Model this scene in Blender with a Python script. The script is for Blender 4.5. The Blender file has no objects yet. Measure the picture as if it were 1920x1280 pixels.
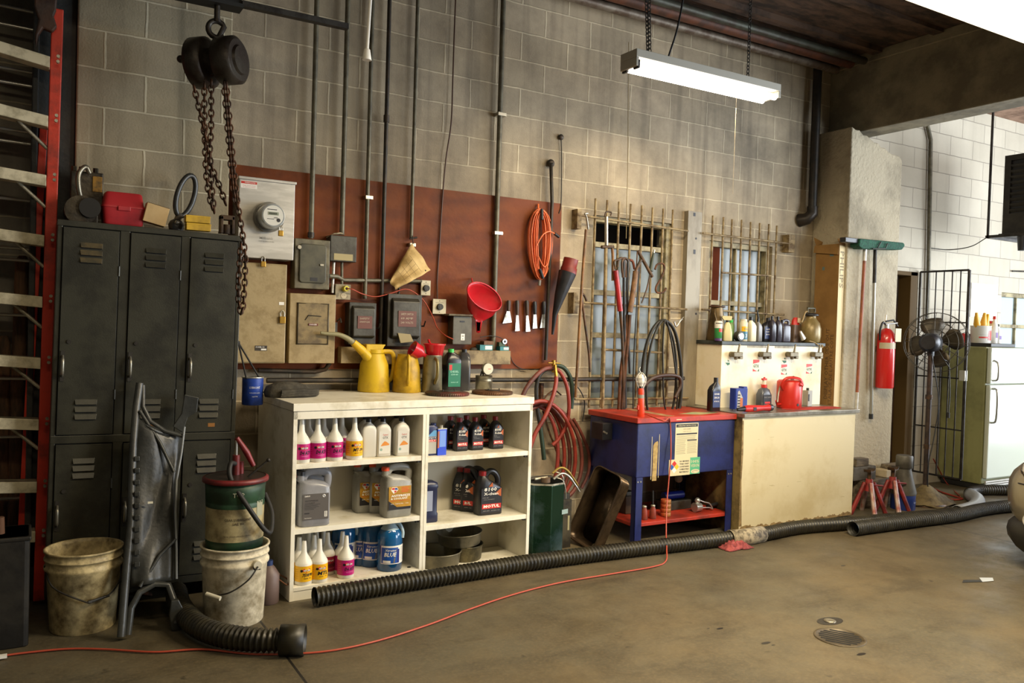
import bpy, math, random
from mathutils import Vector, Matrix
random.seed(7)
sc = bpy.context.scene
COL = sc.collection
PI = math.pi
# ---------------------------------------------------------------- camera solved from the photograph's vanishing lines
YAW, PITCH, ROLL, FPX = math.radians(30.52), math.radians(-1.257), math.radians(1.748), 1541.0
CAM = Vector((0, -5.1, 1.52))
FW = Vector((math.sin(YAW)*math.cos(PITCH), math.cos(YAW)*math.cos(PITCH), math.sin(PITCH)))
_rt = Vector((math.cos(YAW), -math.sin(YAW), 0)); _up = _rt.cross(FW)
RT = _rt*math.cos(ROLL) + _up*math.sin(ROLL); UP = RT.cross(FW)
def ray(u, v): return RT*((u-960)/FPX) + UP*(-(v-640)/FPX) + FW
def PY(u, v, y): r = ray(u, v); return CAM + r*((y-CAM.y)/r.y)
def PZ(u, v, z=0.0): r = ray(u, v); return CAM + r*((z-CAM.z)/r.z)
def PX(u, v, x): r = ray(u, v); return CAM + r*((x-CAM.x)/r.x)
def mpp(p): return (Vector(p)-CAM).dot(FW)/FPX          # metres per pixel at p
# ---------------------------------------------------------------- materials
def lin(h):
    h = h.lstrip('#'); o = []
    for i in (0, 2, 4):
        c = int(h[i:i+2], 16)/255
        o.append(c/12.92 if c <= .04045 else ((c+.055)/1.055)**2.4)
    return (*o, 1)
MATS = {}
def mat(name, col, rough=.5, metal=0, col2=None, scale=8, amount=.5, bump=0, bscale=60, spec=None, stretch=None, sharp=None, emit=0, alpha=None, trans=0, coat=0):
    """principled surface; col2 mottles over col through object-space noise (wear, dirt)"""
    if name in MATS: return MATS[name]
    m = bpy.data.materials.new(name); MATS[name] = m; m.use_nodes = True
    nt = m.node_tree; N = nt.nodes; L = nt.links; b = N['Principled BSDF']
    b.inputs['Base Color'].default_value = lin(col)
    b.inputs['Roughness'].default_value = rough; b.inputs['Metallic'].default_value = metal
    if spec is not None: b.inputs['Specular IOR Level'].default_value = spec
    if trans: b.inputs['Transmission Weight'].default_value = trans
    if coat: b.inputs['Coat Weight'].default_value = coat
    if emit: b.inputs['Emission Color'].default_value = lin(col); b.inputs['Emission Strength'].default_value = emit
    if alpha is not None: b.inputs['Alpha'].default_value = alpha
    if col2 or bump:
        tc = N.new('ShaderNodeTexCoord'); mp = N.new('ShaderNodeMapping')
        L.new(tc.outputs['Object'], mp.inputs['Vector'])
        if stretch: mp.inputs['Scale'].default_value = stretch
    if col2:
        n = N.new('ShaderNodeTexNoise'); n.inputs['Scale'].default_value = scale; n.inputs['Detail'].default_value = 6; n.inputs['Roughness'].default_value = .65
        L.new(mp.outputs[0], n.inputs['Vector'])
        r = N.new('ShaderNodeValToRGB'); w = sharp or .18; c = 1-amount
        r.color_ramp.elements[0].position = max(0, .3+.4*c-w/2); r.color_ramp.elements[1].position = min(1, .3+.4*c+w/2)
        L.new(n.outputs['Fac'], r.inputs['Fac'])
        x = N.new('ShaderNodeMix'); x.data_type = 'RGBA'
        x.inputs['A'].default_value = lin(col); x.inputs['B'].default_value = lin(col2)
        L.new(r.outputs['Color'], x.inputs['Factor']); L.new(x.outputs['Result'], b.inputs['Base Color'])
    if bump:
        n2 = N.new('ShaderNodeTexNoise'); n2.inputs['Scale'].default_value = bscale; n2.inputs['Detail'].default_value = 3
        L.new(mp.outputs[0], n2.inputs['Vector'])
        bp = N.new('ShaderNodeBump'); bp.inputs['Strength'].default_value = bump; bp.inputs['Distance'].default_value = .01
        L.new(n2.outputs['Fac'], bp.inputs['Height']); L.new(bp.outputs['Normal'], b.inputs['Normal'])
    return m
# ---------------------------------------------------------------- mesh builder
_txt = {}
def glyphs(s, bold=.012):
    k = (s, bold)
    if k not in _txt:
        c = bpy.data.curves.new('t', 'FONT'); c.body = s; c.size = 1; c.resolution_u = 1; c.offset = bold
        c.align_x = 'LEFT'; o = bpy.data.objects.new('t', c)
        me = bpy.data.meshes.new_from_object(o)
        vs = [tuple(v.co) for v in me.vertices]; fs = [tuple(p.vertices) for p in me.polygons]
        bpy.data.objects.remove(o); bpy.data.curves.remove(c); bpy.data.meshes.remove(me)
        if vs:
            x0 = min(v[0] for v in vs); x1 = max(v[0] for v in vs); y0 = min(v[1] for v in vs); y1 = max(v[1] for v in vs)
        else: x0 = y0 = 0; x1 = y1 = 1
        _txt[k] = (vs, fs, x0, x1, y0, y1)
    return _txt[k]
class MB:
    def __init__(s, m=None): s.v = []; s.f = []; s.mi = []; s.ms = []; s.M = None; s.c = 0; s.sm = []; s.smooth = True
    def use(s, m):
        if m not in s.ms: s.ms.append(m)
        s.c = s.ms.index(m); return s
    def add(s, vs, fs, smooth=None):
        n = len(s.v)
        s.v += [tuple(s.M @ Vector(p)) if s.M else tuple(p) for p in vs]
        s.f += [tuple(i+n for i in f) for f in fs]; s.mi += [s.c]*len(fs)
        s.sm += [s.smooth if smooth is None else smooth]*len(fs); return s
    def bx(s, x0, x1, y0, y1, z0, z1):
        if x0 > x1: x0, x1 = x1, x0
        if y0 > y1: y0, y1 = y1, y0
        if z0 > z1: z0, z1 = z1, z0
        return s.add([(x0,y0,z0),(x1,y0,z0),(x1,y1,z0),(x0,y1,z0),(x0,y0,z1),(x1,y0,z1),(x1,y1,z1),(x0,y1,z1)],
                     [(0,3,2,1),(4,5,6,7),(0,1,5,4),(1,2,6,5),(2,3,7,6),(3,0,4,7)], False)
    def rbx(s, x0, x1, y0, y1, z0, z1, r=.01, n=3):
        """box whose vertical edges are rounded"""
        cs = [(x1-r, y0+r, -90), (x1-r, y1-r, 0), (x0+r, y1-r, 90), (x0+r, y0+r, 180)]; pts = []
        for cx, cy, a in cs:
            for i in range(n+1):
                t = math.radians(a+90*i/n); pts.append((cx+r*math.cos(t), cy+r*math.sin(t)))
        return s.prism(pts, z0, z1)
    def prism(s, pts, a, b, ax='z'):
        """extrude the 2D polygon pts between a and b along axis ax; pts are (x,y) for z, (x,z) for y, (y,z) for x"""
        mk = {'z': lambda p, t: (p[0], p[1], t), 'y': lambda p, t: (p[0], t, p[1]), 'x': lambda p, t: (t, p[0], p[1])}[ax]
        n = len(pts)
        A = sum(pts[i][0]*pts[(i+1)%n][1]-pts[(i+1)%n][0]*pts[i][1] for i in range(n))
        if A < 0: pts = pts[::-1]
        if ax == 'y': pts = pts[::-1]
        if a > b: a, b = b, a
        vs = [mk(p, a) for p in pts]+[mk(p, b) for p in pts]
        fs = [tuple(range(n))[::-1], tuple(range(n, 2*n))]+[(i, (i+1)%n, n+(i+1)%n, n+i) for i in range(n)]
        return s.add(vs, fs, False)
    def tube(s, pts, r, n=8, caps=True, closed=False, flat=1.0):
        P = [Vector(p) for p in pts]; m = len(P); rr = r if isinstance(r, (list, tuple)) else [r]*m
        T = []
        for i in range(m):
            a = P[(i-1) % m] if closed or i > 0 else P[i]; b = P[(i+1) % m] if closed or i < m-1 else P[i]
            d = b-a; T.append(d.normalized() if d.length > 1e-9 else Vector((0, 0, 1)))
        up = Vector((0, 0, 1)) if abs(T[0].z) < .9 else Vector((0, 1, 0))
        nn = (up-T[0]*up.dot(T[0])).normalized(); vs = []
        for i in range(m):
            if i: nn = nn-T[i]*nn.dot(T[i]); nn = nn.normalized() if nn.length > 1e-6 else Vector((1, 0, 0))
            bb = T[i].cross(nn)
            for k in range(n):
                a = 2*PI*k/n; vs.append(P[i]+nn*(math.cos(a)*rr[i]*flat)+bb*(math.sin(a)*rr[i]))
        fs = []
        for i in range(m if closed else m-1):
            j = (i+1) % m
            for k in range(n): fs.append((i*n+k, i*n+(k+1)%n, j*n+(k+1)%n, j*n+k))
        s.add(vs, fs)
        if caps and not closed:
            s.add(vs[:n], [tuple(range(n))[::-1]], False); s.add(vs[-n:], [tuple(range(n))], False)
        return s
    def cyl(s, a, b, r, n=16, r2=None):
        return s.tube([a, b], [r, r if r2 is None else r2], n)
    def loft(s, secs, n=24, capb=True, capt=True):
        """secs: (z, half_x, half_y, exponent, cx, cy)"""
        vs = []; fs = []
        for q in secs:
            z, hx, hy = q[:3]; e = q[3] if len(q) > 3 else 2; cx = q[4] if len(q) > 4 else 0; cy = q[5] if len(q) > 5 else 0
            for k in range(n):
                a = 2*PI*k/n+PI/n; c, si = math.cos(a), math.sin(a)
                vs.append((cx+hx*math.copysign(abs(c)**(2/e), c), cy+hy*math.copysign(abs(si)**(2/e), si), z))
        for i in range(len(secs)-1):
            for k in range(n): fs.append((i*n+k, i*n+(k+1)%n, (i+1)*n+(k+1)%n, (i+1)*n+k))
        s.add(vs, fs)
        if capb: s.add(vs[:n], [tuple(range(n))[::-1]], False)
        if capt: s.add(vs[-n:], [tuple(range(n))], False)
        return s
    def lathe(s, prof, n=24, capb=True, capt=True, c=(0, 0)):
        return s.loft([(z, r, r, 2, c[0], c[1]) for r, z in prof], n, capb, capt)
    def band(s, r, z0, z1, a0, a1, n=14, c=(0, 0)):
        """label strip wrapped on a round body; angle 0 faces -Y"""
        vs = []; fs = []
        for i in range(n+1):
            a = a0+(a1-a0)*i/n
            vs += [(c[0]+r*math.sin(a), c[1]-r*math.cos(a), z0), (c[0]+r*math.sin(a), c[1]-r*math.cos(a), z1)]
        for i in range(n): fs.append((2*i, 2*i+2, 2*i+3, 2*i+1))
        return s.add(vs, fs)
    def text(s, t, h, fn, w=None, bold=.012, shear=0, align='c'):
        vs, fs, x0, x1, y0, y1 = glyphs(t, bold)
        k = h/max(y1-y0, .3); kx = (w/(x1-x0)) if w else k
        W = (x1-x0)*kx; ox = {'c': -W/2, 'l': 0, 'r': -W}[align]
        return s.add([fn((v[0]-x0)*kx+ox+shear*(v[1]-y0)*k, (v[1]-y0)*k-h/2) for v in vs], fs, False)
    def ftext(s, t, h, x, z, y, w=None, **k):            # flat lettering facing -Y
        return s.text(t, h, lambda a, b: (x+a, y, z+b), w, **k)
    def ctext(s, t, h, r, a0, z, w=None, c=(0, 0), **k): # lettering wrapped on a round body
        return s.text(t, h, lambda a, b: (c[0]+r*math.sin(a0+a/r), c[1]-r*math.cos(a0+a/r), z+b), w, **k)
    def quad(s, a, b, c, d): return s.add([a, b, c, d], [(0, 1, 2, 3)], False)
    def sphere(s, c, r, n=14, m=8, sx=1, sy=1, sz=1):
        pr = [(max(1e-4, math.sin(PI*i/m)), -math.cos(PI*i/m)) for i in range(m+1)]
        return s.loft([(c[2]+z*r*sz, r*q*sx, r*q*sy, 2, c[0], c[1]) for q, z in pr], n)
    def build(s, name, parent=None, world=False, bevel=0, seg=2, sub=0, solid=0, loc=None):
        me = bpy.data.meshes.new(name)
        off = Vector((0, 0, 0))
        if world and parent is not None:
            r = parent
            while r.parent: r = r.parent
            off = r.location.copy()
            inv = (Matrix.Translation(r.location) @ r.rotation_euler.to_matrix().to_4x4()).inverted()
            s.v = [tuple(inv @ Vector(p)) for p in s.v]
        elif loc is not None and world: s.v = [tuple(Vector(p)-Vector(loc)) for p in s.v]
        me.from_pydata(s.v, [], s.f)
        for m in (s.ms or [mat('plain_grey', '888888')]): me.materials.append(m)
        me.polygons.foreach_set('material_index', s.mi); me.polygons.foreach_set('use_smooth', s.sm); me.update()
        o = bpy.data.objects.new(name, me); COL.objects.link(o)
        if parent is not None: o.parent = parent
        if loc is not None: o.location = loc
        if sub: q = o.modifiers.new('sub', 'SUBSURF'); q.levels = q.render_levels = sub
        if solid: q = o.modifiers.new('solid', 'SOLIDIFY'); q.thickness = solid; q.offset = 0
        if bevel: q = o.modifiers.new('bevel', 'BEVEL'); q.width = bevel; q.segments = seg; q.limit_method = 'ANGLE'; q.angle_limit = .7
        return o
def U(m): return MB().use(m)
def tag(o, label, cat, group=None, kind=None):
    if label: o['label'] = label
    if cat: o['category'] = cat
    if group: o['group'] = group
    if kind: o['kind'] = kind
    return o
def thing(name, label, cat, loc, group=None, rz=0, ry=0, rx=0):
    o = bpy.data.objects.new(name, None); COL.objects.link(o); o.empty_display_size = .05
    o.location = loc; o.rotation_euler = (rx, ry, rz); return tag(o, label, cat, group)
def solo(mb, name, label, cat, loc=(0, 0, 0), world=False, group=None, rz=0, rx=0, ry=0, **k):
    o = mb.build(name, None, world=world, loc=loc, **k); o.rotation_euler = (rx, ry, rz)
    return tag(o, label, cat, group)
def struct(mb, name, **k): return tag(mb.build(name, **k), None, None, None, 'structure')
def kids(o): return [c for c in bpy.data.objects if c.parent == o]
def dup(o, loc, label=None, group=None, rz=None, s=None, parent=None):
    c = o.copy(); COL.objects.link(c)
    if parent is None:
        c.location = loc
        if label: c['label'] = label
        if group: c['group'] = group
        if rz is not None: c.rotation_euler.z = rz
        if s: c.scale = (s, s, s) if not isinstance(s, tuple) else s
    else: c.parent = parent
    for k in kids(o): dup(k, None, parent=c)
    return c
def curve(pts, n=8, closed=False):
    """Catmull-Rom through pts"""
    P = [Vector(p) for p in pts]; m = len(P); out = []
    rng = range(m if closed else m-1)
    for i in rng:
        p0 = P[(i-1) % m] if closed or i > 0 else P[i]*2-P[i+1]; p1 = P[i]; p2 = P[(i+1) % m]
        p3 = P[(i+2) % m] if closed or i+2 < m else P[i+1]*2-P[i]
        for k in range(n):
            t = k/n; out.append(.5*((2*p1)+(p2-p0)*t+(2*p0-5*p1+4*p2-p3)*t*t+(3*p1-p0-3*p2+p3)*t**3))
    if not closed: out.append(P[-1])
    return out
def resample(pts, step):
    out = [pts[0]]; acc = 0
    for a, b in zip(pts, pts[1:]):
        d = (b-a).length; t = 0
        while acc+d-t >= step:
            t += step-acc; acc = 0; out.append(a.lerp(b, t/d))
        acc += d-t
    return out
def hose(mb, pts, r, pitch=.022):
    P = resample(curve(pts, 10), pitch/4); rr = [(r, r*.98, r*.8, r*.82)[i % 4] for i in range(len(P))]
    return mb.tube(P, rr, 14, caps=False)
def chain(mb, pts, L=.042, r=.0045):
    P = resample(curve(pts, 6), L*.72)
    for i in range(len(P)-1):
        a, b = P[i], P[i+1]; t = (b-a).normalized(); c = (a+b)/2
        s = Vector((1, 0, .01)) if i % 2 else Vector((0, 1, .01)); s = (s-t*s.dot(t)).normalized(); q = []
        for k in range(10):
            an = 2*PI*k/10; q.append(c+t*(math.cos(an)*L*.5)+s*(math.sin(an)*L*.3))
        mb.tube(q, r, 5, closed=True)
    return mb
# ================================================================ camera, world, lights
cd = bpy.data.cameras.new('camera'); cam = bpy.data.objects.new('camera', cd); COL.objects.link(cam)
cd.sensor_width = 36; cd.lens = FPX/1920*36; cd.clip_end = 100
cam.matrix_world = Matrix.Translation(CAM) @ Matrix((RT, UP, -FW)).transposed().to_4x4()
sc.camera = cam
sc.view_settings.view_transform = 'Standard'; sc.view_settings.look = 'None'; sc.view_settings.gamma = 1
sc.view_settings.exposure = EXPOSURE = 0.2
w = bpy.data.worlds.new('sky'); sc.world = w; w.use_nodes = True
w.node_tree.nodes['Background'].inputs[0].default_value = (.62, .8, 1, 1); w.node_tree.nodes['Background'].inputs[1].default_value = 1.1
def area(name, loc, rot, sx, sy, power, col, spread=PI):
    l = bpy.data.lights.new(name, 'AREA'); l.shape = 'RECTANGLE'; l.size = sx; l.size_y = sy; l.energy = power; l.color = col; l.spread = spread
    o = bpy.data.objects.new(name, l); COL.objects.link(o); o.location = loc; o.rotation_euler = rot; return o
# daylight through the open garage doors (right wall and front wall)
area('daylight_right_door', (11.3, -4.3, 1.75), (0, math.radians(90), 0), 3.2, 4.6, 620, (.86, .93, 1.0))
area('daylight_front_door', (9.2, -8.3, 1.75), (math.radians(90), 0, 0), 3.6, 3.2, 420, (.86, .93, 1.0))
# fluorescent tubes over the bays, the two in frame are modelled below, a third, assumed lamp is added out of frame on the left
WARM = (1.0, .83, .56)
area('tube_light_near', (3.62, -3.02, 2.86), (0, 0, 0), 2.35, .2, 190, WARM)
area('tube_light_wall', (3.81, -1.02, 3.05), (0, 0, 0), 1.15, .14, 24, WARM)
area('added_light_left', (.6, -3.6, 3.5), (math.radians(12), math.radians(6), 0), 2.35, .2, 24, WARM)
# ================================================================ surface materials
def block_material(name, c1, c2, mortar, dirt, dark=.5, bumpk=.5, off=.19, drips=1.0, ms=.007):
    m = bpy.data.materials.new(name); MATS[name] = m; m.use_nodes = True; nt = m.node_tree; N = nt.nodes; L = nt.links; b = N['Principled BSDF']
    geo = N.new('ShaderNodeNewGeometry'); sp = N.new('ShaderNodeSeparateXYZ'); L.new(geo.outputs['Position'], sp.inputs[0])
    cb = N.new('ShaderNodeCombineXYZ'); ad = N.new('ShaderNodeMath'); ad.operation = 'ADD'
    L.new(sp.outputs['X'], ad.inputs[0]); L.new(sp.outputs['Y'], ad.inputs[1]); L.new(ad.outputs[0], cb.inputs['X']); L.new(sp.outputs['Z'], cb.inputs['Y'])
    wv = N.new('ShaderNodeTexNoise'); wv.inputs['Scale'].default_value = 9; wv.inputs['Detail'].default_value = 3
    L.new(geo.outputs['Position'], wv.inputs['Vector'])
    wm = N.new('ShaderNodeVectorMath'); wm.operation = 'SCALE'; wm.inputs[3].default_value = .012; L.new(wv.outputs['Color'], wm.inputs[0])
    wa = N.new('ShaderNodeVectorMath'); wa.operation = 'ADD'; L.new(cb.outputs[0], wa.inputs[0]); L.new(wm.outputs[0], wa.inputs[1])
    wo = N.new('ShaderNodeVectorMath'); wo.operation = 'ADD'; wo.inputs[1].default_value = (off-.006, -.006, 0); L.new(wa.outputs[0], wo.inputs[0])
    br = N.new('ShaderNodeTexBrick'); br.offset = .5; br.inputs['Scale'].default_value = 1
    br.inputs['Brick Width'].default_value = .4; br.inputs['Row Height'].default_value = .2; br.inputs['Mortar Size'].default_value = ms; br.inputs['Mortar Smooth'].default_value = .5; br.inputs['Bias'].default_value = 0
    br.inputs['Color1'].default_value = lin(c1); br.inputs['Color2'].default_value = lin(c2); br.inputs['Mortar'].default_value = lin(mortar)
    L.new(wo.outputs[0], br.inputs['Vector'])
    # grime clouds
    n = N.new('ShaderNodeTexNoise'); n.inputs['Scale'].default_value = 1.1; n.inputs['Detail'].default_value = 9; n.inputs['Roughness'].default_value = .7; L.new(geo.outputs['Position'], n.inputs['Vector'])
    r = N.new('ShaderNodeValToRGB'); r.color_ramp.elements[0].position = .42; r.color_ramp.elements[1].position = .72; L.new(n.outputs['Fac'], r.inputs[0])
    f = N.new('ShaderNodeMath'); f.operation = 'MULTIPLY'; f.inputs[1].default_value = dark; L.new(r.outputs[0], f.inputs[0])
    x = N.new('ShaderNodeMix'); x.data_type = 'RGBA'; x.inputs['B'].default_value = lin(dirt); L.new(f.outputs[0], x.inputs['Factor']); L.new(br.outputs['Color'], x.inputs['A'])
    # vertical drips
    mp = N.new('ShaderNodeMapping'); mp.inputs['Scale'].default_value = (9, 9, .55); L.new(geo.outputs['Position'], mp.inputs[0])
    d = N.new('ShaderNodeTexNoise'); d.inputs['Scale'].default_value = 1; d.inputs['Detail'].default_value = 6; L.new(mp.outputs[0], d.inputs['Vector'])
    dr = N.new('ShaderNodeValToRGB'); dr.color_ramp.elements[0].position = .5; dr.color_ramp.elements[1].position = .72; L.new(d.outputs['Fac'], dr.inputs[0])
    dm = N.new('ShaderNodeMath'); dm.operation = 'MULTIPLY'; dm.inputs[1].default_value = .5*drips; L.new(dr.outputs[0], dm.inputs[0])
    y = N.new('ShaderNodeMix'); y.data_type = 'RGBA'; y.inputs['B'].default_value = lin(dirt); L.new(dm.outputs[0], y.inputs['Factor']); L.new(x.outputs['Result'], y.inputs['A'])
    # pale mineral runs
    mp2 = N.new('ShaderNodeMapping'); mp2.inputs['Scale'].default_value = (22, 22, .8); mp2.inputs['Location'].default_value = (3, 1, 7); L.new(geo.outputs['Position'], mp2.inputs[0])
    d2 = N.new('ShaderNodeTexNoise'); d2.inputs['Scale'].default_value = 1; d2.inputs['Detail'].default_value = 4; L.new(mp2.outputs[0], d2.inputs['Vector'])
    dr2 = N.new('ShaderNodeValToRGB'); dr2.color_ramp.elements[0].position = .66; dr2.color_ramp.elements[1].position = .78; L.new(d2.outputs['Fac'], dr2.inputs[0])
    dm2 = N.new('ShaderNodeMath'); dm2.operation = 'MULTIPLY'; dm2.inputs[1].default_value = .55*drips; L.new(dr2.outputs[0], dm2.inputs[0])
    z = N.new('ShaderNodeMix'); z.data_type = 'RGBA'; z.inputs['B'].default_value = lin(mortar); L.new(dm2.outputs[0], z.inputs['Factor']); L.new(y.outputs['Result'], z.inputs['A'])
    L.new(z.outputs['Result'], b.inputs['Base Color']); b.inputs['Roughness'].default_value = .85
    fn = N.new('ShaderNodeTexNoise'); fn.inputs['Scale'].default_value = 90; fn.inputs['Detail'].default_value = 4; L.new(geo.outputs['Position'], fn.inputs['Vector'])
    h = N.new('ShaderNodeMath'); h.operation = 'MULTIPLY_ADD'; h.inputs[1].default_value = .28; L.new(fn.outputs['Fac'], h.inputs[0])
    iv = N.new('ShaderNodeMath'); iv.operation = 'MULTIPLY'; iv.inputs[1].default_value = .6; L.new(br.outputs['Fac'], iv.inputs[0]); L.new(iv.outputs[0], h.inputs[2])
    bp = N.new('ShaderNodeBump'); bp.inputs['Strength'].default_value = bumpk; bp.inputs['Distance'].default_value = .012; L.new(h.outputs[0], bp.inputs['Height']); L.new(bp.outputs[0], b.inputs['Normal'])
    return m
WALL = block_material('painted_block', 'B2A288', 'A3957C', 'CFC0A2', '4A4238', .75, .6)
PIL = block_material('plain_block', 'A89B7E', '9C9078', 'C9BEA2', '55503F', .5, .6, off=.07)
RWALL = block_material('pale_wall_block', 'C2BAA8', 'B6AE9C', '8F887B', '8C8474', .3, .4, drips=.3, ms=.005)  # paler block colour for the right-hand walls
DARKW = block_material('dark_grey_block', '78756A', '6A675C', '938D78', '26251F', .7, .6, drips=.6)  # darker block colour for the left end walls
PLASTER = mat('rough_plaster', 'ADA28A', .9, col2='8B826E', scale=2.2, amount=.3, bump=1.0, bscale=38)
BEAMC = mat('concrete_beam', '898069', .85, col2='6C6452', scale=3, amount=.5, bump=.5, bscale=14)
CEIL = mat('old_boards', '5E4838', .85, col2='30251D', scale=3.5, amount=.5, bump=.9, bscale=7, stretch=(1, 2.5, 1))
CEIL2 = mat('pink_boards', '9A7C68', .85, col2='6E5342', scale=5, amount=.5)
def floor_material():
    m = bpy.data.materials.new('oily_concrete'); m.use_nodes = True; nt = m.node_tree; N = nt.nodes; L = nt.links; b = N['Principled BSDF']
    g = N.new('ShaderNodeNewGeometry'); col = None
    def noise(sc_, det, st=(1, 1, 1), loc=(0, 0, 0), ro=.65):
        mp = N.new('ShaderNodeMapping'); mp.inputs['Scale'].default_value = st; mp.inputs['Location'].default_value = loc; L.new(g.outputs['Position'], mp.inputs[0])
        n = N.new('ShaderNodeTexNoise'); n.inputs['Scale'].default_value = sc_; n.inputs['Detail'].default_value = det; n.inputs['Roughness'].default_value = ro; L.new(mp.outputs[0], n.inputs['Vector']); return n.outputs['Fac']
    def ramp(src, a, c, k=1):
        r = N.new('ShaderNodeMapRange'); r.inputs[1].default_value = a; r.inputs[2].default_value = c; r.inputs[4].default_value = k; L.new(src, r.inputs[0]); return r.outputs[0]
    def mix(fac, A, B):
        x = N.new('ShaderNodeMix'); x.data_type = 'RGBA'; L.new(fac, x.inputs['Factor'])
        for s, v in (('A', A), ('B', B)):
            if isinstance(v, str): x.inputs[s].default_value = lin(v)
            else: L.new(v, x.inputs[s])
        return x.outputs['Result']
    c = mix(ramp(noise(.7, 6), .38, .62), '62563F', '555041')
    c = mix(ramp(noise(2.4, 9, ro=.75), .42, .68, .7), c, '3A3224')
    c = mix(ramp(noise(1, 5, (.9, 3.2, 1), (3, 9, 0)), .55, .72, .6), c, '2E2920')
    c = mix(ramp(noise(9, 5, ro=.5, loc=(1, 2, 0)), .68, .75, .75), c, '2A251C')
    c = mix(ramp(noise(60, 3), .45, .75, .35), c, '7A6B4E')
    # saw-cut joints
    sp = N.new('ShaderNodeSeparateXYZ'); L.new(g.outputs['Position'], sp.inputs[0])
    j = None
    for X in (1.02, 6.36, -4.3):
        a = N.new('ShaderNodeMath'); a.operation = 'SUBTRACT'; a.inputs[1].default_value = X; L.new(sp.outputs['X'], a.inputs[0])
        q = N.new('ShaderNodeMath'); q.operation = 'ABSOLUTE'; L.new(a.outputs[0], q.inputs[0])
        t = N.new('ShaderNodeMath'); t.operation = 'LESS_THAN'; t.inputs[1].default_value = .006; L.new(q.outputs[0], t.inputs[0])
        if j is None: j = t.outputs[0]
        else:
            u = N.new('ShaderNodeMath'); u.operation = 'MAXIMUM'; L.new(j, u.inputs[0]); L.new(t.outputs[0], u.inputs[1]); j = u.outputs[0]
    c = mix(j, c, '221F1A')
    L.new(c, b.inputs['Base Color'])
    L.new(ramp(noise(3, 6, loc=(5, 5, 0)), .3, .7, 1), (rr := N.new('ShaderNodeMapRange')).inputs[0]); rr.inputs[3].default_value = .36; rr.inputs[4].default_value = .68
    L.new(rr.outputs[0], b.inputs['Roughness']); b.inputs['Specular IOR Level'].default_value = .42
    bp = N.new('ShaderNodeBump'); bp.inputs['Strength'].default_value = .22; bp.inputs['Distance'].default_value = .006; L.new(noise(14, 8, ro=.75), bp.inputs['Height']); L.new(bp.outputs[0], b.inputs['Normal'])
    return m
FLOOR = floor_material()
# ================================================================ shell
XL, XR, YF, ZC = -1.9, 11.5, -8.6, 3.985
struct(U(FLOOR).bx(XL-.2, XR+3, YF-3, .0, -.2, 0), 'floor')
T = .2
mb = U(WALL)
for x0, x1, z0, z1 in ((XL, 3.69, 0, ZC), (3.69, 4.49, 0, .91), (3.69, 4.49, 2.365, ZC), (4.49, 4.89, 0, ZC), (4.89, 5.64, 0, 1.15), (4.89, 5.64, 2.265, ZC), (5.64, 6.5, 0, ZC)):
    mb.bx(x0, x1, 0, T, z0, z1)
mb.use(RWALL)
for x0, x1, z0, z1 in ((6.5, 7.0, 0, ZC), (7.0, 7.73, 2.16, ZC), (7.73, 9.27, 0, ZC), (9.27, 10.5, 0, 1.1), (9.27, 10.5, 2.03, ZC), (10.5, XR, 0, ZC)):
    mb.bx(x0, x1, 0, T, z0, z1)
struct(mb, 'wall_back')
struct(U(PIL).bx(.2, .98, -.2, 0, 0, ZC), 'wall_pilaster', bevel=.008)
struct(U(DARKW).bx(XL-T, XL, YF, .2, 0, ZC), 'wall_left')
struct(U(DARKW).bx(XL, -.0, -.012, 0, 0, ZC), 'wall_left_recess')
mb = U(RWALL)
mb.bx(XR, XR+T, YF, -6.6, 0, ZC).bx(XR, XR+T, -2.0, .2, 0, ZC).bx(XR, XR+T, -6.6, -2.0, 3.35, ZC)
struct(mb, 'wall_right')
mb = U(mat('bounce_cut_block', '4A463C', .9))  # unseen front wall, coloured dark to cut bounced light
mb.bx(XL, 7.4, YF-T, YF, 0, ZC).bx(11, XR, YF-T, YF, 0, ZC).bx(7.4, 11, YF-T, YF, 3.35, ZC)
struct(mb, 'wall_front')
# concrete pier with rendered faces, sloping ragged top under the beam
mb = U(PLASTER); N_ = 14
tops = [(6.15+(6.87-6.15)*i/N_, 3.33-.2*(i/N_)+random.uniform(-.018, .018)) for i in range(N_+1)]
mb.prism([(6.15, 0)]+tops+[(6.87, 0)], -.38, 0, 'y')
struct(mb, 'wall_pier', bevel=.012)
struct(U(BEAMC).bx(6.315, 6.58, YF, -.0, 3.31, ZC).bx(6.29, 6.315, YF, 0, ZC-.09, ZC), 'trim_1', bevel=.008)
struct(U(CEIL).bx(XL, 6.32, YF, .2, ZC, ZC+.1).use(CEIL2).bx(6.57, XR, YF, .2, ZC-.06, ZC+.1), 'ceiling')
# ragged boards and scraps along the wall head
RUST = mat('rust', '6B4326', .8, .2, col2='33231A', scale=14, amount=.5, bump=.4, bscale=50)
STEEL_D = mat('dark_steel', '3B3833', .55, .5, col2='241F1A', scale=12, amount=.45)
mb = U(CEIL)
for i in range(26):
    x = 1.2+i*.19+random.uniform(-.05, .05); l = random.uniform(.15, .5)
    mb.bx(x, x+l, -random.uniform(.02, .07), 0, ZC-random.uniform(.02, .07), ZC)
for i in range(9):
    y = -.5-i*.55; mb.bx(1.0, 6.28, y-.05, y+.04, ZC-random.uniform(.02, .05), ZC)
struct(mb, 'trim_2')
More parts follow.
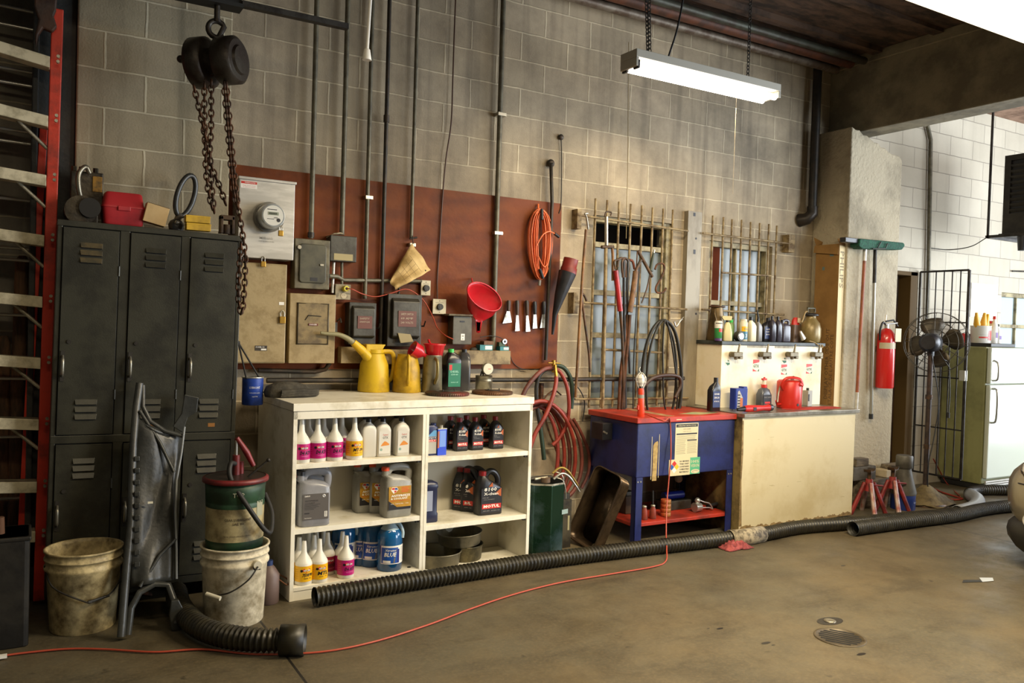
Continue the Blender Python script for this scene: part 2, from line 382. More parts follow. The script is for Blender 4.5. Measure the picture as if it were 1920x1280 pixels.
# ================================================================ back room seen through the windows
mb = U(mat('dim_plaster', '6B675C', .9)); mb.bx(3.2, 8.2, 3.4, 3.5, 0, 3.2).bx(3.1, 3.2, .2, 3.5, 0, 3.2).bx(8.2, 8.3, .2, 3.5, 0, 3.2).bx(3.1, 8.3, .2, 3.5, 3.1, 3.2).bx(3.1, 8.3, .2, 3.5, -.1, 0)
mb.use(mat('dim_wood', '3E2E20', .8)).bx(3.2, 8.2, 2.9, 3.39, 2.5, 2.7).bx(5.2, 5.6, 2.6, 3.3, 0, 1.9)
struct(mb, 'wall_back_room')
area('back_room_added_light', (4.6, 1.9, 3.0), (0, 0, 0), 1.2, .6, 15, (.8, .9, 1))  # added lamp with no fixture, brightens the room behind the windows
FRAME = mat('cream_window_paint', 'A89C78', .6, col2='6B6046', scale=9, amount=.4, bump=.2, bscale=40)
GLASS = mat('dusty_glass', '747C76', .22, col2='5E6661', scale=1.2, amount=.4, sharp=.5, alpha=.8, spec=.6)
GLASS2 = mat('clear_glass', 'D8ECF0', .04, alpha=.22, spec=.6)
def window(name, x0, x1, z0, z1, cols, rows, fw=.045, glass=GLASS, top_open=False):
    mb = U(FRAME); y0, y1 = .06, .12
    mb.bx(x0, x0+fw, y0-.03, y1, z0, z1).bx(x1-fw, x1, y0-.03, y1, z0, z1).bx(x0+fw, x1-fw, y0-.03, y1, z1-fw, z1).bx(x0+fw, x1-fw, y0-.03, y1, z0, z0+fw)
    w = (x1-x0-2*fw); h = (z1-z0-2*fw)
    for i in range(1, cols): x = x0+fw+w*i/cols; mb.bx(x-.009, x+.009, y0, y1-.02, z0+fw, z1-fw)
    for z in rows: mb.bx(x0+fw, x1-fw, y0-.01, y1-.01, z-.02, z+.02)
    o = struct(mb, name, bevel=.003)
    zt = rows[-1] if top_open else z1-fw
    p = U(glass).bx(x0+fw, x1-fw, .085, .091, z0+fw, zt); tag(p.build('window_pane', o), None, None)
    return o
w1 = window('window_1', 3.69, 4.49, .91, 2.365, 1, (1.12, 1.45, 1.78, 2.15), top_open=True)
tag(U(FRAME).bx(3.74, 4.44, .1, .13, 2.1, 2.135).build('tilted_sash', w1), None, None)
w2 = window('window_2', 4.89, 5.64, 1.15, 2.265, 2, (1.75,))
tag(U(mat('red_brown_board', '56240A', .8, spec=.15)).bx(4.93, 5.08, .07, .1, 1.2, 2.22).build('window_board', w2), None, None)
w3 = window('window_3', 9.27, 10.5, 1.1, 2.03, 3, (1.66,), glass=GLASS2)
# door opening behind the security gate
mb = U(mat('brown_door', '4B3626', .6, col2='33251A', scale=6, amount=.5)); mb.bx(7.0, 7.62, .12, .16, 0, 2.12)
mb.use(mat('brown_frame', '54401F', .7, spec=.2)).bx(7.62, 7.73, -.01, .2, 0, 2.16).bx(6.9, 7.73, -.01, .2, 2.12, 2.16)
struct(mb, 'door_1', bevel=.004)
# pieces of the street outside window_3: hedge and a parked van far off are only pale blurs there
mb = U(mat('far_hedge', '7FA08A', .9, col2='A9C4CF', scale=1.2, amount=.5)).bx(8, 16, 6, 6.4, -.2, 2.2)
solo(mb, 'hedge', 'pale green hedge outside beyond the small right-hand window', 'hedge', (12, 6, 0), world=True)
# ================================================================ left end
RED = mat('red_fibreglass', 'C8361F', .5, col2='8A2A1B', scale=7, amount=.25, bump=.1)
ALU = mat('worn_aluminium', 'B9B3A0', .45, .6, col2='7C7463', scale=10, amount=.45)
ALUC = mat('creamy_step', 'D8CDAE', .55, .1, col2='A89D80', scale=10, amount=.4)
CHR = mat('bright_rod', 'C4C4BE', .3, .8)
BLK = mat('black_paint', '1B1B1A', .5)
BLKP = mat('black_plastic', '17171A', .38, col2='26262A', scale=8)
RUB = mat('black_rubber', '1A1918', .62)
L1 = thing('stepladder', 'tall red fibreglass stepladder with aluminium steps at the left edge', 'ladder', (-.1, -.25, 0))
yl = -.27
tp = PY(108, 20, yl); bt = PY(74, 1068, yl)
def rail(mb, a, b, w=.026, d=.07):
    a = Vector(a); b = Vector(b)
    mb.add([(p.x+sx*w, p.y+sy*d/2, p.z) for p in (a, b) for sx, sy in ((-1, -1), (1, -1), (1, 1), (-1, 1))], [(0,1,2,3), (7,6,5,4), (0,4,5,1), (1,5,6,2), (2,6,7,3), (3,7,4,0)], False)
    return mb
fl = Vector((.0, 0, 0)); bx_ = Vector((bt.x, bt.y, .03))
W_ = .52
rail(U(RED), bx_, tp).build('rail', L1, world=True, bevel=.004)
rail(U(RED), bx_-Vector((W_+.12, -.02, 0)), tp-Vector((W_-.05, -.02, 0))).build('rail', L1, world=True, bevel=.004)
rr0 = PY(60, 640, -.17); rr1 = PY(46, 900, -.17); dd = (rr1-rr0).normalized()
rail(U(RED), rr1+dd*((rr1.z-.03)/-dd.z), rr0-dd*1.15, .018, .05).build('rear_rail', L1, world=True, bevel=.003)
for v in ((112, .34), (222, .28), (332, .2), (444, .17), (558, .12), (672, .09), (786, .05), (902, .0), (994, -.02)):
    y, s = v; f = (y-20)/1048; ux = 104-(104-72)*f-8
    a = PY(ux, y+4, yl-.03); b = a-Vector((W_+.06*f, 0, 0))
    b.z = a.z+(s-(690-y)/3300)*W_
    mb = U(ALUC); mb.add([(b.x, b.y-.045, b.z-.04), (a.x, a.y-.045, a.z-.04), (a.x, a.y+.045, a.z-.04), (b.x, b.y+.045, b.z-.04),
                 (b.x, b.y-.045, b.z+.016), (a.x, a.y-.045, a.z+.016), (a.x, a.y+.045, a.z+.016), (b.x, b.y+.045, b.z+.016)],
                [(0,3,2,1),(4,5,6,7),(0,1,5,4),(1,2,6,5),(2,3,7,6),(3,0,4,7)], False)
    mb.use(STEEL_D)
    for q in range(5): yy = -.036+q*.018; mb.add([(b.x, b.y+yy, b.z+.017), (a.x, a.y+yy, a.z+.017), (a.x, a.y+yy+.006, a.z+.017), (b.x, b.y+yy+.006, b.z+.017)], [(0,1,2,3)], False)
    mb.use(ALU).cyl((a.x+.035, a.y-.062, a.z-.006), (a.x+.035, a.y-.04, a.z-.006), .008, 8).cyl((a.x+.036, a.y-.062, a.z+.02), (a.x+.036, a.y-.04, a.z+.02), .008, 8)
    st = mb.build('step', L1, world=True, bevel=.003)
    if y > 200 and y < 900: U(ALU).tube([(a.x-.13, a.y, a.z-.02), (a.x+.0, a.y+.01, a.z-.14)], .009, 6).build('diagonal_brace', L1, world=True)
for y0 in (15, 48, 128, 154, 240, 262, 368, 458, 480, 582, 700, 808, 922):
    a = PY(72-(y0/1000)*16, y0+10, -.14); b = a+Vector((-.62, 0, .015)); U(CHR).tube([a, b], .0085, 8).build('rear_brace', L1, world=True)
# brown strap hung over the ladder top
a = PY(86, 10, -.33); LEA = mat('brown_leather', '4E3222', .6, col2='36241A', scale=8, bump=.4, bscale=20)
mb = U(LEA); mb.prism([(a.x-.05, a.z+.08), (a.x+.05, a.z+.08), (a.x+.045, a.z-.02), (a.x+.035, a.z-.05), (a.x+.05, a.z-.1), (a.x+.03, a.z-.13), (a.x-.01, a.z-.12), (a.x-.03, a.z-.16), (a.x-.04, a.z-.22), (a.x-.045, a.z-.16), (a.x-.03, a.z-.08), (a.x-.05, a.z-.02)], a.y-.02, a.y+.02, 'y')
solo(mb, 'leather_strap', 'brown leather strap draped over the top of the red stepladder', 'strap', a, world=True, bevel=.012)
# dark steel post in the corner
solo(U(mat('dark_blue_paint', '24282A', .6, col2='3A3A35', scale=5, bump=.2)).bx(.02, .2, -.17, -.012, 0, ZC).bx(.0, .03, -.2, -.015, 0, ZC), 'steel_post', 'dark blue-black steel post between the stepladder and the pale pilaster', 'post', (.1, -.1, 0), world=True, bevel=.006)
# timbers behind the ladder
WOODD = mat('old_dark_wood', '5B3D22', .75, col2='33230F', scale=6, stretch=(6, 6, 1), amount=.5)
for (u0, v0, u1, v1, wd, lab) in ((42, 490, 22, 1040, .035, 'dark brown round-topped plank leaning behind the red stepladder'), (8, 640, 2, 1080, .03, 'dark timber batten at the far left edge behind the stepladder')):
    a = PY(u0, v0, -.08); b = PY(u1, v1, -.08); b.z = .0
    mb = U(WOODD); mb.tube([b, a, a+Vector((0, 0, .03))], [wd, wd, wd*.5], 10, flat=.35); solo(mb, 'timber', lab, 'plank', b, world=True)
a = PY(94, 580, -.12); solo(U(WOODD).bx(a.x-.012, a.x+.012, -.2, -.17, 0, a.z+.02), 'timber', 'thin brown lath standing between the stepladder and the lockers', 'plank', (a.x, -.18, 0), world=True)
# dark steel can in the corner foreground
p = PZ(24, 1216, 0); T1 = thing('steel_can', 'dark rusty square steel can with a cork stopper at the lower left corner', 'can', (p.x-.06, p.y+.1, 0))
DST = mat('sooty_tin', '2B2822', .55, .3, col2='1A1815', scale=6, bump=.3, bscale=12)
U(DST).rbx(-.19, .12, -.1, .14, 0, .5, .02).bx(-.195, .125, -.105, .145, .48, .5).build('body', T1, bevel=.006)
U(mat('cork', '5A3B26', .8)).cyl((0, 0, .5), (0, 0, .575), .021, 12, .018).build('stopper', T1)
U(DST).tube(curve([(-.14, 0, .5), (-.13, 0, .545), (-.07, 0, .55), (-.05, 0, .5)]), .007, 6).build('handle', T1)
# ---------------------------------------------------------------- lockers
LOCK = mat('locker_grey_green', '3A392F', .38, .15, col2='2B2A23', scale=5, amount=.45, bump=.08, bscale=200, spec=.5)
LOCKD = mat('locker_shadow_gap', '0E0E0C', .8)
LV = mat('locker_louvre_dust', '55492F', .5, col2='3A3526', scale=14)
p0 = PY(106, 408, -.66); LW = .878; LH = 1.962
K = thing('locker_bank', 'dark grey-green steel bank of six lockers with louvred doors', 'lockers', (.088, -.50, 0), ry=math.radians(.9))
mb = U(LOCK); mb.bx(0, LW, .02, .298, .1, LH).bx(-.003, LW+.003, -.004, .298, LH-.03, LH).bx(0, LW, -.001, .02, .86, .9)
for x in (0, .03, LW-.03, LW-.06): pass
for x0, x1 in ((0, .022), (.278, .324), (.568, .612), (LW-.022, LW)): mb.bx(x0, x1, -.0, .02, .1, LH)
mb.bx(0, LW, -.001, .02, .1, .14)
for x in (.02, LW-.06): mb.bx(x, x+.04, .02, .06, 0, .1).bx(x, x+.04, .25, .29, 0, .1)
mb.use(LOCKD).bx(.02, LW-.02, .012, .0195, .14, LH-.03)
mb.build('body', K, bevel=.003)
for t, (z0, z1) in enumerate(((.905, LH-.035), (.145, .855))):
    for c, (x0, x1) in enumerate(((.026, .274), (.328, .564), (.616, LW-.026))):
        mb = U(LOCK).bx(x0, x1, -.008, .01, z0, z1)
        cx = (x0+x1)/2
        zs = [z1-.085-i*.037 for i in range(3)] + ([z0+.085+i*.037 for i in range(3)])
        for i, z in enumerate(zs):
            mb.use(LV if (i < 3 and c == 0 and t == 0) else LOCK)
            mb.add([(cx-.05, -.008, z+.016), (cx+.05, -.008, z+.016), (cx+.05, -.008, z-.01), (cx-.05, -.008, z-.01), (cx-.046, -.02, z-.009), (cx+.046, -.02, z-.009)], [(0, 4, 5, 1), (0, 3, 4), (1, 5, 2), (3, 2, 5, 4)], False)
            mb.use(LOCKD).bx(cx-.046, cx+.046, -.0095, -.0085, z-.014, z-.009)
        mb.use(LOCK)
        for z in (z0+.2, z1-.2): mb.cyl((x1+.003, -.008, z-.025), (x1+.003, -.008, z+.025), .005, 6)
        if t == 0 and c: mb.use(mat('orange_plate', '9A6A34', .5, .3)).bx(cx+.0, cx+.035, -.0095, -.008, z0+.025, z0+.045)
        d = mb.build('door', K, bevel=.0015)
        zc = z0+.34 if t == 0 else z0+.36
        hb = U(STEEL_D).bx(x0+.006, x0+.024, -.012, -.006, zc-.075, zc+.075)
        hb.use(mat('worn_handle', '8B877A', .35, .7)).tube(curve([(x0+.015, -.01, zc-.05), (x0+.015, -.034, zc-.035), (x0+.015, -.036, zc+.03), (x0+.015, -.01, zc+.05)], 4), [.006]*4+[.008]*5+[.006]*4, 8)
        hb.build('handle', d)
        kb = U(STEEL_D).cyl((x0+.04, -.014, zc+.12), (x0+.04, -.008, zc+.12), .01, 10); kb.build('keyhole', d)
# things on top of the lockers
def ontop(u, v): return PZ(u, v, LH+.003)
def LT(u, y=-.5):
    y += .15   # point on the locker top at column u
    q = PY(u, 430, y); return Vector((q.x, y, LH+.004))
GRE = mat('greasy_casting', '4A4030', .5, .4, col2='2A241C', scale=9, bump=.5, bscale=25)
a = LT(158, -.47); G = thing('pump_casting', 'greasy cast-iron pump body with a bent lever at the left of the locker top', 'pump', a)
mb = U(GRE).bx(-.07, .06, -.04, .08, .0, .1).tube([(-.02, -.07, .06), (-.02, .08, .06)], .075, 20).bx(-.065, .085, .02, .07, .08, .27)
for x in (-.05, -.015, .05): mb.cyl((x, .045, .25), (x, .045, .295), .014, 8)
mb.build('body', G, bevel=.006)
U(mat('bore_black', '14110D', .5)).cyl((.02, -.085, .075), (.02, -.06, .075), .05, 20).build('bore', G)
U(mat('yellow_stain', '9A6E1E', .7, col2='5A4620', scale=20)).bx(.035, .08, .015, .0195, .17, .25).build('tag', G, bevel=.002)
U(mat('bright_lever', '7D7768', .35, .7)).tube(curve([(-.01, -.0, .1), (-.03, -.02, .18), (-.03, -.02, .25), (.0, -.01, .29), (.02, .0, .26)]), .012, 8).build('lever', G)
a = LT(230, -.5); TB = thing('tool_box', 'red plastic tool box with sloping lid on top of the lockers', 'toolbox', a+Vector((0, .03, 0)), rz=.03)
RP = mat('red_plastic_box', 'B3262B', .5, col2='8F1F24', scale=5, amount=.3)
mb = U(RP).loft([(0, .085, .06, 8), (.01, .094, .066, 8), (.085, .1, .07, 8), (.09, .102, .072, 8)], 32).build('body', TB, bevel=.002)
mb = U(RP).loft([(.091, .103, .073, 8), (.1, .103, .073, 8), (.105, .098, .069, 8), (.165, .088, .058, 8), (.172, .08, .05, 8)], 32).build('lid', TB)
U(RP).bx(-.03, .03, -.078, -.07, .075, .1).build('latch', TB, bevel=.003)
a = LT(289, -.52); CB = U(mat('tan_card', 'D3B27C', .75, col2='BF9B66', scale=3, amount=.4)).bx(-.056, .056, -.03, .035, 0, .1).use(mat('dark_card_edge', '5A4225', .8)).bx(-.056, .056, -.031, .035, .098, .101)
solo(CB, 'cardboard_box', 'small tan cardboard box tipped on one corner beside the red tool box', 'box', a+Vector((-.006, 0, .0215)), ry=.22, rz=.05, bevel=.002)
a = LT(330, -.5); RL = thing('ring_lamp', 'black rubber-ringed work lamp standing on the locker top', 'lamp', a)
U(BLKP).loft([(0, .036, .036), (.03, .04, .04), (.05, .03, .03), (.06, .012, .012)], 20).build('base', RL)
U(mat('lamp_eye', '8C8A84', .2, .6)).sphere((-.0, -.038, .038), .014).build('eye', RL)
c_ = Vector((.045, 0, .19)); q = []
for k in range(28):
    an = 2*PI*k/28; e = Vector((math.cos(an)*.045, math.cos(an)*.02, math.sin(an)*.115)); e = Matrix.Rotation(.26, 3, 'Y') @ e; q.append(c_+e)
U(mat('ring_rubber', '2C2D2C', .4)).tube(q, .014, 10, closed=True).build('ring', RL)
U(mat('lamp_stem', '55504A', .5, .4)).tube([(0, 0, .05), (.02, 0, .09)], [.014, .02], 10).build('stem', RL)
YB = mat('yellow_tin', 'CFA52A', .5, col2='A8841E', scale=8, amount=.35)
for i, (dx, z, lab) in enumerate(((0, 0, 'lower of two flat yellow boxes on the locker top'), (-.004, .041, 'upper of two flat yellow boxes on the locker top'))):
    a = LT(371, -.56); solo(U(YB).bx(-.062, .062, -.03, .03, 0, .038).bx(-.063, .063, -.031, .031, .028, .038), 'flat_box', lab, 'box', a+Vector((dx, 0, z)), group='yellow boxes on the lockers', bevel=.002)
a = LT(424, -.52); mb = U(mat('rusty_bracket', '4E3A25', .7, .3, col2='2C2118', scale=12)).bx(-.035, -.02, -.03, .03, 0, .095).bx(.025, .04, -.03, .03, 0, .095).bx(-.035, .04, -.03, .03, .075, .1).cyl((.004, 0, 0), (.004, 0, .05), .024, 14)
solo(mb, 'iron_stand', 'small rusty iron stand at the right end of the locker top', 'stand', a, bevel=.003)
# ---------------------------------------------------------------- chain hoist
HO = mat('hoist_iron', '3A352E', .45, .5, col2='2A2019', scale=7, bump=.15)
CH = mat('chain_iron', '3E3029', .5, .6, col2='5A3B26', scale=30)
hc = PY(405, 116, -.66)
H_ = thing('chain_hoist', 'old iron chain hoist hanging from a steel beam above the lockers', 'hoist', hc)
ax = Vector((.75, -.66, .05)).normalized()
mb = U(HO); c0 = Vector((0, 0, 0))
def drum(mb, a, b, r): mb.tube([a, a.lerp(b, .12), a.lerp(b, .88), b], [r*.86, r, r, r*.86], 30)
drum(mb, c0-ax*.125, c0-ax*.03, .128); mb.tube([c0-ax*.03, c0+ax*.03], .07, 20)
drum(mb, c0+ax*.02, c0+ax*.13, .12); mb.tube([c0+ax*.13, c0+ax*.143], [.075, .068], 26); mb.tube([c0-ax*.13, c0-ax*.115], [.07, .09], 26)
mb.build('drum', H_)
U(HO).tube([c0-ax*.09, c0-ax*.2+Vector((0, 0, .03))], [.02, .014], 10).sphere(c0-ax*.2+Vector((0, 0, .03)), .02).build('shaft_end', H_)
hk = []
for k in range(15):
    an = math.radians(-50+k*(290/14)); hk.append(Vector((math.sin(an)*-.042, 0, .165-math.cos(an)*.042)))
U(HO).tube([Vector((.0, 0, .1))]+hk[::-1][:1]+hk[::-1][1:], [.014]*(len(hk)+1), 10).build('hook', H_)
def cpt(u, v, y=-.72): return PY(u, v, y)-hc
for name, pts in (('lift_chain', [(363, 160), (376, 215), (391, 290), (398, 360), (402, 402)]), ('lift_chain', [(383, 155), (384, 250), (388, 340), (400, 400)]),
                  ('lift_chain', [(396, 150), (396, 240), (394, 300), (412, 350), (424, 385)]), ('hand_chain', [(420, 155), (426, 230), (432, 300), (438, 360), (449, 400)]),
                  ('hand_chain', [(424, 155), (431, 230), (437, 300), (444, 370), (455, 440), (460, 490), (457, 560), (453, 588), (447, 560), (449, 500), (452, 450)])):
    chain(U(CH), [cpt(u, v, -.735 if name == 'hand_chain' else -.7) for u, v in pts]).build(name, H_)
# beam carrying the hoist and its shackle
b0 = PY(300, 0, -.5); b1 = PY(495, 18, -.5)
zb = hc.z+.285
solo(U(mat('black_beam', '1E1D1A', .7, .2)).bx(-1.2, .93, -.71, -.61, zb, zb+.02).bx(-1.2, .93, -.665, -.655, zb+.02, zb+.13).bx(-1.2, .93, -.71, -.61, zb+.13, zb+.15).bx(-1.2, -1.1, -.66, -.02, zb+.03, zb+.13).use(STEEL_D).bx(.93, 1.5, -.68, -.64, zb+.02, zb+.05), 'steel_beam', 'black steel beam at the top left that carries the chain hoist', 'beam', (0, -.66, zb), world=True)
solo(U(HO).tube([hc+Vector((0, 0, .2)), (hc.x, hc.y, zb)], .015, 8).tube([hc+Vector((0, 0, .2)), hc+Vector((0, 0, .215))], .022, 8), 'beam_shackle', 'short iron bar from the black beam down to the hoist hook', 'shackle', hc+Vector((0, 0, .2)), world=True)
# ---------------------------------------------------------------- buckets and pail
def bucket_mat(n, c, d, k): return mat(n, c, .5, col2=d, scale=17, amount=k, sharp=.35)
def bucket(root, r0, r1, h, m, ribs=True, nm='body'):
    pr = [(r0*.97, 0), (r0, .006)]
    rb = [(r0+(r1-r0)*.74, h*.72)]
    q = [(r0+(r1-r0)*.72, h*.74), (r1*1.03, h*.77), (r1*1.03, h*.8), (r1*.985, h*.82)]
    if not ribs: q += []
    q += [(r1*.99, h*.88), (r1*1.03, h*.885), (r1*1.03, h*.9), (r1*.995, h*.905), (r1, h*.975), (r1*1.04, h*.98), (r1*1.04, h), (r1*.97, h), (r1*.95, h*.95), (r0*.95, .012), (.001, .012)]
    return U(m).lathe(pr+q, 40, capt=False).build(nm, root)
p = PZ(157, 1183, 0); k = mpp(p+Vector((0, 0, .2)))
B1 = thing('bucket', 'dirty cream plastic bucket standing open in front of the lockers', 'bucket', (p.x, p.y+.08, 0))
bucket(B1, .143, .166, .385, bucket_mat('dirty_cream', 'CDBB8C', '57482C', .38))
U(STEEL_D).tube(curve([(-.166, -.02, .315), (-.13, -.13, .24), (.0, -.178, .17), (.03, -.175, .165)]), .004, 6).tube(curve([(.03, -.175, .165), (.1, -.145, .18), (.15, -.07, .22), (.168, 0, .3)]), .004, 6).use(BLK).tube([(.01, -.178, .167), (.1, -.15, .178)], .007, 8).build('wire_handle', B1)
p = PZ(447, 1174, 0)
B2 = thing('bucket', 'dirty white lidded plastic bucket under the green and cream oil pail', 'bucket', (p.x, p.y+.11, 0))
bucket(B2, .142, .16, .385, bucket_mat('dirty_white', 'DCD2B8', '7A6B4C', .33))
U(BLK).bx(.055, .085, -.172, -.15, .285, .32).use(mat('white_lug', 'C9C3AE', .5)).cyl((.07, -.18, .31), (.07, -.15, .31), .02, 12).build('lug', B2)
U(STEEL_D).tube(curve([(.07, -.182, .305), (.02, -.2, .25), (-.06, -.19, .2), (-.13, -.12, .17)]), .004, 6).use(mat('grip', 'C9C3AE', .5)).tube([(-.1, -.17, .17), (-.155, -.12, .185)], .011, 8).build('wire_handle', B2)
# oil pail sits in the white bucket
GRN = mat('pail_green', '24452B', .5, .1, col2='1A2E1E', scale=7)
PCR = mat('pail_cream', 'A99C74', .5, col2='5B4E33', scale=9, amount=.36, sharp=.25)
PL = thing('oil_pail', 'green and cream oil pail with red pump lid standing in the white bucket', 'pail', (p.x-.005, p.y+.11, .365))
z = [0, .05, .06, .2, .21, .3, .36]
U(GRN).lathe([(.12, 0), (.136, .005), (.138, .055)], 36, capt=False).use(PCR).lathe([(.1385, .055), (.139, .215)], 36, False, False).use(GRN).lathe([(.1395, .215), (.14, .235), (.137, .24), (.141, .245), (.142, .29), (.146, .335), (.001, .335)], 36, False, False)\
    .use(mat('print_brown', '4A4030', .7)).ctext('GEAR LUBRICANT', .012, .1405, -.1, .165, .13).ctext('SAE 90', .012, .1405, -.1, .145, .055).ctext('keep closed when not in use', .008, .1405, -.1, .085, .13)\
    .use(mat('print_silver', '9A9A84', .4)).ctext('TOP', .022, .1435, -.1, .285, .055).band(.1405, .17, .3, .6, .95, 6).use(GRN).ctext('OIL', .03, .1415, .78, .25, .04)\
    .build('body', PL)
DR = mat('dull_red', '7A2426', .45, .1, col2='551B1B', scale=10)
U(DR).lathe([(.15, .332), (.158, .335), (.158, .352), (.145, .358)], 36, False, False).use(mat('greasy_lid', '2E241F', .4, .2)).lathe([(.145, .356), (.001, .362)], 36, False, False).build('lid', PL)
mb = U(DR).cyl((.0, 0, .36), (.0, 0, .46), .018, 14).use(CHR).cyl((.0, 0, .46), (.0, 0, .54), .006, 8).use(DR).tube([(.0, .0, .545), (.05, 0, .47), (.085, 0, .4)], [.012, .016, .012], 8).cyl((.03, .03, .36), (.03, .03, .42), .014, 10); mb.build('pump', PL)
U(RUB).tube(curve([(-.01, -.02, .42), (-.04, -.06, .425), (-.045, -.1, .36), (.02, -.16, .24), (.1, -.18, .12), (.14, -.15, .1), (.165, -.06, .17), (.15, .02, .25)]), .012, 10).build('hose', PL)
U(STEEL_D).tube([(.04, -.08, .36), (.13, -.1, .44)], .005, 6).sphere((.133, -.1, .442), .01).build('spout_rod', PL)
p = PZ(512, 1140, 0); V = thing('spray_bottle', 'dull purple-grey bottle with a wire loop on the floor behind the white bucket', 'bottle', (p.x, p.y+.1, 0))
U(mat('dull_mauve', '6A5852', .5)).lathe([(.05, 0), (.055, .005), (.055, .15), (.03, .19), (.02, .2)], 20).build('body', V)
U(mat('blue_cap', '2C3D6B', .4)).cyl((0, 0, .2), (0, 0, .225), .02, 12).build('cap', V)
U(RUST).tube(curve([(.05, -.02, .12), (.09, -.03, .09), (.1, 0, .11), (.055, .01, .14)]), .004, 6).build('loop', V)
# scrap on the dark floor under the lockers
p = PZ(262, 1132, 0); mb = U(RUST)
for i in range(7): an = random.uniform(0, 6.3); mb.tube([(0, 0, .03), (math.cos(an)*.07, math.sin(an)*.07, .008)], .008, 6)
solo(mb, 'rusty_bolts', 'small heap of rusty fittings on the floor behind the fender liner', 'scrap', (p.x, p.y+.1, 0))
# ---------------------------------------------------------------- fender liner leaning on the lockers
FL = mat('liner_plastic', '393A37', .36, col2='272826', scale=6, amount=.45, bump=.1)
yo, yt = -.96, -.555
def fy(v): return yo+(yt-yo)*(1195-v)/(1195-715)
def fp(u, v, d=0): return PY(u, v, fy(v)+d)
out_l = [(222, 1194), (228, 1130), (234, 1060), (240, 980), (246, 900), (248, 830), (252, 760), (256, 716)]
out_r = [(236, 1194), (268, 1100), (328, 1082), (332, 1000), (328, 930), (335, 870), (345, 815), (338, 800), (276, 772), (276, 716)]
mid = [(229, 1194), (248, 1120), (275, 1060), (285, 980), (287, 900), (290, 850), (294, 810), (290, 790), (266, 765), (266, 716)]
F_ = thing('fender_liner', 'grey-black moulded fender liner propped against the lockers', 'car part', PZ(280, 1190, 0))
rows = 26
def lerpl(pl, t):
    s = t*(len(pl)-1); i = min(int(s), len(pl)-2); f = s-i; return (pl[i][0]*(1-f)+pl[i+1][0]*f, pl[i][1]*(1-f)+pl[i+1][1]*f)
vs = []; fs = []; cols = 10
L_ = [(246, 1100), (240, 1040), (244, 980), (248, 900), (250, 830), (252, 775)]
R_ = [(330, 1086), (331, 1040), (330, 990), (328, 930), (335, 870), (346, 812)]
for i in range(rows+1):
    t = i/rows; a = lerpl(L_, t); b = lerpl(R_, t)
    for j in range(cols+1):
        s = j/cols; u = a[0]*(1-s)+b[0]*s; v = a[1]*(1-s)+b[1]*s
        if i == rows: v += 22*math.sin(PI*s)-4*s
        d = -.03*math.sin(PI*min(1, s*1.6)) + .03*math.exp(-((s-.35)*5)**2-((t-.55)*4)**2) + (.03 if s > .9 else 0) + (.02*math.exp(-((s-t*.9-.1)*9)**2))
        vs.append(fp(u, v, d))
for i in range(rows):
    for j in range(cols): fs.append((i*(cols+1)+j, i*(cols+1)+j+1, (i+1)*(cols+1)+j+1, (i+1)*(cols+1)+j))
U(FL).add(vs, fs).build('panel', F_, world=True, solid=.006)
def strip(pts, w, m=FL, th=.008, d=-.012):
    mb = U(m); mb.tube([fp(u, v, d) for u, v in pts], w, 6, flat=.45); return mb
strip([(227, 1194), (232, 1130), (238, 1060), (246, 980), (247, 900), (250, 830), (256, 760), (262, 718)], .02).build('flange', F_, world=True)
strip([(240, 1190), (246, 1140), (262, 1110), (290, 1094), (316, 1096), (328, 1130), (332, 1168)], .017).build('foot_arch', F_, world=True)
mb = U(FL); mb.prism([(q.x, q.z) for q in [fp(u, v) for u, v in ((318, 1120), (332, 1118), (346, 1145), (344, 1180), (322, 1182), (316, 1150))]], fy(1160)-.02, fy(1160)+.01, 'y'); mb.build('foot', F_, world=True, bevel=.004)
strip([(268, 722), (268, 762), (282, 790), (310, 808), (346, 818)], .012).build('flange', F_, world=True)
mb = U(FL); mb.prism([(q.x, q.z) for q in [fp(u, v) for u, v in ((325, 800), (340, 775), (344, 738), (370, 744), (368, 772), (352, 782), (344, 812))]], fy(780)-.006, fy(780)+.008, 'y'); mb.build('bracket', F_, world=True, bevel=.003)
mb = U(mat('liner_edge', '83878A', .3)); mb.tube([fp(u, v, -.02) for u, v in ((346, 800), (340, 850), (331, 900), (329, 960), (331, 1030), (331, 1085))], .006, 6); mb.build('edge', F_, world=True)
mb = U(FL)
for v in range(860, 1080, 22): a = fp(257, v, -.03); mb.bx(a.x-.012, a.x+.012, a.y, a.y+.01, a.z-.012, a.z+.012)
tag(mb.build('clip_row', F_, world=True, bevel=.003), None, None, None, 'stuff')
for s in (((262, 770), (300, 830), (326, 885)), ((262, 1100), (300, 1040), (330, 1010))): U(FL).tube([fp(u, v, -.02) for u, v in s], .009, 6).build('moulded_ridge', F_, world=True)
a = fp(282, 942, -.042); U(mat('white_sticker', 'E0DCC8', .5)).bx(a.x-.012, a.x+.012, a.y, a.y+.004, a.z-.005, a.z+.005).build('sticker', F_, world=True)
# short corrugated hose on the floor in front
HOSE = mat('exhaust_hose', '2B2719', .42, col2='1A1812', scale=12, amount=.5)
pts = [(.69, -.55, .062), (.675, -.78, .062), (.70, -1.06, .062), (.78, -1.25, .062), (.9, -1.37, .062), (1.03, -1.44, .062)]
mb = U(HOSE); hose(mb, pts, .055, .024)
solo(mb, 'exhaust_hose', 'short curved black corrugated hose ending in front of the white bucket', 'hose', (.82, -1.2, 0), world=True)
solo(U(HOSE).tube([(1.0, -1.43, .064), (1.1, -1.475, .064)], .066, 20, caps=False), 'hose_cuff', 'wide black cuff on the free end of the short corrugated hose', 'hose cuff', (1.05, -1.45, 0), world=True, solid=.006)
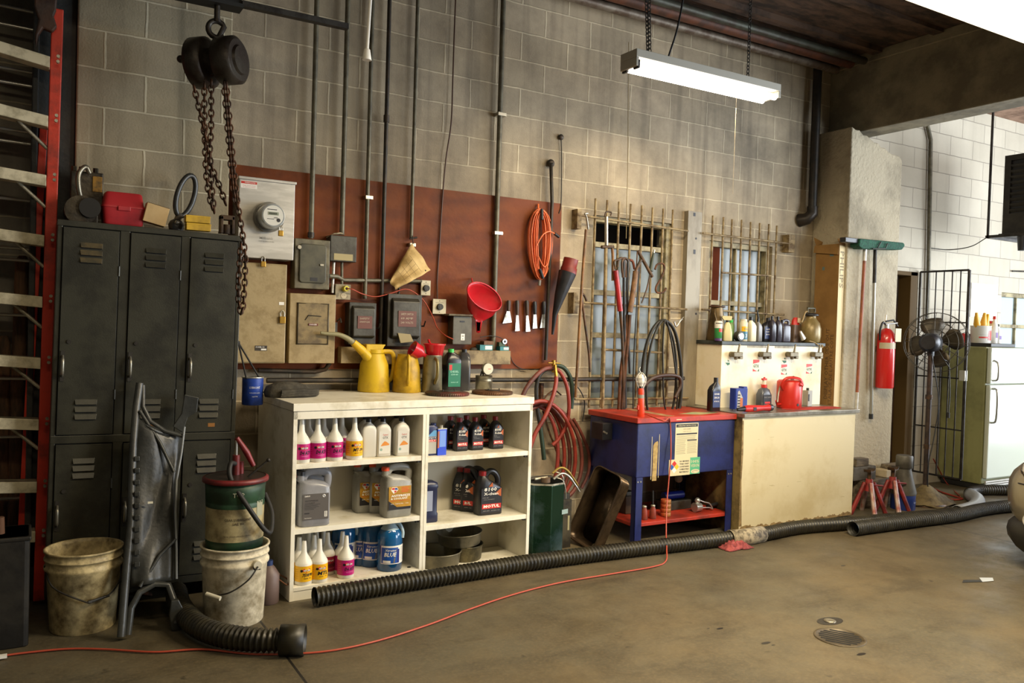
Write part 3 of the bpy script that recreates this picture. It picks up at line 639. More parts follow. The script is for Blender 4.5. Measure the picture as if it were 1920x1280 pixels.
# blue can hung by the lockers
p = PY(473, 758, -.36); BC = thing('hanging_can', 'blue open tin hanging by a black strap beside the lockers', 'can', p)
BL = mat('can_blue', '24439A', .4, col2='1B2F6B', scale=8)
U(BL).lathe([(.056, 0), (.058, .003), (.058, .15)], 28, capt=False).use(mat('can_print', 'C8CCD8', .5)).ctext('LUBRICANT', .012, .0586, 0, .1, .06).ctext('multi purpose grease', .007, .0586, 0, .07, .06).ctext('net 5 lb', .007, .0586, 0, .05, .03).build('body', BC)
U(CHR).lathe([(.058, .15), (.0605, .152), (.0605, .158), (.055, .158), (.054, .02), (.001, .02)], 28, False, False).build('rim', BC)
hk = PY(447, 642, -.3)-p
U(RUB).tube([(-.045, -.04, .15), tuple(hk)], .005, 6).tube([(.04, .02, .15), hk], .005, 6).sphere(hk, .01).build('strap', BC)
# ================================================================ white shelf unit and everything on it
WH = mat('cream_laminate', 'E8E3D2', .45, col2='C6BDA2', scale=5, amount=.3, bump=.05, bscale=30)
WHB = mat('laminate_back', 'B5AF9E', .6)
SR = math.atan2(.06, 1.52); SO = Vector((1.222, -.772, 0))
SW, SD, SH, TH = 1.535, .66, 1.06, .022
S_ = thing('shelf_unit', 'low cream-white double bookcase holding oil bottles and jugs', 'shelf', SO, rz=SR)
def loc(x, y, z): return SO+Vector((x*math.cos(SR)-y*math.sin(SR), x*math.sin(SR)+y*math.cos(SR), z))
XM = .80
U(WH).bx(-.004, SW+.004, -.006, SD, SH-.042, SH).build('top', S_, bevel=.002)
U(WH).bx(0, SW, 0, .02, SH-.085, SH-.044).build('front_rail', S_, bevel=.001)
U(WH).bx(0, .022, 0, SD, 0, SH-.044).build('side_panel', S_, bevel=.001)
U(WH).bx(SW-.022, SW, 0, SD, 0, SH-.044).build('side_panel', S_, bevel=.001)
U(WH).bx(XM-.035, XM-.016, 0, .33, 0, SH-.085).bx(XM-.014, XM+.005, 0, .33, 0, SH-.085).build('divider', S_, bevel=.001)
U(WHB).bx(.022, SW-.022, .33, .34, 0, SH-.05).build('back_panel', S_)
ZS = {'L': (.735, .385, .072), 'R': (.72, .318, .036)}
for side, (x0, x1) in (('L', (.022, XM-.035)), ('R', (XM+.005, SW-.022))):
    for i, z in enumerate(ZS[side]):
        U(WH).bx(x0, x1, .004 if i < 2 else 0, .33, z-.028 if i < 2 else z-.02, z).build('shelf_board', S_, bevel=.001)
    U(WH).bx(x0, x1, .004, .018, 0, ZS[side][2]-.02).build('kick_board', S_)
U(STEEL_D).cyl((XM-.07, .06, .072), (XM-.07, .06, .074), .012, 14).cyl((XM+.03, .04, .036), (XM+.03, .04, .038), .012, 14).cyl((SW-.08, .05, .036), (SW-.08, .05, .038), .014, 14).build('plug', S_)
mb = U(STEEL_D)
for x, z in ((SW-.03, .685), (SW-.03, .285), (XM-.045, .7), (XM-.045, .35)): mb.bx(x-.012, x+.006, .012, .03, z-.006, z+.008)
mb.build('shelf_pin', S_)
PW = mat('bottle_white', 'DCD8CC', .38); PW2 = mat('bottle_pearl', 'CFCBC0', .35)
MAG = mat('magenta_label', 'B3186F', .35); YEL = mat('yellow_label', 'E5AE16', .35); REDL = mat('logo_red', 'C42A1E', .4); INK = mat('ink_black', '17151A', .5); INKW = mat('ink_white', 'E8E4DA', .5)
DRED = mat('dark_red_label', '7E1630', .4); PINK = mat('pink_ink', 'DD8FB6', .5)
# ---- long-neck quart bottle; label wraps the body
def quart(kind, code, sub, loc_, label, grp):
    t = thing('oil_bottle', label, 'bottle', loc_, grp)
    R = .0465
    U(PW).lathe([(R-.004, 0), (R, .004), (R, .112), (R-.002, .118), (R-.012, .136), (.0185, .162), (.0155, .172), (.0115, .225), (.0105, .232)], 28).build('body', t)
    mb = U(kind).band(R+.0006, .02, .104, -2.2, 2.2, 30)
    r = R+.0012
    vs = [(r*math.sin(.1+.62*math.cos(a)*.8), -r*math.cos(.1+.62*math.cos(a)*.8), .082+.0135*math.sin(a)) for a in [2*PI*k/20 for k in range(20)]]
    mb.use(REDL).add(vs, [tuple(range(20))]); r += .0006
    mb.use(INK).ctext('RED LINE', .009, r+.0003, .14, .0815, .037)
    mb.use(INKW).ctext('RED LINE', .009, r+.0006, .12, .082, .037, bold=.03)
    mb.use(INK).add([(r*math.sin(-.5+.16*math.cos(a)), -r*math.cos(-.5+.16*math.cos(a)), .08+.007*math.sin(a)) for a in [2*PI*k/12 for k in range(12)]], [tuple(range(12))])
    mb.use(INK).ctext(code, .02, r, .2, .056, .062, shear=.2, bold=.03)
    mb.use(PINK if kind is not YEL else INK).ctext(sub, .0065, r, .2, .038, .045)
    for i in range(5): mb.use(PINK if kind is not YEL else INK).band(r, .086-i*.012, .0868-i*.012, -1.35, -.95+.05*(i % 2), 3)
    mb.build('label', t); return t
def at(side, i, x, y): return loc(x, y, ZS[side][i]+.0005)
RL1 = 'red logo on white long-neck bottles'
G1 = 'long-neck white oil bottles'
# position along the board from the column in the photograph, on a line y into the shelf
def onshelf(u, side, i, y):
    z = ZS[side][i]
    lo, hi = 0.0, SW
    for _ in range(40):
        m = (lo+hi)/2; p = loc(m, y, z+.05); d = p-CAM; c = 960+FPX*d.dot(RT)/d.dot(FW)
        if c < u: lo = m
        else: hi = m
    return loc(m, y, z+.0005)
a = quart(MAG, 'D4 ATF', 'synthetic', onshelf(565, 'L', 0, .055), 'leftmost magenta-label long-neck white bottle, front row of the top left shelf', G1)
dup(a, onshelf(595, 'L', 0, .062), 'second magenta-label long-neck white bottle from the left, front row of the top left shelf')
dup(a, onshelf(627, 'L', 0, .06), 'third magenta-label long-neck white bottle, beside the yellow-label one on the top left shelf')
y1 = quart(YEL, 'MT-90', 'gear oil', onshelf(664, 'L', 0, .06), 'yellow-label long-neck white bottle in the front row of the top left shelf', G1)
for u in (577, 606, 640): dup(a, onshelf(u, 'L', 0, .2), 'magenta-label long-neck white bottle in the back row of the top left shelf', 'back row long-neck bottles on the top left shelf')
b1 = quart(YEL, '75W90', 'GEAR OIL', onshelf(569, 'L', 2, .055), 'yellow-label long-neck white bottle at the left end of the bottom shelf front row', G1)
m1 = quart(YEL, 'MTL', 'gear oil', onshelf(598, 'L', 2, .055), 'second yellow-label long-neck bottle from the left on the bottom shelf, lettered in black', G1)
d6 = quart(MAG, 'D6 ATF', 'synthetic', onshelf(648, 'L', 2, .06), 'frontmost magenta-label long-neck bottle on the bottom left shelf', G1)
dup(d6, onshelf(641, 'L', 2, .15), 'magenta-label long-neck bottle directly behind the frontmost one on the bottom left shelf')
r1 = quart(DRED, 'SHOCK', 'proof', onshelf(613, 'L', 2, .17), 'dark-red-label long-neck bottle in the middle of the bottom left shelf', G1)
dup(r1, onshelf(628, 'L', 2, .27), 'dark-red-label long-neck bottle at the back of the bottom left shelf, left of the blue jugs')
for u, y, l in ((560, .14, 'at the left panel behind the front row'), (588, .15, 'behind the two yellow-label ones'), (592, .24, 'in the third row'), (606, .29, 'in the back row'), (578, .25, 'in the third row beside the left panel'), (570, .3, 'in the back left corner')):
    c = dup(m1, onshelf(u, 'L', 2, y), 'yellow-label long-neck bottle '+l+' of the bottom left shelf')
# ---- white square-shouldered bottles
def gtx(loc_, label, grp, lab=True, cap=True):
    t = thing('oil_bottle', label, 'bottle', loc_, grp)
    h = .215
    U(PW2).loft([(0, .038, .026, 6), (.004, .043, .031, 6), (.15, .043, .031, 6), (.168, .038, .028, 4), (.186, .022, .02, 2.5), (.19, .015, .015), (.197, .015, .015)], 32).build('body', t)
    if cap: U(BLKP).lathe([(.016, .197), (.016, .218), (.014, .22)], 18).build('cap', t)
    if lab:
        mb = U(mat('pearl_label', 'D5D2C8', .4)).bx(-.034, .034, -.0318, -.0308, .018, .145)
        mb.use(REDL).ftext('Castrol', .01, .004, .125, -.0322, .032).use(INK).ftext('GTX', .014, .004, .108, -.0322, .034)
        mb.use(mat('swoosh_orange', 'D98A35', .5)).add([(-.024, -.0322, .06), (.026, -.0322, .064), (.03, -.0322, .07), (.01, -.0322, .085), (.0, -.0322, .088), (-.012, -.0322, .076)], [(0, 1, 2, 3, 4, 5)], False)
        mb.use(mat('teal_seal', '8FA79A', .5)).add([(-.02+.008*math.cos(q), -.0322, .04+.008*math.sin(q)) for q in [2*PI*k/14 for k in range(14)]], [tuple(range(14))], False)
        mb.build('label', t)
    return t
G2 = 'square-shouldered white oil bottles'
g = gtx(onshelf(717, 'L', 0, .09), 'middle square-shouldered white oil bottle of the front row on the top left shelf', G2)
dup(g, onshelf(752, 'L', 0, .075), 'rightmost square-shouldered white oil bottle, beside the divider on the top left shelf')
g2 = gtx(onshelf(690, 'L', 0, .1), 'plain-backed square-shouldered white oil bottle next to the yellow-label bottle on the top left shelf', G2, lab=False)
for u in (684, 712, 742): dup(g2, onshelf(u, 'L', 0, .22), 'plain white square-shouldered bottle in the back row of the top left shelf', 'back row square white bottles')
# ---- jugs: square gallon body with a loop handle and an offset cap
def jug(name, label, cat, loc_, m, capm, w, d, h, grp=None, rz=0, neckx=-.4, sq=5, handle=True):
    t = thing(name, label, cat, loc_, grp, rz=rz)
    W, D_ = w/2, d/2
    mb = U(m).loft([(0, W*.92, D_*.9, sq), (h*.02, W, D_, sq), (h*.07, W*.985, D_*.98, sq), (h*.09, W, D_, sq), (h*.64, W, D_, sq), (h*.66, W*.98, D_*.97, sq), (h*.71, W*.98, D_*.97, sq), (h*.78, W*.8, D_*.85, 3, -W*.12), (h*.83, W*.5, D_*.6, 2.5, neckx*w*.75)], 36)
    nx = neckx*w
    mb.cyl((nx, 0, h*.8), (nx, 0, h*.93), w*.12, 18)
    mb.build('body', t)
    if handle:
        U(m).tube(curve([(nx+w*.06, 0, h*.86), (nx+w*.2, 0, h*.955), (nx+w*.5, 0, h*.975), (W*.86, 0, h*.93), (W*.93, 0, h*.8), (W*.86, 0, h*.68)], 6), w*.085, 12, flat=1.5).build('handle', t)
    U(capm).cyl((nx, 0, h*.915), (nx, 0, h*.985), w*.135, 18).build('cap', t)
    return t
OCAP = mat('orange_cap', 'D24A20', .45); GREYP = mat('grey_plastic', '9C9A92', .33, col2='858379', scale=4)
GOLD = mat('gold_label', 'A87A1C', .35, col2='C2932C', scale=10)
def coolant_label(t, w, d, h):
    y = -d/2-.0012; mb = U(GOLD).bx(-w*.41, w*.41, y, y+.001, h*.16, h*.62)
    mb.use(INK).bx(-w*.41, w*.41, y-.0003, y, h*.16, h*.21).prism([(-w*.41, h*.21), (-w*.1, h*.21), (-w*.41, h*.34)], y-.0003, y, 'y')
    mb.use(INKW).prism([(-w*.34, h*.56), (-w*.3, h*.605), (-w*.12, h*.605), (-w*.06, h*.56), (-w*.14, h*.51), (-w*.24, h*.48)], y-.0006, y, 'y')
    mb.use(REDL).prism([(-w*.32, h*.565), (-w*.29, h*.595), (-w*.2, h*.595), (-w*.2, h*.555)], y-.001, y, 'y').prism([(-w*.2, h*.495), (-w*.14, h*.52), (-w*.12, h*.54), (-w*.22, h*.54)], y-.001, y, 'y')
    mb.use(mat('logo_blue', '2A4D9C', .4)).prism([(-w*.19, h*.595), (-w*.12, h*.595), (-w*.075, h*.555), (-w*.19, h*.555)], y-.001, y, 'y')
    mb.use(INKW).ftext('ANTIFREEZE', h*.042, .005, h*.435, y-.0006, w*.7, bold=.03).ftext('& COOLANT', h*.042, -.004, h*.38, y-.0006, w*.62, bold=.03)
    mb.use(OCAP).ftext('EXTENDED LIFE PROTECTION', h*.02, 0, h*.335, y-.0006, w*.7)
    for i in range(4): mb.bx(w*.05, w*.36-(i % 2)*.01, y-.0004, y, h*(.585-.028*i), h*(.598-.028*i))
    mb.use(INKW).ftext('50/50   PREDILUTED   1 GAL', h*.018, 0, h*.275, y-.0006, w*.66)
    mb.build('label', t)
JW, JD, JH = .17, .115, .29
j = jug('coolant_jug', 'frontmost grey antifreeze jug with gold label at the right of the middle left shelf', 'jug', onshelf(741, 'L', 1, .075), GREYP, OCAP, JW, JD, JH, 'grey antifreeze jugs', rz=.05)
coolant_label(j, JW, JD, JH)
dup(j, onshelf(719, 'L', 1, .19), 'grey antifreeze jug with orange cap squeezed between the front jug and the back one', rz=-.35)
dup(j, onshelf(689, 'L', 1, .25), 'rearmost grey antifreeze jug of the middle left shelf, half hidden', rz=.0)
GR2 = mat('steel_grey_plastic', '8E8E92', .3, col2='7C7C80', scale=4)
k1 = jug('coolant_jug', 'grey antifreeze jug with dark grey label standing alone at the left of the middle shelf', 'jug', onshelf(586, 'L', 1, .075), GR2, BLKP, .172, .115, .30, rz=-.02, sq=5)
y = -.0588; w, h = .172, .30
mb = U(mat('slate_label', '5C5754', .45)).bx(-w*.41, w*.41, y, y+.001, h*.13, h*.6)
mb.use(INKW).ftext('BMW', h*.028, -w*.27, h*.56, y-.0006, w*.17).ftext('Part Number', h*.015, -w*.24, h*.165, y-.0006, w*.22)
mb.add([(w*.26+w*.05*math.cos(q), y-.0005, h*.555+w*.05*math.sin(q)) for q in [2*PI*k/16 for k in range(16)]], [tuple(range(16))], False)
mb.use(mat('roundel_blue', '3A4A78', .4)).bx(w*.26-w*.03, w*.26, y-.001, y, h*.555, h*.555+w*.03).bx(w*.26, w*.26+w*.03, y-.001, y, h*.555-w*.03, h*.555)
mb.use(mat('label_ink', '2B2827', .6)).ftext('ANTIFREEZE', h*.024, -w*.14, h*.475, y-.0006, w*.42).ftext('COOLANT', h*.024, -w*.19, h*.435, y-.0006, w*.32)
for i, ww in enumerate((.5, .42, .46, .36, .3)): mb.bx(-w*.36, -w*.36+w*ww, y-.0004, y, h*(.405-.022*i), h*(.412-.022*i))
mb.bx(-w*.36, -w*.2, y-.0004, y, h*.24, h*.26)
mb.use(INKW).bx(w*.28, w*.37, y-.0005, y, h*.17, h*.27).use(INK)
for i in range(4): mb.bx(w*.3, w*.345, y-.001, y, h*(.185+.022*i), h*(.194+.022*i))
mb.build('label', k1)
k2 = dup(k1, onshelf(583, 'L', 1, .22), 'grey jug hidden behind the dark-grey-label antifreeze jug on the middle left shelf', rz=0)
b = jug('coolant_jug', 'dark jug with a red cap in the left corner of the middle left shelf', 'jug', onshelf(558, 'L', 1, .2), mat('dark_jug', '2C2A30', .4), mat('red_cap', 'A82220', .4), .1, .07, .27, rz=1.3)
# ---- blue washer fluid gallons
BLF = mat('washer_fluid_blue', '14588E', .12, col2='0E4068', scale=3, coat=.4); CLR = mat('cloudy_plastic', '9FB4BE', .2)
def washer(loc_, label, grp):
    t = thing('washer_fluid_jug', label, 'jug', loc_, grp); R = .073
    U(BLF).lathe([(R-.006, 0), (R, .006), (R, .19), (R*.93, .215), (R*.75, .235)], 30, capt=False).use(CLR).lathe([(R*.75, .235), (R*.45, .262), (.022, .275), (.022, .285)], 30, capb=False).build('body', t)
    U(CLR).tube(curve([(.02, -.015, .27), (.045, -.03, .262), (.062, -.038, .22), (.058, -.044, .185)], 5), .011, 10).build('handle', t)
    U(mat('pale_cap', 'B9B4A6', .4)).cyl((0, 0, .282), (0, 0, .3), .023, 18).build('cap', t)
    r = R+.0012
    mb = U(INKW).band(r, .045, .15, -1.1, 1.25, 20).use(mat('label_blue', '1C4FA0', .35)).band(r+.0004, .05, .14, -1.05, .32, 12)
    mb.use(mat('label_deep', '1F2C78', .35)).band(r+.0006, .05, .13, .22, .45, 4)
    mb.use(INKW).ctext('Xtreme', .014, r+.001, -.32, .125, .065, shear=.2).ctext('BLUE', .024, r+.001, -.35, .1, .07, shear=.2, bold=.03).band(r+.0008, .052, .066, -.9, -.3, 5)
    vs = [(-.0, .135), (.05, .135), (-.12, .05), (-.25, .05)]
    mb.use(mat('wiper_grey', '6E6A66', .4)).add([((r+.0012)*math.sin(a+.15), -(r+.0012)*math.cos(a+.15), z) for a, z in vs], [(3, 2, 1, 0)], False)
    mb.use(mat('fine_print', '8B8F98', .6))
    for i in range(9): mb.band(r+.0006, .062+i*.009, .0645+i*.009, .6, 1.15, 4)
    mb.build('label', t); return t
GW = 'blue windshield washer fluid gallons'
wj = washer(onshelf(730, 'L', 2, .09), 'frontmost gallon jug of bright blue washer fluid on the bottom left shelf', GW)
dup(wj, onshelf(698, 'L', 2, .21), 'blue washer fluid jug directly behind the frontmost one', rz=-.1)
dup(wj, onshelf(678, 'L', 2, .265), 'blue washer fluid jug against the back panel between two others', rz=-.3)
dup(wj, onshelf(644, 'L', 2, .26), 'leftmost blue washer fluid jug at the back of the bottom left shelf', rz=0)
# ---- right bay
BJ = mat('black_bottle', '141416', .28, col2='1E1C20', scale=5); RC = mat('dark_red_cap', '7E1518', .4)
def motul(loc_, label, grp, s=1.0, big=False):
    t = thing('oil_jug' if big else 'oil_bottle', label, 'jug' if big else 'bottle', loc_, grp)
    if not big:
        W, D_, h = .043, .03, .205
        U(BJ).loft([(0, W*.93, D_*.9, 6), (.004, W, D_, 6), (h*.6, W, D_, 6), (h*.72, W*.82, D_*.95, 5, -W*.12), (h*.82, W*.5, D_*.75, 3, -W*.2), (h*.86, .015, .015, 2, -W*.22), (h*.9, .015, .015, 2, -W*.22)], 30).build('body', t)
        U(RC).cyl((-W*.22, 0, h*.88), (-W*.22, 0, h), .018, 18).build('cap', t)
    else:
        W, D_, h = .085, .05, .27
        U(BJ).loft([(0, W*.95, D_*.92, 6), (.005, W, D_, 6), (h*.6, W, D_, 6), (h*.68, W*.86, D_*.95, 5, -W*.1), (h*.8, W*.45, D_*.8, 3, -W*.42), (h*.9, W*.28, .028, 2, -W*.5)], 34).build('body', t)
        U(BJ).tube(curve([(-W*.35, 0, h*.86), (W*.05, 0, h*.98), (W*.5, 0, h*.95), (W*.82, 0, h*.8), (W*.78, 0, h*.6)], 6), .016, 12, flat=1.3).build('handle', t)
        U(RC).cyl((-W*.5, 0, h*.88), (-W*.5, 0, h*1.0), .024, 18).build('cap', t)
    y = -D_-.0006; k = W
    mb = U(INK).bx(-k*.86, k*.86, y, y+.001, h*.06, h*.62)
    mb.use(mat('ember_orange', 'B4561C', .5)).prism([(-k*.25, h*.66), (k*.05, h*.76), (k*.1, h*.66)], y-.0003, y+.004, 'y').prism([(k*.3, h*.5), (k*.8, h*.62), (k*.8, h*.42)], y-.0004, y, 'y')
    mb.use(INKW).ftext('8100', h*.085, -k*.12, h*.6, y-.0008, k*1.05, bold=.02, shear=.1).ftext('X-clean', h*.065, -k*.05, h*.5, y-.0008, k*1.2, bold=.02)
    mb.use(mat('dim_ink', '8A8580', .6)).ftext('5W-40', h*.025, -k*.5, h*.41, y-.0008, k*.5).ftext('100% SYNTHETIC', h*.02, -k*.2, h*.365, y-.0008, k*.9).ftext('API SN   ACEA C3', h*.022, 0, h*.105, y-.0008, k*1.4)
    mb.use(REDL).bx(-k*.78, k*.8, y-.0006, y, h*.155, h*.265).use(INKW).ftext('MOTUL', h*.07, 0, h*.21, y-.0012, k*1.35, bold=.04, shear=.1)
    mb.build('label', t); return t
GM = 'black one-litre oil bottles with red caps'
m = motul(onshelf(863, 'R', 0, .17), 'leftmost front black oil bottle with red cap on the top right shelf', GM)
dup(m, onshelf(892, 'R', 0, .17), 'middle front black oil bottle with red cap on the top right shelf')
dup(m, onshelf(930, 'R', 0, .17), 'rightmost front black oil bottle with red cap on the top right shelf')
for u in (846, 876, 908): dup(m, onshelf(u, 'R', 0, .27), 'black oil bottle with red cap in the back row of the top right shelf', 'back row black oil bottles')
M5 = motul(onshelf(914, 'R', 1, .13), 'large black five-litre oil jug with red cap, frontmost on the middle right shelf', 'black five-litre oil jugs', big=True)
dup(M5, onshelf(888, 'R', 1, .24), 'second black oil jug, partly behind the frontmost one on the middle right shelf', rz=-.5)
dup(M5, onshelf(874, 'R', 1, .27), 'rearmost black oil jug by the back panel of the middle right shelf', rz=-.9)
# navy bottle and blue tin
NV = mat('navy_plastic', '1B2550', .35)
t = thing('oil_bottle', 'navy blue oil bottle with grey and blue label beside the blue tin', 'bottle', at('R', 0, XM+.062, .10))
U(NV).loft([(0, .047, .033, 6), (.004, .05, .035, 6), (.14, .05, .035, 6), (.17, .042, .033, 4), (.178, .03, .03, 3)], 30).build('body', t)
y = -.0356
mb = U(mat('silver_label', 'A8A59B', .4)).bx(-.035, .028, y-.0006, y, .012, .115).use(mat('sky_label', '5F97C4', .4)).prism([(-.03, .115), (.028, .115), (.028, .15), (.01, .15)], y-.0006, y+.002, 'y')
mb.use(REDL).bx(-.033, .026, y-.0012, y, .082, .096).use(NV).bx(-.033, .026, y-.0012, y, .098, .113).use(INKW).ftext('LIQUI', .011, -.003, .1055, y-.0018, .05).ftext('MOLY', .011, -.003, .089, y-.0018, .05)
mb.build('label', t); U(NV).cyl((.022, 0, .175), (.022, 0, .19), .017, 16).build('cap', t)
t = thing('additive_tin', 'narrow bright blue tin with orange side panel standing on the top right shelf', 'tin', onshelf(826, 'R', 0, .075), rz=.1)
CB_ = mat('cobalt_tin', '1C3FC0', .3, .1)
U(CB_).bx(-.03, .03, -.018, .018, 0, .155).use(mat('tin_text', '6E92DC', .5)).bx(-.018, .024, -.0186, -.018, .05, .148).use(mat('tin_orange', 'B5652A', .4)).bx(-.0306, -.03, -.016, .016, .04, .14).bx(-.03, -.021, -.0188, -.018, .045, .145).build('body', t, bevel=.002)
U(ALU).bx(-.031, .031, -.019, .019, .155, .16).cyl((0, 0, .16), (0, 0, .178), .011, 12).build('cap', t)
t = thing('oil_jug', 'dark navy blue oil jug cut off by the divider on the middle right shelf', 'jug', at('R', 1, XM+.066, .11))
U(mat('deep_navy', '151A3A', .35)).loft([(0, .05, .042, 6), (.005, .054, .045, 6), (.05, .054, .045, 6), (.06, .048, .043, 6), (.2, .048, .043, 6), (.21, .054, .045, 6), (.235, .05, .042, 4), (.245, .03, .03)], 30).use(mat('blue_white_label', '8C93A8', .4)).bx(-.035, .012, -.0448, -.0438, .07, .19).build('body', t)
# drain pans
def pan(x, y, z, r, h, label, rx=0, ry=0, m=None):
    t = thing('drain_pan', label, 'pan', loc(x, y, z), rx=rx, ry=ry)
    U(m).lathe([(r*.9, 0), (r*.93, .004), (r*.99, h*.9), (r*1.03, h*.93), (r*1.04, h), (r*1.0, h), (r*.96, h*.9), (r*.9, .008), (.001, .008)], 44, capt=False).build('body', t)
    return t
TIN = mat('oily_tin', '5A5648', .35, .5, col2='77705C', scale=8, amount=.5)
TIN2 = mat('old_brass_tin', '6B6245', .42, .5, col2='37321F', scale=9, amount=.5)
pan(XM+.165, .165, .0365, .15, .085, 'round dark drain pan in front on the bottom right shelf', m=TIN)
pan(XM+.37, .2, .0365, .125, .095, 'round brassy drain pan behind the dark one on the bottom right shelf', m=TIN2)
pan(XM+.345, .2, .1345, .14, .075, 'tilted drain pan resting on top of the brassy one', ry=-.05, m=TIN)
# ---------------------------------------------------------------- on top of the shelf unit
def top(u, v): q = PZ(u, v, SH); return Vector((q.x, q.y, SH+.001))
GC = mat('grey_cloth', '4A453A', .9, col2='332F27', scale=12, bump=.5, bscale=40)
c = top(548, 745); t = thing('work_cloth', 'folded grey-brown work cap and rag at the left end of the shelf top', 'cloth', (c.x, c.y+.06, c.z), rz=.1)
U(GC).loft([(0, .14, .07, 2.4), (.025, .15, .08, 2.4), (.06, .12, .07, 2.2, -.015), (.08, .07, .04, 2, -.02), (.086, .02, .015, 2, -.02)], 28).build('cap', t)
mb = U(GC)
for i in range(3): mb.tube(curve([(-.08, -.075-.006*i, .012+.011*i), (.02, -.09, .016+.012*i), (.12, -.07, .014+.01*i), (.16, -.02, .014+.008*i)], 5), .012, 8)
mb.build('fold', t)
YJ = mat('yellow_polythene', 'D8B421', .45, col2='B08C1C', scale=6, amount=.3); YJ2 = mat('smudged_yellow', 'CDA51E', .45, col2='6B5317', scale=7, amount=.33, sharp=.35)
def pitcher(loc_, label, m, h, r0, r1, rz, spout=False, tilt=0):
    t = thing('oil_pitcher', label, 'jug', loc_, rz=rz)
    U(m).loft([(0, r0*.96, r0*.96), (.006, r0, r0), (h*.55, r0*.88, r0*.88), (h*.78, r1*1.05, r1*1.05), (h*.84, r1, r1), (h*.86, r1*1.04, r1*1.04), (h*.865, r1*.95, r1*.95), (h*.5, r0*.8, r0*.8), (.01, r0*.85, r0*.85), (.01, .001, .001)], 32, capt=False).build('body', t)
    U(m).tube(curve([(r1*.9, 0, h*.82), (r0*1.15, 0, h*.8), (r0*1.32, 0, h*.6), (r0*1.2, 0, h*.3), (r0*.93, 0, h*.2)], 6), .011, 10, flat=1.4).build('handle', t)
    return t
pj = top(710, 736); t = pitcher((pj.x, pj.y+.09, pj.z), 'left yellow plastic oil pitcher with a long curved grey spout', YJ, .31, .102, .058, .0, True)
U(YJ).prism([(-.07, .255), (-.07, .3), (.06, .3), (.03, .255)], -.04, .04, 'y').tube([(-.03, -.02, .2), (-.1, -.02, .27)], [.04, .025], 16).build('lip', t, bevel=.004)
U(mat('spout_joint', 'E0B41C', .45)).tube([(-.085, -.02, .255), (-.15, -.02, .31)], [.03, .022], 16).build('spout_collar', t)
U(mat('grey_spout', '8E8764', .45)).tube(curve([(-.14, -.02, .3), (-.19, -.02, .335), (-.25, -.02, .358), (-.32, -.02, .362), (-.36, -.02, .367)], 5), [.02+(.008-.02)*i/20 for i in range(21)], 12).build('spout', t)
pj = top(770, 737); t = pitcher((pj.x+.01, pj.y+.09, pj.z), 'right yellow oil pitcher with black smudges and its handle in front', YJ2, .28, .092, .062, -1.9)
# galvanised pitcher
GAL = mat('galvanised', '8D8875', .35, .7, col2='6B6552', scale=8, amount=.4)
pj = PY(818, 735, -.34); pj.z = SH+.001; t = thing('metal_pitcher', 'dull galvanised metal pitcher with a red funnel in its mouth', 'jug', (pj.x, pj.y+.07, pj.z)); mcx = Vector((pj.x, pj.y+.07, pj.z))
U(GAL).lathe([(.066, 0), (.068, .004), (.06, .235), (.062, .24), (.058, .24), (.056, .02), (.001, .02)], 30, capt=False).build('body', t)
U(mat('brass_strap', '8C7F52', .4, .6)).tube(curve([(-.01, -.062, .22), (-.01, -.095, .2), (-.01, -.1, .12), (-.01, -.066, .06)], 5), .009, 8, flat=1.3).build('handle', t)
RF = mat('red_polythene', 'C8202A', .28, col2='B01922', scale=4, coat=.2)
c = mcx+Vector((.012, 0, .205)); t = thing('funnel', 'round red plastic funnel sitting in the galvanised pitcher', 'funnel', c)
U(RF).lathe([(.012, -.08), (.016, 0), (.052, .03), (.066, .095), (.072, .1), (.072, .108), (.066, .108), (.05, .035), (.012, .01)], 32, False, False).build('cone', t)
U(RF).tube([(.0, .06, .1), (.0, .085, .115), (0, .095, .13)], .008, 8).build('tab', t)
c = mcx+Vector((-.085, -.01, .25)); t = thing('funnel', 'small red funnel lying on its side against the larger red funnel', 'funnel', c, ry=-1.1)
U(RF).lathe([(.01, -.08), (.014, -.02), (.045, .015), (.05, .07), (.052, .072), (.046, .07), (.042, .02), (.01, -.01)], 28, False, False).build('cone', t)
U(mat('spout_grime', '5A4A38', .6)).cyl((0, 0, -.12), (0, 0, -.07), .011, 10).build('spout', t)
# black bottle with green label and grey bottle
pj = PY(851, 735, -.24); pj.z = SH+.001; t = thing('oil_jug', 'black jug with green label and bright green cap on the shelf top', 'jug', (pj.x, pj.y+.04, pj.z))
U(BJ).loft([(0, .052, .04, 6), (.005, .055, .042, 6), (.2, .055, .042, 6), (.235, .045, .038, 4), (.255, .025, .025, 2, -.01)], 30).use(mat('green_label', '0E6B4A', .35)).bx(-.045, .045, -.0435, -.042, .03, .185).use(mat('mint_ink', '9AD0B8', .5)).ftext('DIESEL', .013, 0, .13, -.0442, .06).ftext('15W-40', .01, 0, .11, -.0442, .05).ftext('motor oil', .01, 0, .06, -.0442, .05).use(REDL).bx(-.04, -.02, -.0442, -.043, .14, .175).build('body', t)
U(mat('lime_cap', '3FBF5A', .4)).cyl((-.01, 0, .255), (-.01, 0, .278), .02, 16).build('cap', t)
pj = PY(878, 735, -.25); pj.z = SH+.001; t = thing('oil_jug', 'dark grey plastic jug behind the green-label black jug', 'jug', (pj.x+.005, pj.y+.08, pj.z), rz=1.2)
U(mat('charcoal_plastic', '3A3A3C', .3)).loft([(0, .055, .038, 6), (.005, .058, .04, 6), (.2, .058, .04, 6), (.24, .04, .035, 3, .01), (.255, .02, .02, 2, .015)], 30).build('body', t)
U(BLKP).cyl((.015, 0, .25), (.015, 0, .275), .018, 14).build('cap', t)
pj = PY(913, 735, -.25); pj.z = SH+.001; t = thing('small_can', 'small galvanised can holding a pressure gauge and clips', 'can', (pj.x, pj.y+.05, pj.z))
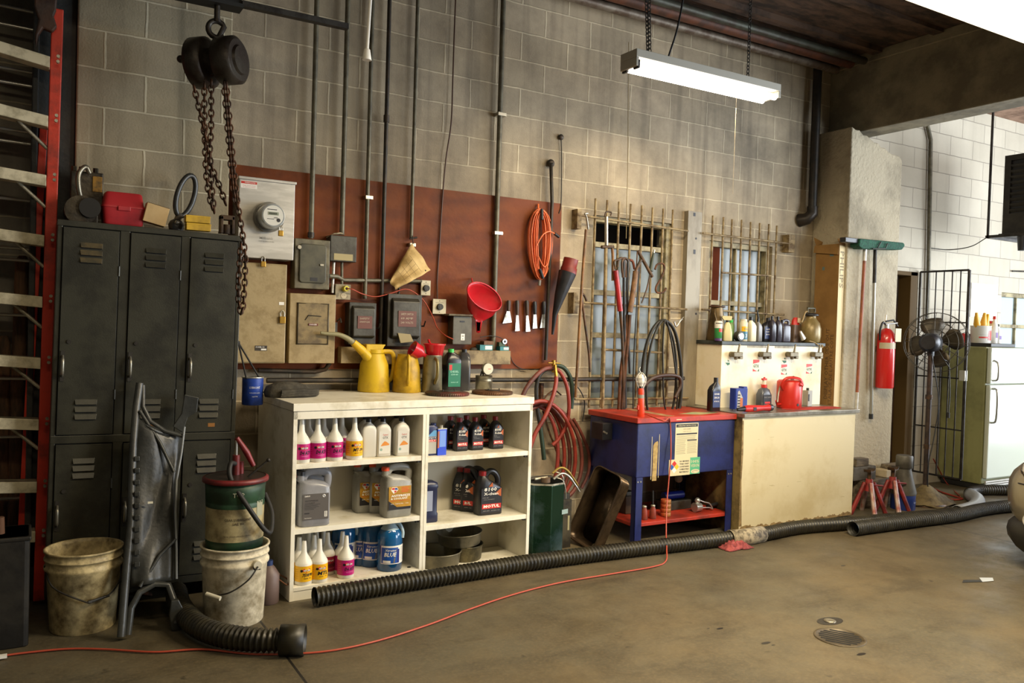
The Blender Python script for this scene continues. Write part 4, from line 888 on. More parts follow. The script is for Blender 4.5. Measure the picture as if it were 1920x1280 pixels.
U(GAL).lathe([(.055, 0), (.057, .003), (.057, .06), (.06, .063), (.057, .07), (.057, .1), (.059, .1), (.055, .1), (.054, .01), (.001, .01)], 28, capt=False).build('body', t)
p_ = Vector((pj.x, pj.y+.05, pj.z)); t = thing('pressure_gauge', 'round-faced pressure gauge sticking out of the small galvanised can', 'gauge', p_+Vector((.02, .0, .1)))
U(GAL).lathe([(.04, 0), (.042, .002), (.042, .02), (.038, .022)], 24).build('case', t, ).rotation_euler = (PI/2, 0, 0)
o = U(mat('gauge_face', 'C9C2A8', .3)).cyl((0, -.0235, 0), (0, -.022, 0), .037, 24).use(REDL).bx(-.002, .02, -.0242, -.0235, -.002, .002).build('face', t); o.location = (0, 0, 0)
for k_ in kids(t): k_.location = (0, 0, .045)
solo(U(STEEL_D).tube([(0, 0, 0), (-.008, 0, .05), (.005, 0, .09)], .006, 6).tube([(.01, 0, 0), (.016, 0, .06), (.008, 0, .088)], .005, 6), 'spring_clip', 'dark spring clamp standing in the small galvanised can', 'clamp', p_+Vector((-.02, 0, .04)))
def disc(u, v, r, label, m, rx=0):
    q = top(u, v); t = thing('clutch_disc', label, 'disc', q+Vector((0, .02, 0)))
    mb = U(m).lathe([(r*.98, 0), (r, .003), (r, .018), (r*.97, .02), (r*.62, .02), (r*.6, .023), (.001, .023)], 44, capt=False); n = 60
    for i in range(n): a = 2*PI*i/n; mb.bx(-.0, 0, 0, 0, 0, 0) if False else mb.cyl((math.cos(a)*r, math.sin(a)*r, .003), (math.cos(a)*r, math.sin(a)*r, .016), .0035, 5)
    mb.build('plate', t)
    U(STEEL_D).tube([(-.04, -.02, .024), (-.04, -.02, .035)], .004, 6).tube([(.05, 0, .024), (.05, 0, .035)], .004, 6).lathe([(.05, .023), (.05, .026), (.001, .026)], 24, capt=False).build('hub', t)
disc(841, 741, .136, 'dark toothed clutch disc with a red smear lying on the shelf top', mat('scorched_steel', '4A4238', .45, .5, col2='6E3026', scale=5, amount=.4))
disc(926, 739, .13, 'rust-brown clutch disc at the right end of the shelf top', mat('brown_steel', '6B4A30', .5, .4, col2='4A3626', scale=6, amount=.4))
# ================================================================ plywood board and the electrical gear on it
def plywood():
    m = mat('red_brown_plywood', '6E3208', .5, col2='4E2205', scale=1.6, amount=.45, stretch=(1, 1, 1.2), bump=.12, bscale=30, spec=.2); nt = m.node_tree; N = nt.nodes; L = nt.links
    wv = N.new('ShaderNodeTexWave'); wv.inputs['Scale'].default_value = 2.2; wv.inputs['Distortion'].default_value = 9; wv.inputs['Detail'].default_value = 4; wv.bands_direction = 'Z'
    tc = [n for n in N if n.type == 'TEX_COORD'][0]; L.new(tc.outputs['Object'], wv.inputs['Vector'])
    b = N['Principled BSDF']; src = b.inputs['Base Color'].links[0].from_socket
    x = N.new('ShaderNodeMix'); x.data_type = 'RGBA'; x.inputs['B'].default_value = lin('86460F'); mu = N.new('ShaderNodeMath'); mu.operation = 'MULTIPLY'; mu.inputs[1].default_value = .3
    L.new(wv.outputs['Fac'], mu.inputs[0]); L.new(mu.outputs[0], x.inputs['Factor']); L.new(src, x.inputs['A']); L.new(x.outputs['Result'], b.inputs['Base Color']); return m
solo(U(plywood()).bx(.985, 3.385, -.02, -.0005, 1.195, 2.415), 'plywood_board', 'large reddish brown plywood sheet fixed to the block wall behind the fuse boxes', 'board', (2.2, -.01, 1.8), world=True)
DB = mat('dusty_tan_paint', 'A08C64', .5, .1, col2='8C7850', scale=14, amount=.4, bump=.06)
GB = mat('dusty_grey_paint', '6E6750', .5, .2, col2='4A4434', scale=8, amount=.45, bump=.08)
DKB = mat('dark_box_paint', '45433B', .45, .3, col2='2E2A22', scale=7, amount=.45, bump=.08)
BRS = mat('brass', 'B08A3C', .35, .8); SILV = mat('brushed_silver', 'CCC8BF', .38, .3, col2='B3AFA6', scale=3, stretch=(1, 1, 5))
LK = mat('padlock_steel', 'B5B0A2', .3, .8)
def pxbox(u0, v0, u1, v1, y):
    a = PY(u0, v0, y); b = PY(u1, v1, y); return min(a.x, b.x), max(a.x, b.x), min(a.z, b.z), max(a.z, b.z)
def padlock(p, label, s=1.0):
    t = thing('padlock', label, 'padlock', p)
    U(BRS).bx(-.014*s, .014*s, -.008, .008, -.045*s, -.012*s).build('body', t, bevel=.003)
    U(LK).tube(curve([(-.009*s, 0, -.014*s), (-.009*s, 0, .006*s), (0, 0, .016*s), (.009*s, 0, .006*s), (.009*s, 0, -.014*s)], 4), .0028, 8).build('shackle', t)
# meter enclosure
yb = -.19
x0, x1, z0, z1 = pxbox(449, 331, 550, 488, yb)
MT = thing('meter_box', 'tall brushed silver electricity meter enclosure beside the lockers', 'meter box', ((x0+x1)/2, 0, z0)); ox = (x0+x1)/2
W_ = (x1-x0)/2; Hh = z1-z0
U(SILV).bx(-W_, W_, yb, -.021, 0, Hh).bx(-W_-.006, W_+.006, yb-.012, -.02, Hh-.012, Hh+.004).build('body', MT, bevel=.003)
pc = PY(507, 406, yb-.05); cx, cz = pc.x-ox, pc.z-z0
mb = U(mat('meter_ring', '8E8B84', .25, .8)).tube([(cx, yb-.001, cz), (cx, yb-.03, cz)], .088, 32, caps=True)
mb.build('ring', MT)
U(mat('glass_dome', 'B9BDBC', .06, .4, spec=.9)).tube([(cx, yb-.03, cz), (cx, yb-.1, cz), (cx, yb-.115, cz)], [.074, .072, .064], 32).build('meter', MT)
mb = U(mat('meter_face', 'DAD8CE', .3)).cyl((cx, yb-.1175, cz), (cx, yb-.1155, cz), .058, 28).use(mat('lcd', '8E9580', .3)).bx(cx-.03, cx+.03, yb-.119, yb-.1175, cz+.002, cz+.02).use(INK).ftext('88888', .012, cx-.002, cz+.011, yb-.12, .045).ftext('kWh', .008, cx+.015, cz-.012, yb-.12).bx(cx-.035, cx+.02, yb-.1185, yb-.1175, cz+.032, cz+.036).bx(cx-.035, cx+.005, yb-.1185, yb-.1175, cz-.022, cz-.019)
mb.cyl((cx+.03, yb-.119, cz-.025), (cx+.03, yb-.1175, cz-.025), .011, 14).build('dial', MT)
mb = U(INKW).bx(-W_+.008, -W_+.1, yb-.0015, yb, Hh-.062, Hh-.02).use(REDL).bx(-W_+.01, -W_+.1, yb-.002, yb-.0015, Hh-.036, Hh-.022).use(INKW).ftext('WARNING NOTICE', .007, -W_+.06, Hh-.029, yb-.0024, .06).use(REDL).ftext('danger electric shock', .005, -W_+.055, Hh-.046, yb-.0019, .075).ftext('or explosion hazard', .005, -W_+.055, Hh-.055, yb-.0019, .07)
mb.build('warning_label', MT)
U(mat('embossed', 'A5A29A', .35, .4)).ftext('Milbank', .016, 0, .12, yb-.0008, .08).ftext('TYPE 3R ENCLOSURE', .008, 0, .1, yb-.0008, .09).build('embossing', MT)
padlock(Vector((ox+cx+.045, yb-.115, z0+cz-.07)), 'small brass padlock hanging from the round meter ring')
a = PY(494, 490, yb-.01); padlock(Vector((a.x, yb-.005, z0-.005)), 'small brass padlock under the silver meter enclosure')
# tan cabinet below
x0, x1, z0, z1 = pxbox(442, 490, 534, 681, -.17)
TC = thing('electrical_cabinet', 'tall mottled tan steel cabinet under the silver meter enclosure', 'cabinet', ((x0+x1)/2, 0, z0)); ox = (x0+x1)/2; W_ = (x1-x0)/2; Hh = z1-z0
U(DB).bx(-W_, W_, -.17, -.021, 0, Hh).build('body', TC, bevel=.004)
U(DB).bx(-W_+.004, W_-.004, -.176, -.17, .006, Hh-.006).build('door', TC, bevel=.003)
U(mat('nameplate', '3A332A', .4)).bx(-.03, .04, -.178, -.176, .075, .105).use(INKW).ftext('POWER CO', .009, 0, .096, -.1785, .05).bx(.005, .036, -.1785, -.178, .078, .087).build('nameplate', TC)
U(INKW).bx(W_-.045, W_-.015, -.178, -.176, Hh*.59, Hh*.62).build('sticker', TC)
padlock(Vector((ox+W_-.025, -.185, z0+Hh*.5)), 'large silver and brass padlock on the edge of the tan cabinet', 1.25)
# breaker panel
def cabinet(u0, v0, u1, v1, y, label, m, dm=None, door=(.12, .1, .88, .88), dr=.02, rise=.012, name='fuse_box'):
    x0, x1, z0, z1 = pxbox(u0, v0, u1, v1, y); w = x1-x0; h = z1-z0; cx = (x0+x1)/2
    t = thing(name, label, 'fuse box', (cx, 0, z0))
    U(m).bx(-w/2, w/2, y, -.021, 0, h).build('body', t, bevel=.004)
    d = None
    if dm:
        mb = MB().use(dm); xa, xb = -w/2+w*door[0], -w/2+w*door[2]; za, zb = h*(1-door[3]), h*(1-door[1]); pts = []
        for qx, qz, a0 in ((xb-dr, zb-dr, 0), (xa+dr, zb-dr, 90), (xa+dr, za+dr, 180), (xb-dr, za+dr, 270)):
            for k in range(5): an = math.radians(a0+22.5*k); pts.append((qx+dr*math.cos(an), qz+dr*math.sin(an)))
        mb.prism(pts, y-rise, y, 'y'); d = mb.build('door', t, bevel=.004)
    return t, w, h, y, d
t, w, h, y, d = cabinet(554, 446, 617, 543, -.12, 'grey breaker panel with a rounded darker door at the foot of the leftmost conduit', GB, mat('olive_door', '4E4B3A', .45, .2, col2='38362B', scale=7))
U(INK).bx(-.015, .03, y-.0135, y-.012, h*.16, h*.23).build('label', t); U(LK).bx(w*.2, w*.3, y-.02, y-.012, h*.47, h*.51).cyl((-w*.4, y-.02, h*.82), (-w*.4, y-.001, h*.82), .012, 10).build('latch', t)
t, w, h, y, d = cabinet(620, 440, 668, 492, -.11, 'small dark cable box with a tan tag under the second conduit', DKB, None)
U(mat('tan_tag', 'A8996C', .6)).bx(-w*.36, w*.36, y-.002, y, h*.05, h*.3).build('tag', t)
U(mat('torn_paper', 'A89878', .8, col2='6E5B40', scale=20)).tube([(-w*.6, y+.03, h*.9), (-w*.35, y+.02, h*1.06), (-w*.1, y+.04, h*1.1), (w*.1, y+.05, h*1.07)], [.006, .014, .02, .01], 6, flat=.3).build('paper_scrap', t)
t, w, h, y, d = cabinet(544, 549, 627, 681, -.13, 'mottled tan fuse box with a recessed door and small red label', DB, mat('tan_recess', '86734C', .5, .1, col2='5E4E34', scale=12, amount=.45), (.15, .13, .85, .72), rise=.006)
U(mat('pressed_dark', '4A4130', .55)).tube([(-w*.33, y-.003, h*.28), (-w*.33, y-.003, h*.86), (w*.33, y-.003, h*.86), (w*.33, y-.003, h*.28)], .007, 6, closed=True).build('door_edge', t)
U(mat('maroon_label', '6B2620', .5)).bx(-.028, .03, y-.012, y-.006, h*.545, h*.575).use(INKW).ftext('DANGER', .008, 0, h*.56, y-.0125, .045).build('label', t)
U(STEEL_D).tube([(-.05, y-.006, h*.62), (-.03, y-.01, h*.69), (.05, y-.006, h*.68)], .003, 5).tube([(-.02, y-.004, h*.55), (-.035, y-.004, h*.28)], .0015, 4).build('scratch_wire', t)
U(DKB).bx(w/2, w/2+.02, y+.02, y+.05, h*.4, h*.6).tube([(w/2+.02, y+.03, h*.62), (w/2+.03, y-.0, h*.66), (w/2+.03, y-.02, h*.6)], .005, 6).build('switch_lever', t)
def switch(u0, v0, u1, v1, y, label, lab_c, lab_txt):
    x0, x1, z0, z1 = pxbox(u0, v0, u1, v1, y); w = x1-x0; h = z1-z0
    t = thing('safety_switch', label, 'switch box', ((x0+x1)/2, 0, z0))
    U(DKB).bx(-w/2, w/2, y, -.021, 0, h).build('body', t, bevel=.004)
    mb = U(DKB).prism([(y, h*.93), (y-.03, h*.86), (y-.035, h*.2), (y, h*.14)], -w*.4, w*.4, 'x'); mb.build('cover', t, bevel=.006)
    mb = U(lab_c).bx(-w*.25, w*.28, y-.0375, y-.034, h*.38, h*.68).use(mat('label_grey_ink', 'A89A84', .6))
    for i, s_ in enumerate(lab_txt): mb.ftext(s_, h*.04, .0, h*(.62-.08*i), y-.038, w*.36)
    mb.build('label', t)
    U(STEEL_D).tube([(w/2, y+.03, h*.4), (w/2+.018, y, h*.4), (w/2+.02, y-.02, h*.5)], .005, 6).build('lever', t)
    return t, w, h, y
MARN = mat('maroon_plate', '63362A', .5)
switch(655, 566, 704, 646, -.1, 'dark safety switch with a worn maroon label above the yellow pitcher spout', MARN, ('SAFETY', 'SWITCH'))
t, w, h, y = switch(728, 550, 789, 650, -.11, 'larger dark safety switch with a maroon label and a folded tan tag', MARN, ('SAFETY SWITCH', '60 AMP', '240 VOLTS'))
U(mat('tan_tag2', '9A8C66', .7)).prism([(-w*.27, h*.26), (w*.1, h*.24), (w*.2, h*.1), (-w*.18, h*.07)], y-.045, y-.037, 'y').build('tag', t, bevel=.002)
# lower trough left of the second switch
x0, x1, z0, z1 = pxbox(640, 650, 690, 681, -.09); solo(U(DB).bx(x0, x1, -.09, -.021, z0, z1), 'cable_trough', 'short stained tan cable trough under the smaller safety switch', 'trough', (x0, 0, z0), world=True, bevel=.003)
x0, x1, z0, z1 = pxbox(800, 656, 957, 683, -.13)
LT_ = mat('ledge_tan', '94825E', .6, col2='5F4E32', scale=9, amount=.4)
solo(U(LT_).bx(x0-.35, x1, -.13, -.021, z0, z1), 'cable_trough', 'long stained tan cable trough behind the pitchers, small parts boxes on top', 'trough', (x0, 0, z0), world=True, bevel=.003); zl = z1; 
# small boxes on the long trough
def lp(u, y=-.075): q = PY(u, 655, y); return Vector((q.x, y, zl+.001))
TEAL = mat('teal_card', '1F6A70', .5, col2='2F8088', scale=9); BRC = mat('brown_card', '6B4A34', .7)
for u, wd, hh, m, m2, lab, dz in ((908, .05, .038, TEAL, INKW, 'teal and white small parts box on the tan trough', 0), (912, .036, .026, BRC, BRC, 'brown small parts box stacked on the teal one', .0385), (942, .036, .028, TEAL, INKW, 'small teal parts box at the right end of the tan trough', 0)):
    mb = U(m).bx(-wd, wd, -.03, .03, 0, hh); mb.use(m2).bx(-wd*.2, wd*.9, -.031, -.03, .006, hh-.006); solo(mb, 'parts_box', lab, 'box', lp(u)+Vector((0, 0, dz)), bevel=.001)
mb = U(mat('green_metal', '3F4E38', .5, .3)).bx(-.03, .02, -.02, .02, 0, .03).use(CHR).cyl((.01, -.03, .035), (.01, 0, .035), .018, 14).use(INK).cyl((.01, -.032, .035), (.01, -.03, .035), .009, 12); solo(mb, 'relay', 'little green and chrome relay sitting on the small teal box', 'relay', lp(940)+Vector((0, 0, .0285)), bevel=.002)
solo(U(mat('dark_grit', '2E2A22', .8)).loft([(0, .03, .02), (.012, .026, .017), (.018, .01, .008)], 12), 'wire_scraps', 'little heap of dark wire scraps on the trough left of the teal box', 'scraps', lp(888))
# outlet with yellow plug and the cord from it
def plate(u0, v0, u1, v1, y, name, label, m, cat='switch'):
    x0, x1, z0, z1 = pxbox(u0, v0, u1, v1, y); w = x1-x0; h = z1-z0; t = thing(name, label, cat, ((x0+x1)/2, 0, (z0+z1)/2))
    U(GB if cat != 'switch' else DKB).bx(-w*.42, w*.42, y+.012, -.021, -h*.44, h*.44).build('box', t, bevel=.003)
    U(m).bx(-w/2, w/2, y, y+.012, -h/2, h/2).build('plate', t, bevel=.002); return t, w, h
t, w, h = plate(629, 532, 657, 562, -.085, 'wall_outlet', 'dusty double outlet with a yellow plug and red cord', mat('dusty_plate', '9C9074', .5, col2='6E624A', scale=20), 'outlet')
mb = U(mat('outlet_face', 'B8AA8C', .5)).cyl((w*.05, -.088, -h*.25), (w*.05, -.085, -h*.25), h*.19, 20).use(INK)
for dx in (-.006, .006): mb.bx(w*.05+dx-.001, w*.05+dx+.001, -.0885, -.088, -h*.25, -h*.25+.009)
mb.build('socket', t)
yp = Vector((w*.12, -.085, h*.22)); YP = mat('plug_yellow', 'D8C93A', .4)
plug_pos = t.location+yp
mbp = U(YP).cyl(yp, yp+Vector((0, -.035, 0)), .02, 18, .017); q_ = thing('power_plug', 'yellow round plug pushed into the dusty outlet', 'plug', plug_pos)
U(YP).cyl((0, 0, 0), (0, -.035, 0), .02, 18, .017).build('body', q_); U(INK).cyl((0, -.035, 0), (0, -.0355, 0), .009, 12).build('cord_hole', q_)
CORD = mat('red_cord', 'AC4630', .45)
fp_ = PY(833, 634, -.33)
pp = [plug_pos+Vector((0, -.035, 0)), plug_pos+Vector((.03, -.06, -.005))]+[PY(u, v, -.1) for u, v in ((680, 551), (705, 556), (735, 549), (760, 542), (780, 550), (797, 567))]+[PY(812, 595, -.16), PY(820, 615, -.25), PY(834, 628, -.36), PY(850, 636, -.40)]
solo(U(CORD).tube(curve(pp, 6), .0035, 7), 'red_cable', 'thin red cord looping from the yellow plug across the switches to the funnel', 'cord', plug_pos, world=True)
WPL = mat('ivory_plate', 'C2B99C', .45)
for a_, lab in (((790, 525, 807, 554), 'upper narrow ivory plate with a black rotary knob'), ((812, 560, 836, 589), 'lower wide ivory plate with a black rotary knob')):
    t, w, h = plate(*a_, -.055, 'rotary_switch', lab, WPL); U(BLK).cyl((0, -.075, -.002), (0, -.055, -.002), .02, 20, .022).use(DKB).cyl((0, -.077, -.002), (0, -.075, -.002), .012, 16).build('knob', t)
    U(STEEL_D).cyl((0, -.0565, h*.38), (0, -.055, h*.38), .003, 8).cyl((0, -.0565, -h*.38), (0, -.055, -h*.38), .003, 8).use(mat('faint_print', '8C8672', .6)).bx(-w*.3, w*.3, -.0555, -.055, h*.24, h*.28).build('screw', t)
t, w, h, y, d = cabinet(850, 592, 884, 646, -.1, 'small plain grey switch box with a white label, right of the lower rotary knob', mat('plain_grey_box', '5D584A', .5, .2, col2='4A4539', scale=8), None)
U(INK).bx(-w*.15, w*.1, y-.002, y, h*.78, h*.84).use(INKW).bx(-w*.08, w*.12, y-.002, y, h*.15, h*.38).use(INK).ftext('30', .012, w*.02, h*.3, y-.003, .014).ftext('A', .01, w*.02, h*.2, y-.003).build('label', t)
solo(U(mat('dusty_lid', '7B705A', .8, col2='55493A', scale=10)).bx(-.12, .06, -.07, .04, 0, .012), 'dusty_plate', 'loose dusty plate lying on top of the small grey switch box', 'plate', t.location+Vector((-.0, -.061, h+.001)), bevel=.002)
# conduits
PIPE = mat('painted_conduit', '6B6552', .5, .35, col2='4E493C', scale=8, amount=.45); PIPED = mat('dark_conduit', '2E2B26', .5, .4, col2='45382C', scale=9, amount=.4)
def pipe(pts, r, label, m, y=-.035, name='conduit', extra=None):
    P = [PY(*q[:2], q[2] if len(q) > 2 else y) for q in pts]; a = P[0]
    t = thing(name, label, 'pipe', P[-1]); U(m).tube([p for p in P], r, 12).build('tube', t, world=True)
    for (u, v, rr, l) in (extra or ()):
        c = PY(u, v, y); U(m if l > 0 else PIPED).tube([c-Vector((0, 0, abs(l)/2)), c+Vector((0, 0, abs(l)/2))], rr, 12).build('coupling', t, world=True)
    return t
def vtop(u, v, y):   # extend a vertical pipe up to the ceiling
    q = PY(u, v, y); w_ = Vector((q.x, q.y, ZC-.002)); return w_
def vpipe(u, v0, v1, r, label, m, y=-.04, extra=None, name='conduit', straps=()):
    a = PY(u, v1, y); t = thing(name, label, 'pipe', a)
    U(m).tube([a, Vector((a.x, y, ZC-.003))], r, 12).build('tube', t, world=True)
    for z, rr, l in (extra or ()): U(PIPED).tube([(a.x, y, z-l/2), (a.x, y, z+l/2)], rr, 12).build('coupling', t, world=True)
    for z in straps: U(LK).bx(a.x-r*1.3, a.x+r*2.4, y-r-.003, -.02 if z < 2.4 else -.001, z-.012, z+.012).build('strap', t, world=True, bevel=.002)
    return t
vpipe(583, 0, 447, .016, 'leftmost of the six tall conduits, ending on the grey breaker panel', PIPE, -.06, extra=((2.03, .021, .03),))
vpipe(641, 0, 438, .016, 'second tall conduit from the left, ending on the dark cable box', PIPE, -.06)
vpipe(684, 0, 560, .0135, 'third tall conduit, running down to the smaller safety switch', PIPE, -.05, straps=(2.3,))
vpipe(713, 0, 650, .0135, 'fourth tall conduit, with a dark coupling near its top, passing between the switches', PIPED, -.05, extra=((2.82, .019, .045), (1.35, .017, .05)))
t = vpipe(771, 0, 445, .012, 'fifth thin conduit, stopping at the hanging paper', PIPE, -.045, straps=(2.02,))
vpipe(924, 0, 655, .018, 'thickest dark conduit, passing behind the red wall funnel down to the trough', PIPE, -.045, straps=(2.98, 2.15))
W1 = PY(848, 300, -.03)
solo(U(mat('brown_wire', '4A2E1E', .5)).tube(curve([Vector((PY(853, 100, -.03).x, -.03, ZC)), PY(853, 30, -.03), PY(849, 150, -.03), PY(846, 230, -.03), PY(836, 300, -.03), PY(829, 380, -.03), PY(824, 460, -.03), PY(820, 520, -.03), PY(820, 560, -.04)], 6), .005, 6), 'cable', 'thin brown cable wandering down the wall to the lower rotary knob', 'cable', W1, world=True)
pipe([(617, 517, -.1), (632, 518, -.09), (645, 525, -.05), (790, 527, -.045)], .013, 'horizontal grey conduit from the breaker panel to the upper rotary knob', PIPE)
pipe([(626, 492, -.06), (623, 549, -.07)], .009, 'short bright flexible conduit between the cable box and the fuse box', SILV)
pipe([(641, 492, -.06), (641, 533, -.06)], .009, 'short grey conduit from the cable box to the outlet', PIPE)
pipe([(749, 530, -.05), (747, 556, -.06)], .008, 'stub of conduit above the larger safety switch', PIPED)
pipe([(484, 694, -.05), (590, 697, -.05), (610, 692, -.06), (618, 681, -.08)], .014, 'bent dark conduit running under the tan fuse box', PIPED)
pipe([(500, 713, -.08), (980, 712, -.08), (1282, 709, -.08)], .016, 'long black pipe running level along the wall below the plywood', PIPED)
pipe([(1035, 307, -.03), (1033, 307, -.05), (1035, 380, -.05), (1030, 500, -.05), (1023, 675, -.05)], .013, 'dark bent pipe at the right edge of the plywood, starting above it', PIPED)
solo(U(PIPED).sphere((0, 0, 0), .03, sy=.7), 'pipe_flange', 'dark flange where the bent pipe enters the wall above the plywood', 'flange', PY(1033, 306, -.02))
solo(U(PIPED).sphere((0, 0, 0), .022, sy=.7), 'cable_gland', 'dark round gland in the wall where a thin wire comes out', 'gland', PY(1052, 257, -.015))
solo(U(STEEL_D).tube(curve([PY(1052, 257, -.02), PY(1053, 300, -.015), PY(1052, 380, -.022), PY(1048, 400, -.022)], 5), .004, 6), 'cable', 'thin dark wire dropping from the round wall gland to the plywood corner', 'cable', PY(1052, 300, -.02), world=True)
# hanging paper on a hook
pa = mat('aged_paper', 'D2B47A', .8, col2='AC8C54', scale=6, amount=.35)
P4 = [PY(773, 456, -.075), PY(808, 506, -.1), PY(742, 543, -.12), PY(729, 528, -.07)]
t = thing('work_sheet', 'creased yellowed paper sheet hanging crooked from a conduit hook', 'paper', P4[0])
mb = U(pa); n = 10; vs = []
for i in range(n+1):
    for j in range(n+1):
        a = P4[0].lerp(P4[1], i/n); b = P4[3].lerp(P4[2], i/n); p = a.lerp(b, j/n); p.y += .012*math.sin(i*.9+j*.5)+.008*math.sin(j*1.7); vs.append(p)
mb.add(vs, [(i*(n+1)+j, (i+1)*(n+1)+j, (i+1)*(n+1)+j+1, i*(n+1)+j+1) for i in range(n) for j in range(n)]); mb.build('sheet', t, world=True, solid=.0015)
mb = U(mat('pencil_line', '7A6038', .8))
def ps(a, b): return P4[0].lerp(P4[1], a).lerp(P4[3].lerp(P4[2], a), b)+Vector((0, -.022, 0))
for b in (.25, .4, .55, .7): mb.tube([ps(.12, b), ps(.5, b), ps(.85, b)], .0009, 4)
for a in (.3, .5, .7): mb.tube([ps(a, .25), ps(a, .7)], .0009, 4)
mb.use(INK).tube([ps(.88, .15), ps(.93, .15)], .004, 4); mb.build('ruling', t, world=True)
solo(U(STEEL_D).tube([P4[0]+Vector((0, 0, .05)), P4[0]+Vector((.002, -.01, -.004))], .003, 6).tube([PY(768, 447, -.06), PY(782, 445, -.06)], .006, 6), 'wire_hook', 'small wire hook that holds the yellowed sheet', 'hook', P4[0], world=True)
# red wall funnel
c = PY(905, 568, -.13); t = thing('funnel', 'large red plastic offset funnel hanging on the plywood', 'funnel', c)
def ell(cu, cv, ru, rv, y, th, n=28, y2=None):
    return [PY(cu+ru*math.cos(a)*math.cos(th)-rv*math.sin(a)*math.sin(th), cv+ru*math.cos(a)*math.sin(th)+rv*math.sin(a)*math.cos(th), y+(y2 or 0)*math.cos(a)) for a in [2*PI*k/n for k in range(n)]]
ringsF = [ell(908, 556, 36, 21, -.19, .62, y2=.05), ell(906, 560, 33, 20, -.17, .55, y2=.045), ell(903, 576, 27, 20, -.12, .3), ell(901, 592, 14, 9, -.11, .1), ell(898, 600, 6.5, 4, -.11, 0), ell(897, 622, 3.6, 2, -.11, 0)]
mb = U(RF); vs = [p for r in ringsF for p in r]; n = 28; mb.add(vs, [(i*n+k, i*n+(k+1) % n, (i+1)*n+(k+1) % n, (i+1)*n+k) for i in range(len(ringsF)-1) for k in range(n)]); mb.build('bowl', t, world=True, solid=.004)
U(RF).tube(ringsF[0], .005, 6, closed=True).build('rim', t, world=True)
U(RF).tube([PY(886, 530, -.14), PY(884, 522, -.03)], .006, 6).build('hanger', t, world=True)
# scrapers
BLH = mat('scraper_handle', '4A3426', .5, col2='2E2620', scale=12); BLB = mat('scraper_blade', 'A5A093', .3, .8, col2='5A5348', scale=14, amount=.4)
sp_ = [(954, 563, 605, 10, 4, -3, BLH, 'leftmost scraper, wide slanted blade and brown handle'), (970, 563, 621, 5, 3, 0, BLH, 'second scraper from the left, narrow blade and brown handle'), (988, 563, 622, 5, 3, 2, BLH, 'middle scraper with a narrow dull blade'), (1003, 565, 616, 5, 4, 0, BLKP, 'fourth scraper, bright blade and black handle'), (1020, 565, 615, 6.5, 4, -2, BLKP, 'rightmost scraper, flared blade and black handle')]
for u, v0, v1, hw, hh, dx, m, lab in sp_:
    y = -.045; vm = v0+(v1-v0)*.48; a = PY(u, v0, y); t = thing('scraper', lab+' hung on the plywood', 'scraper', a, 'scrapers on the plywood')
    b = PY(u+dx*.3, vm, y); c = PY(u+dx, v1, y); k = mpp(a)
    U(m).tube([a, a.lerp(b, .2), a.lerp(b, .8), b], [3.2*k, 4*k, 3.6*k, 3*k], 10, flat=.8).build('handle', t, world=True)
    U(BLB).prism([(b.x-hh*.8*k, b.z), (b.x+hh*.8*k, b.z), (c.x+hw*k, c.z+.004), (c.x-hw*k, c.z-(.006 if dx < -2 else 0))], y-.0012, y+.0012, 'y').build('blade', t, world=True)
    U(LK).cyl((a.x, -.02, a.z-.006), (a.x, y-.008, a.z-.006), .003, 6).build('nail', t, world=True)
# orange extension cord coil
OC = mat('orange_cord', 'DC6E3C', .45)
c = PY(1014, 455, -.075); t = thing('extension_cord', 'long orange extension cord coiled and hung at the right side of the plywood', 'cord', PY(1012, 395, -.03))
mb = U(OC)
for i in range(16):
    wu = 22-i*1.1+random.uniform(-1, 1); dv = random.uniform(-2, 2); yy = -.045-.008*(i % 6); q = []
    for k in range(28):
        an = 2*PI*k/28; ww = wu*(1+.15*math.cos(an)); q.append(PY(1013+random.uniform(-.3, .3)+ww*math.sin(an)+(1 if i % 2 else -1), 458-(66+dv-i*.5)*math.cos(an)*(1), yy))
    mb.tube(q, .0042, 6, closed=True)
mb.tube(curve([PY(1006, 460, -.1), PY(1018, 440, -.11), PY(1030, 434, -.1), PY(1040, 438, -.09)], 5), .0048, 6); mb.tube(curve([PY(1009, 480, -.1), PY(1020, 500, -.1), PY(1028, 492, -.1)], 5), .0048, 6)
mb.build('coil', t, world=True)
U(BLKP).tube([PY(1016, 392, -.09), PY(1016, 412, -.1)], .012, 8).tube([PY(1012, 504, -.1), PY(1018, 522, -.1)], .012, 8).build('tie', t, world=True)
U(BLKP).tube([PY(1040, 438, -.09), PY(1048, 444, -.09)], .012, 8).build('plug', t, world=True)
U(mat('grey_connector', '6E6A64', .5)).tube([PY(1012, 525, -.1), PY(1011, 535, -.1)], .011, 8).build('connector', t, world=True)
U(OC).tube([PY(1009, 383, -.03), PY(1009, 392, -.06)], .008, 6).build('hook', t, world=True)
# black cone funnel with red cup
a = PY(1071, 482, -.16); t = thing('cone_funnel', 'long black cone funnel with a red cup in its mouth beside the plywood', 'funnel', PY(1035, 625, -.1))
U(BLKP).tube([PY(1064, 511, -.14), PY(1050, 555, -.13), PY(1040, 590, -.12), PY(1036, 627, -.11)], [17*mpp(a), 10.5*mpp(a), 4.5*mpp(a), 2.3*mpp(a)], 20).build('cone', t, world=True)
U(mat('maroon_rubber', '7E241C', .5, col2='641C16', scale=6)).tube([PY(1065, 514, -.14), PY(1067, 502, -.145), PY(1067, 501, -.145), PY(1071, 485, -.15)], [15.5*mpp(a), 15.5*mpp(a), 14*mpp(a), 14*mpp(a)], 24).build('red_cup', t, world=True)
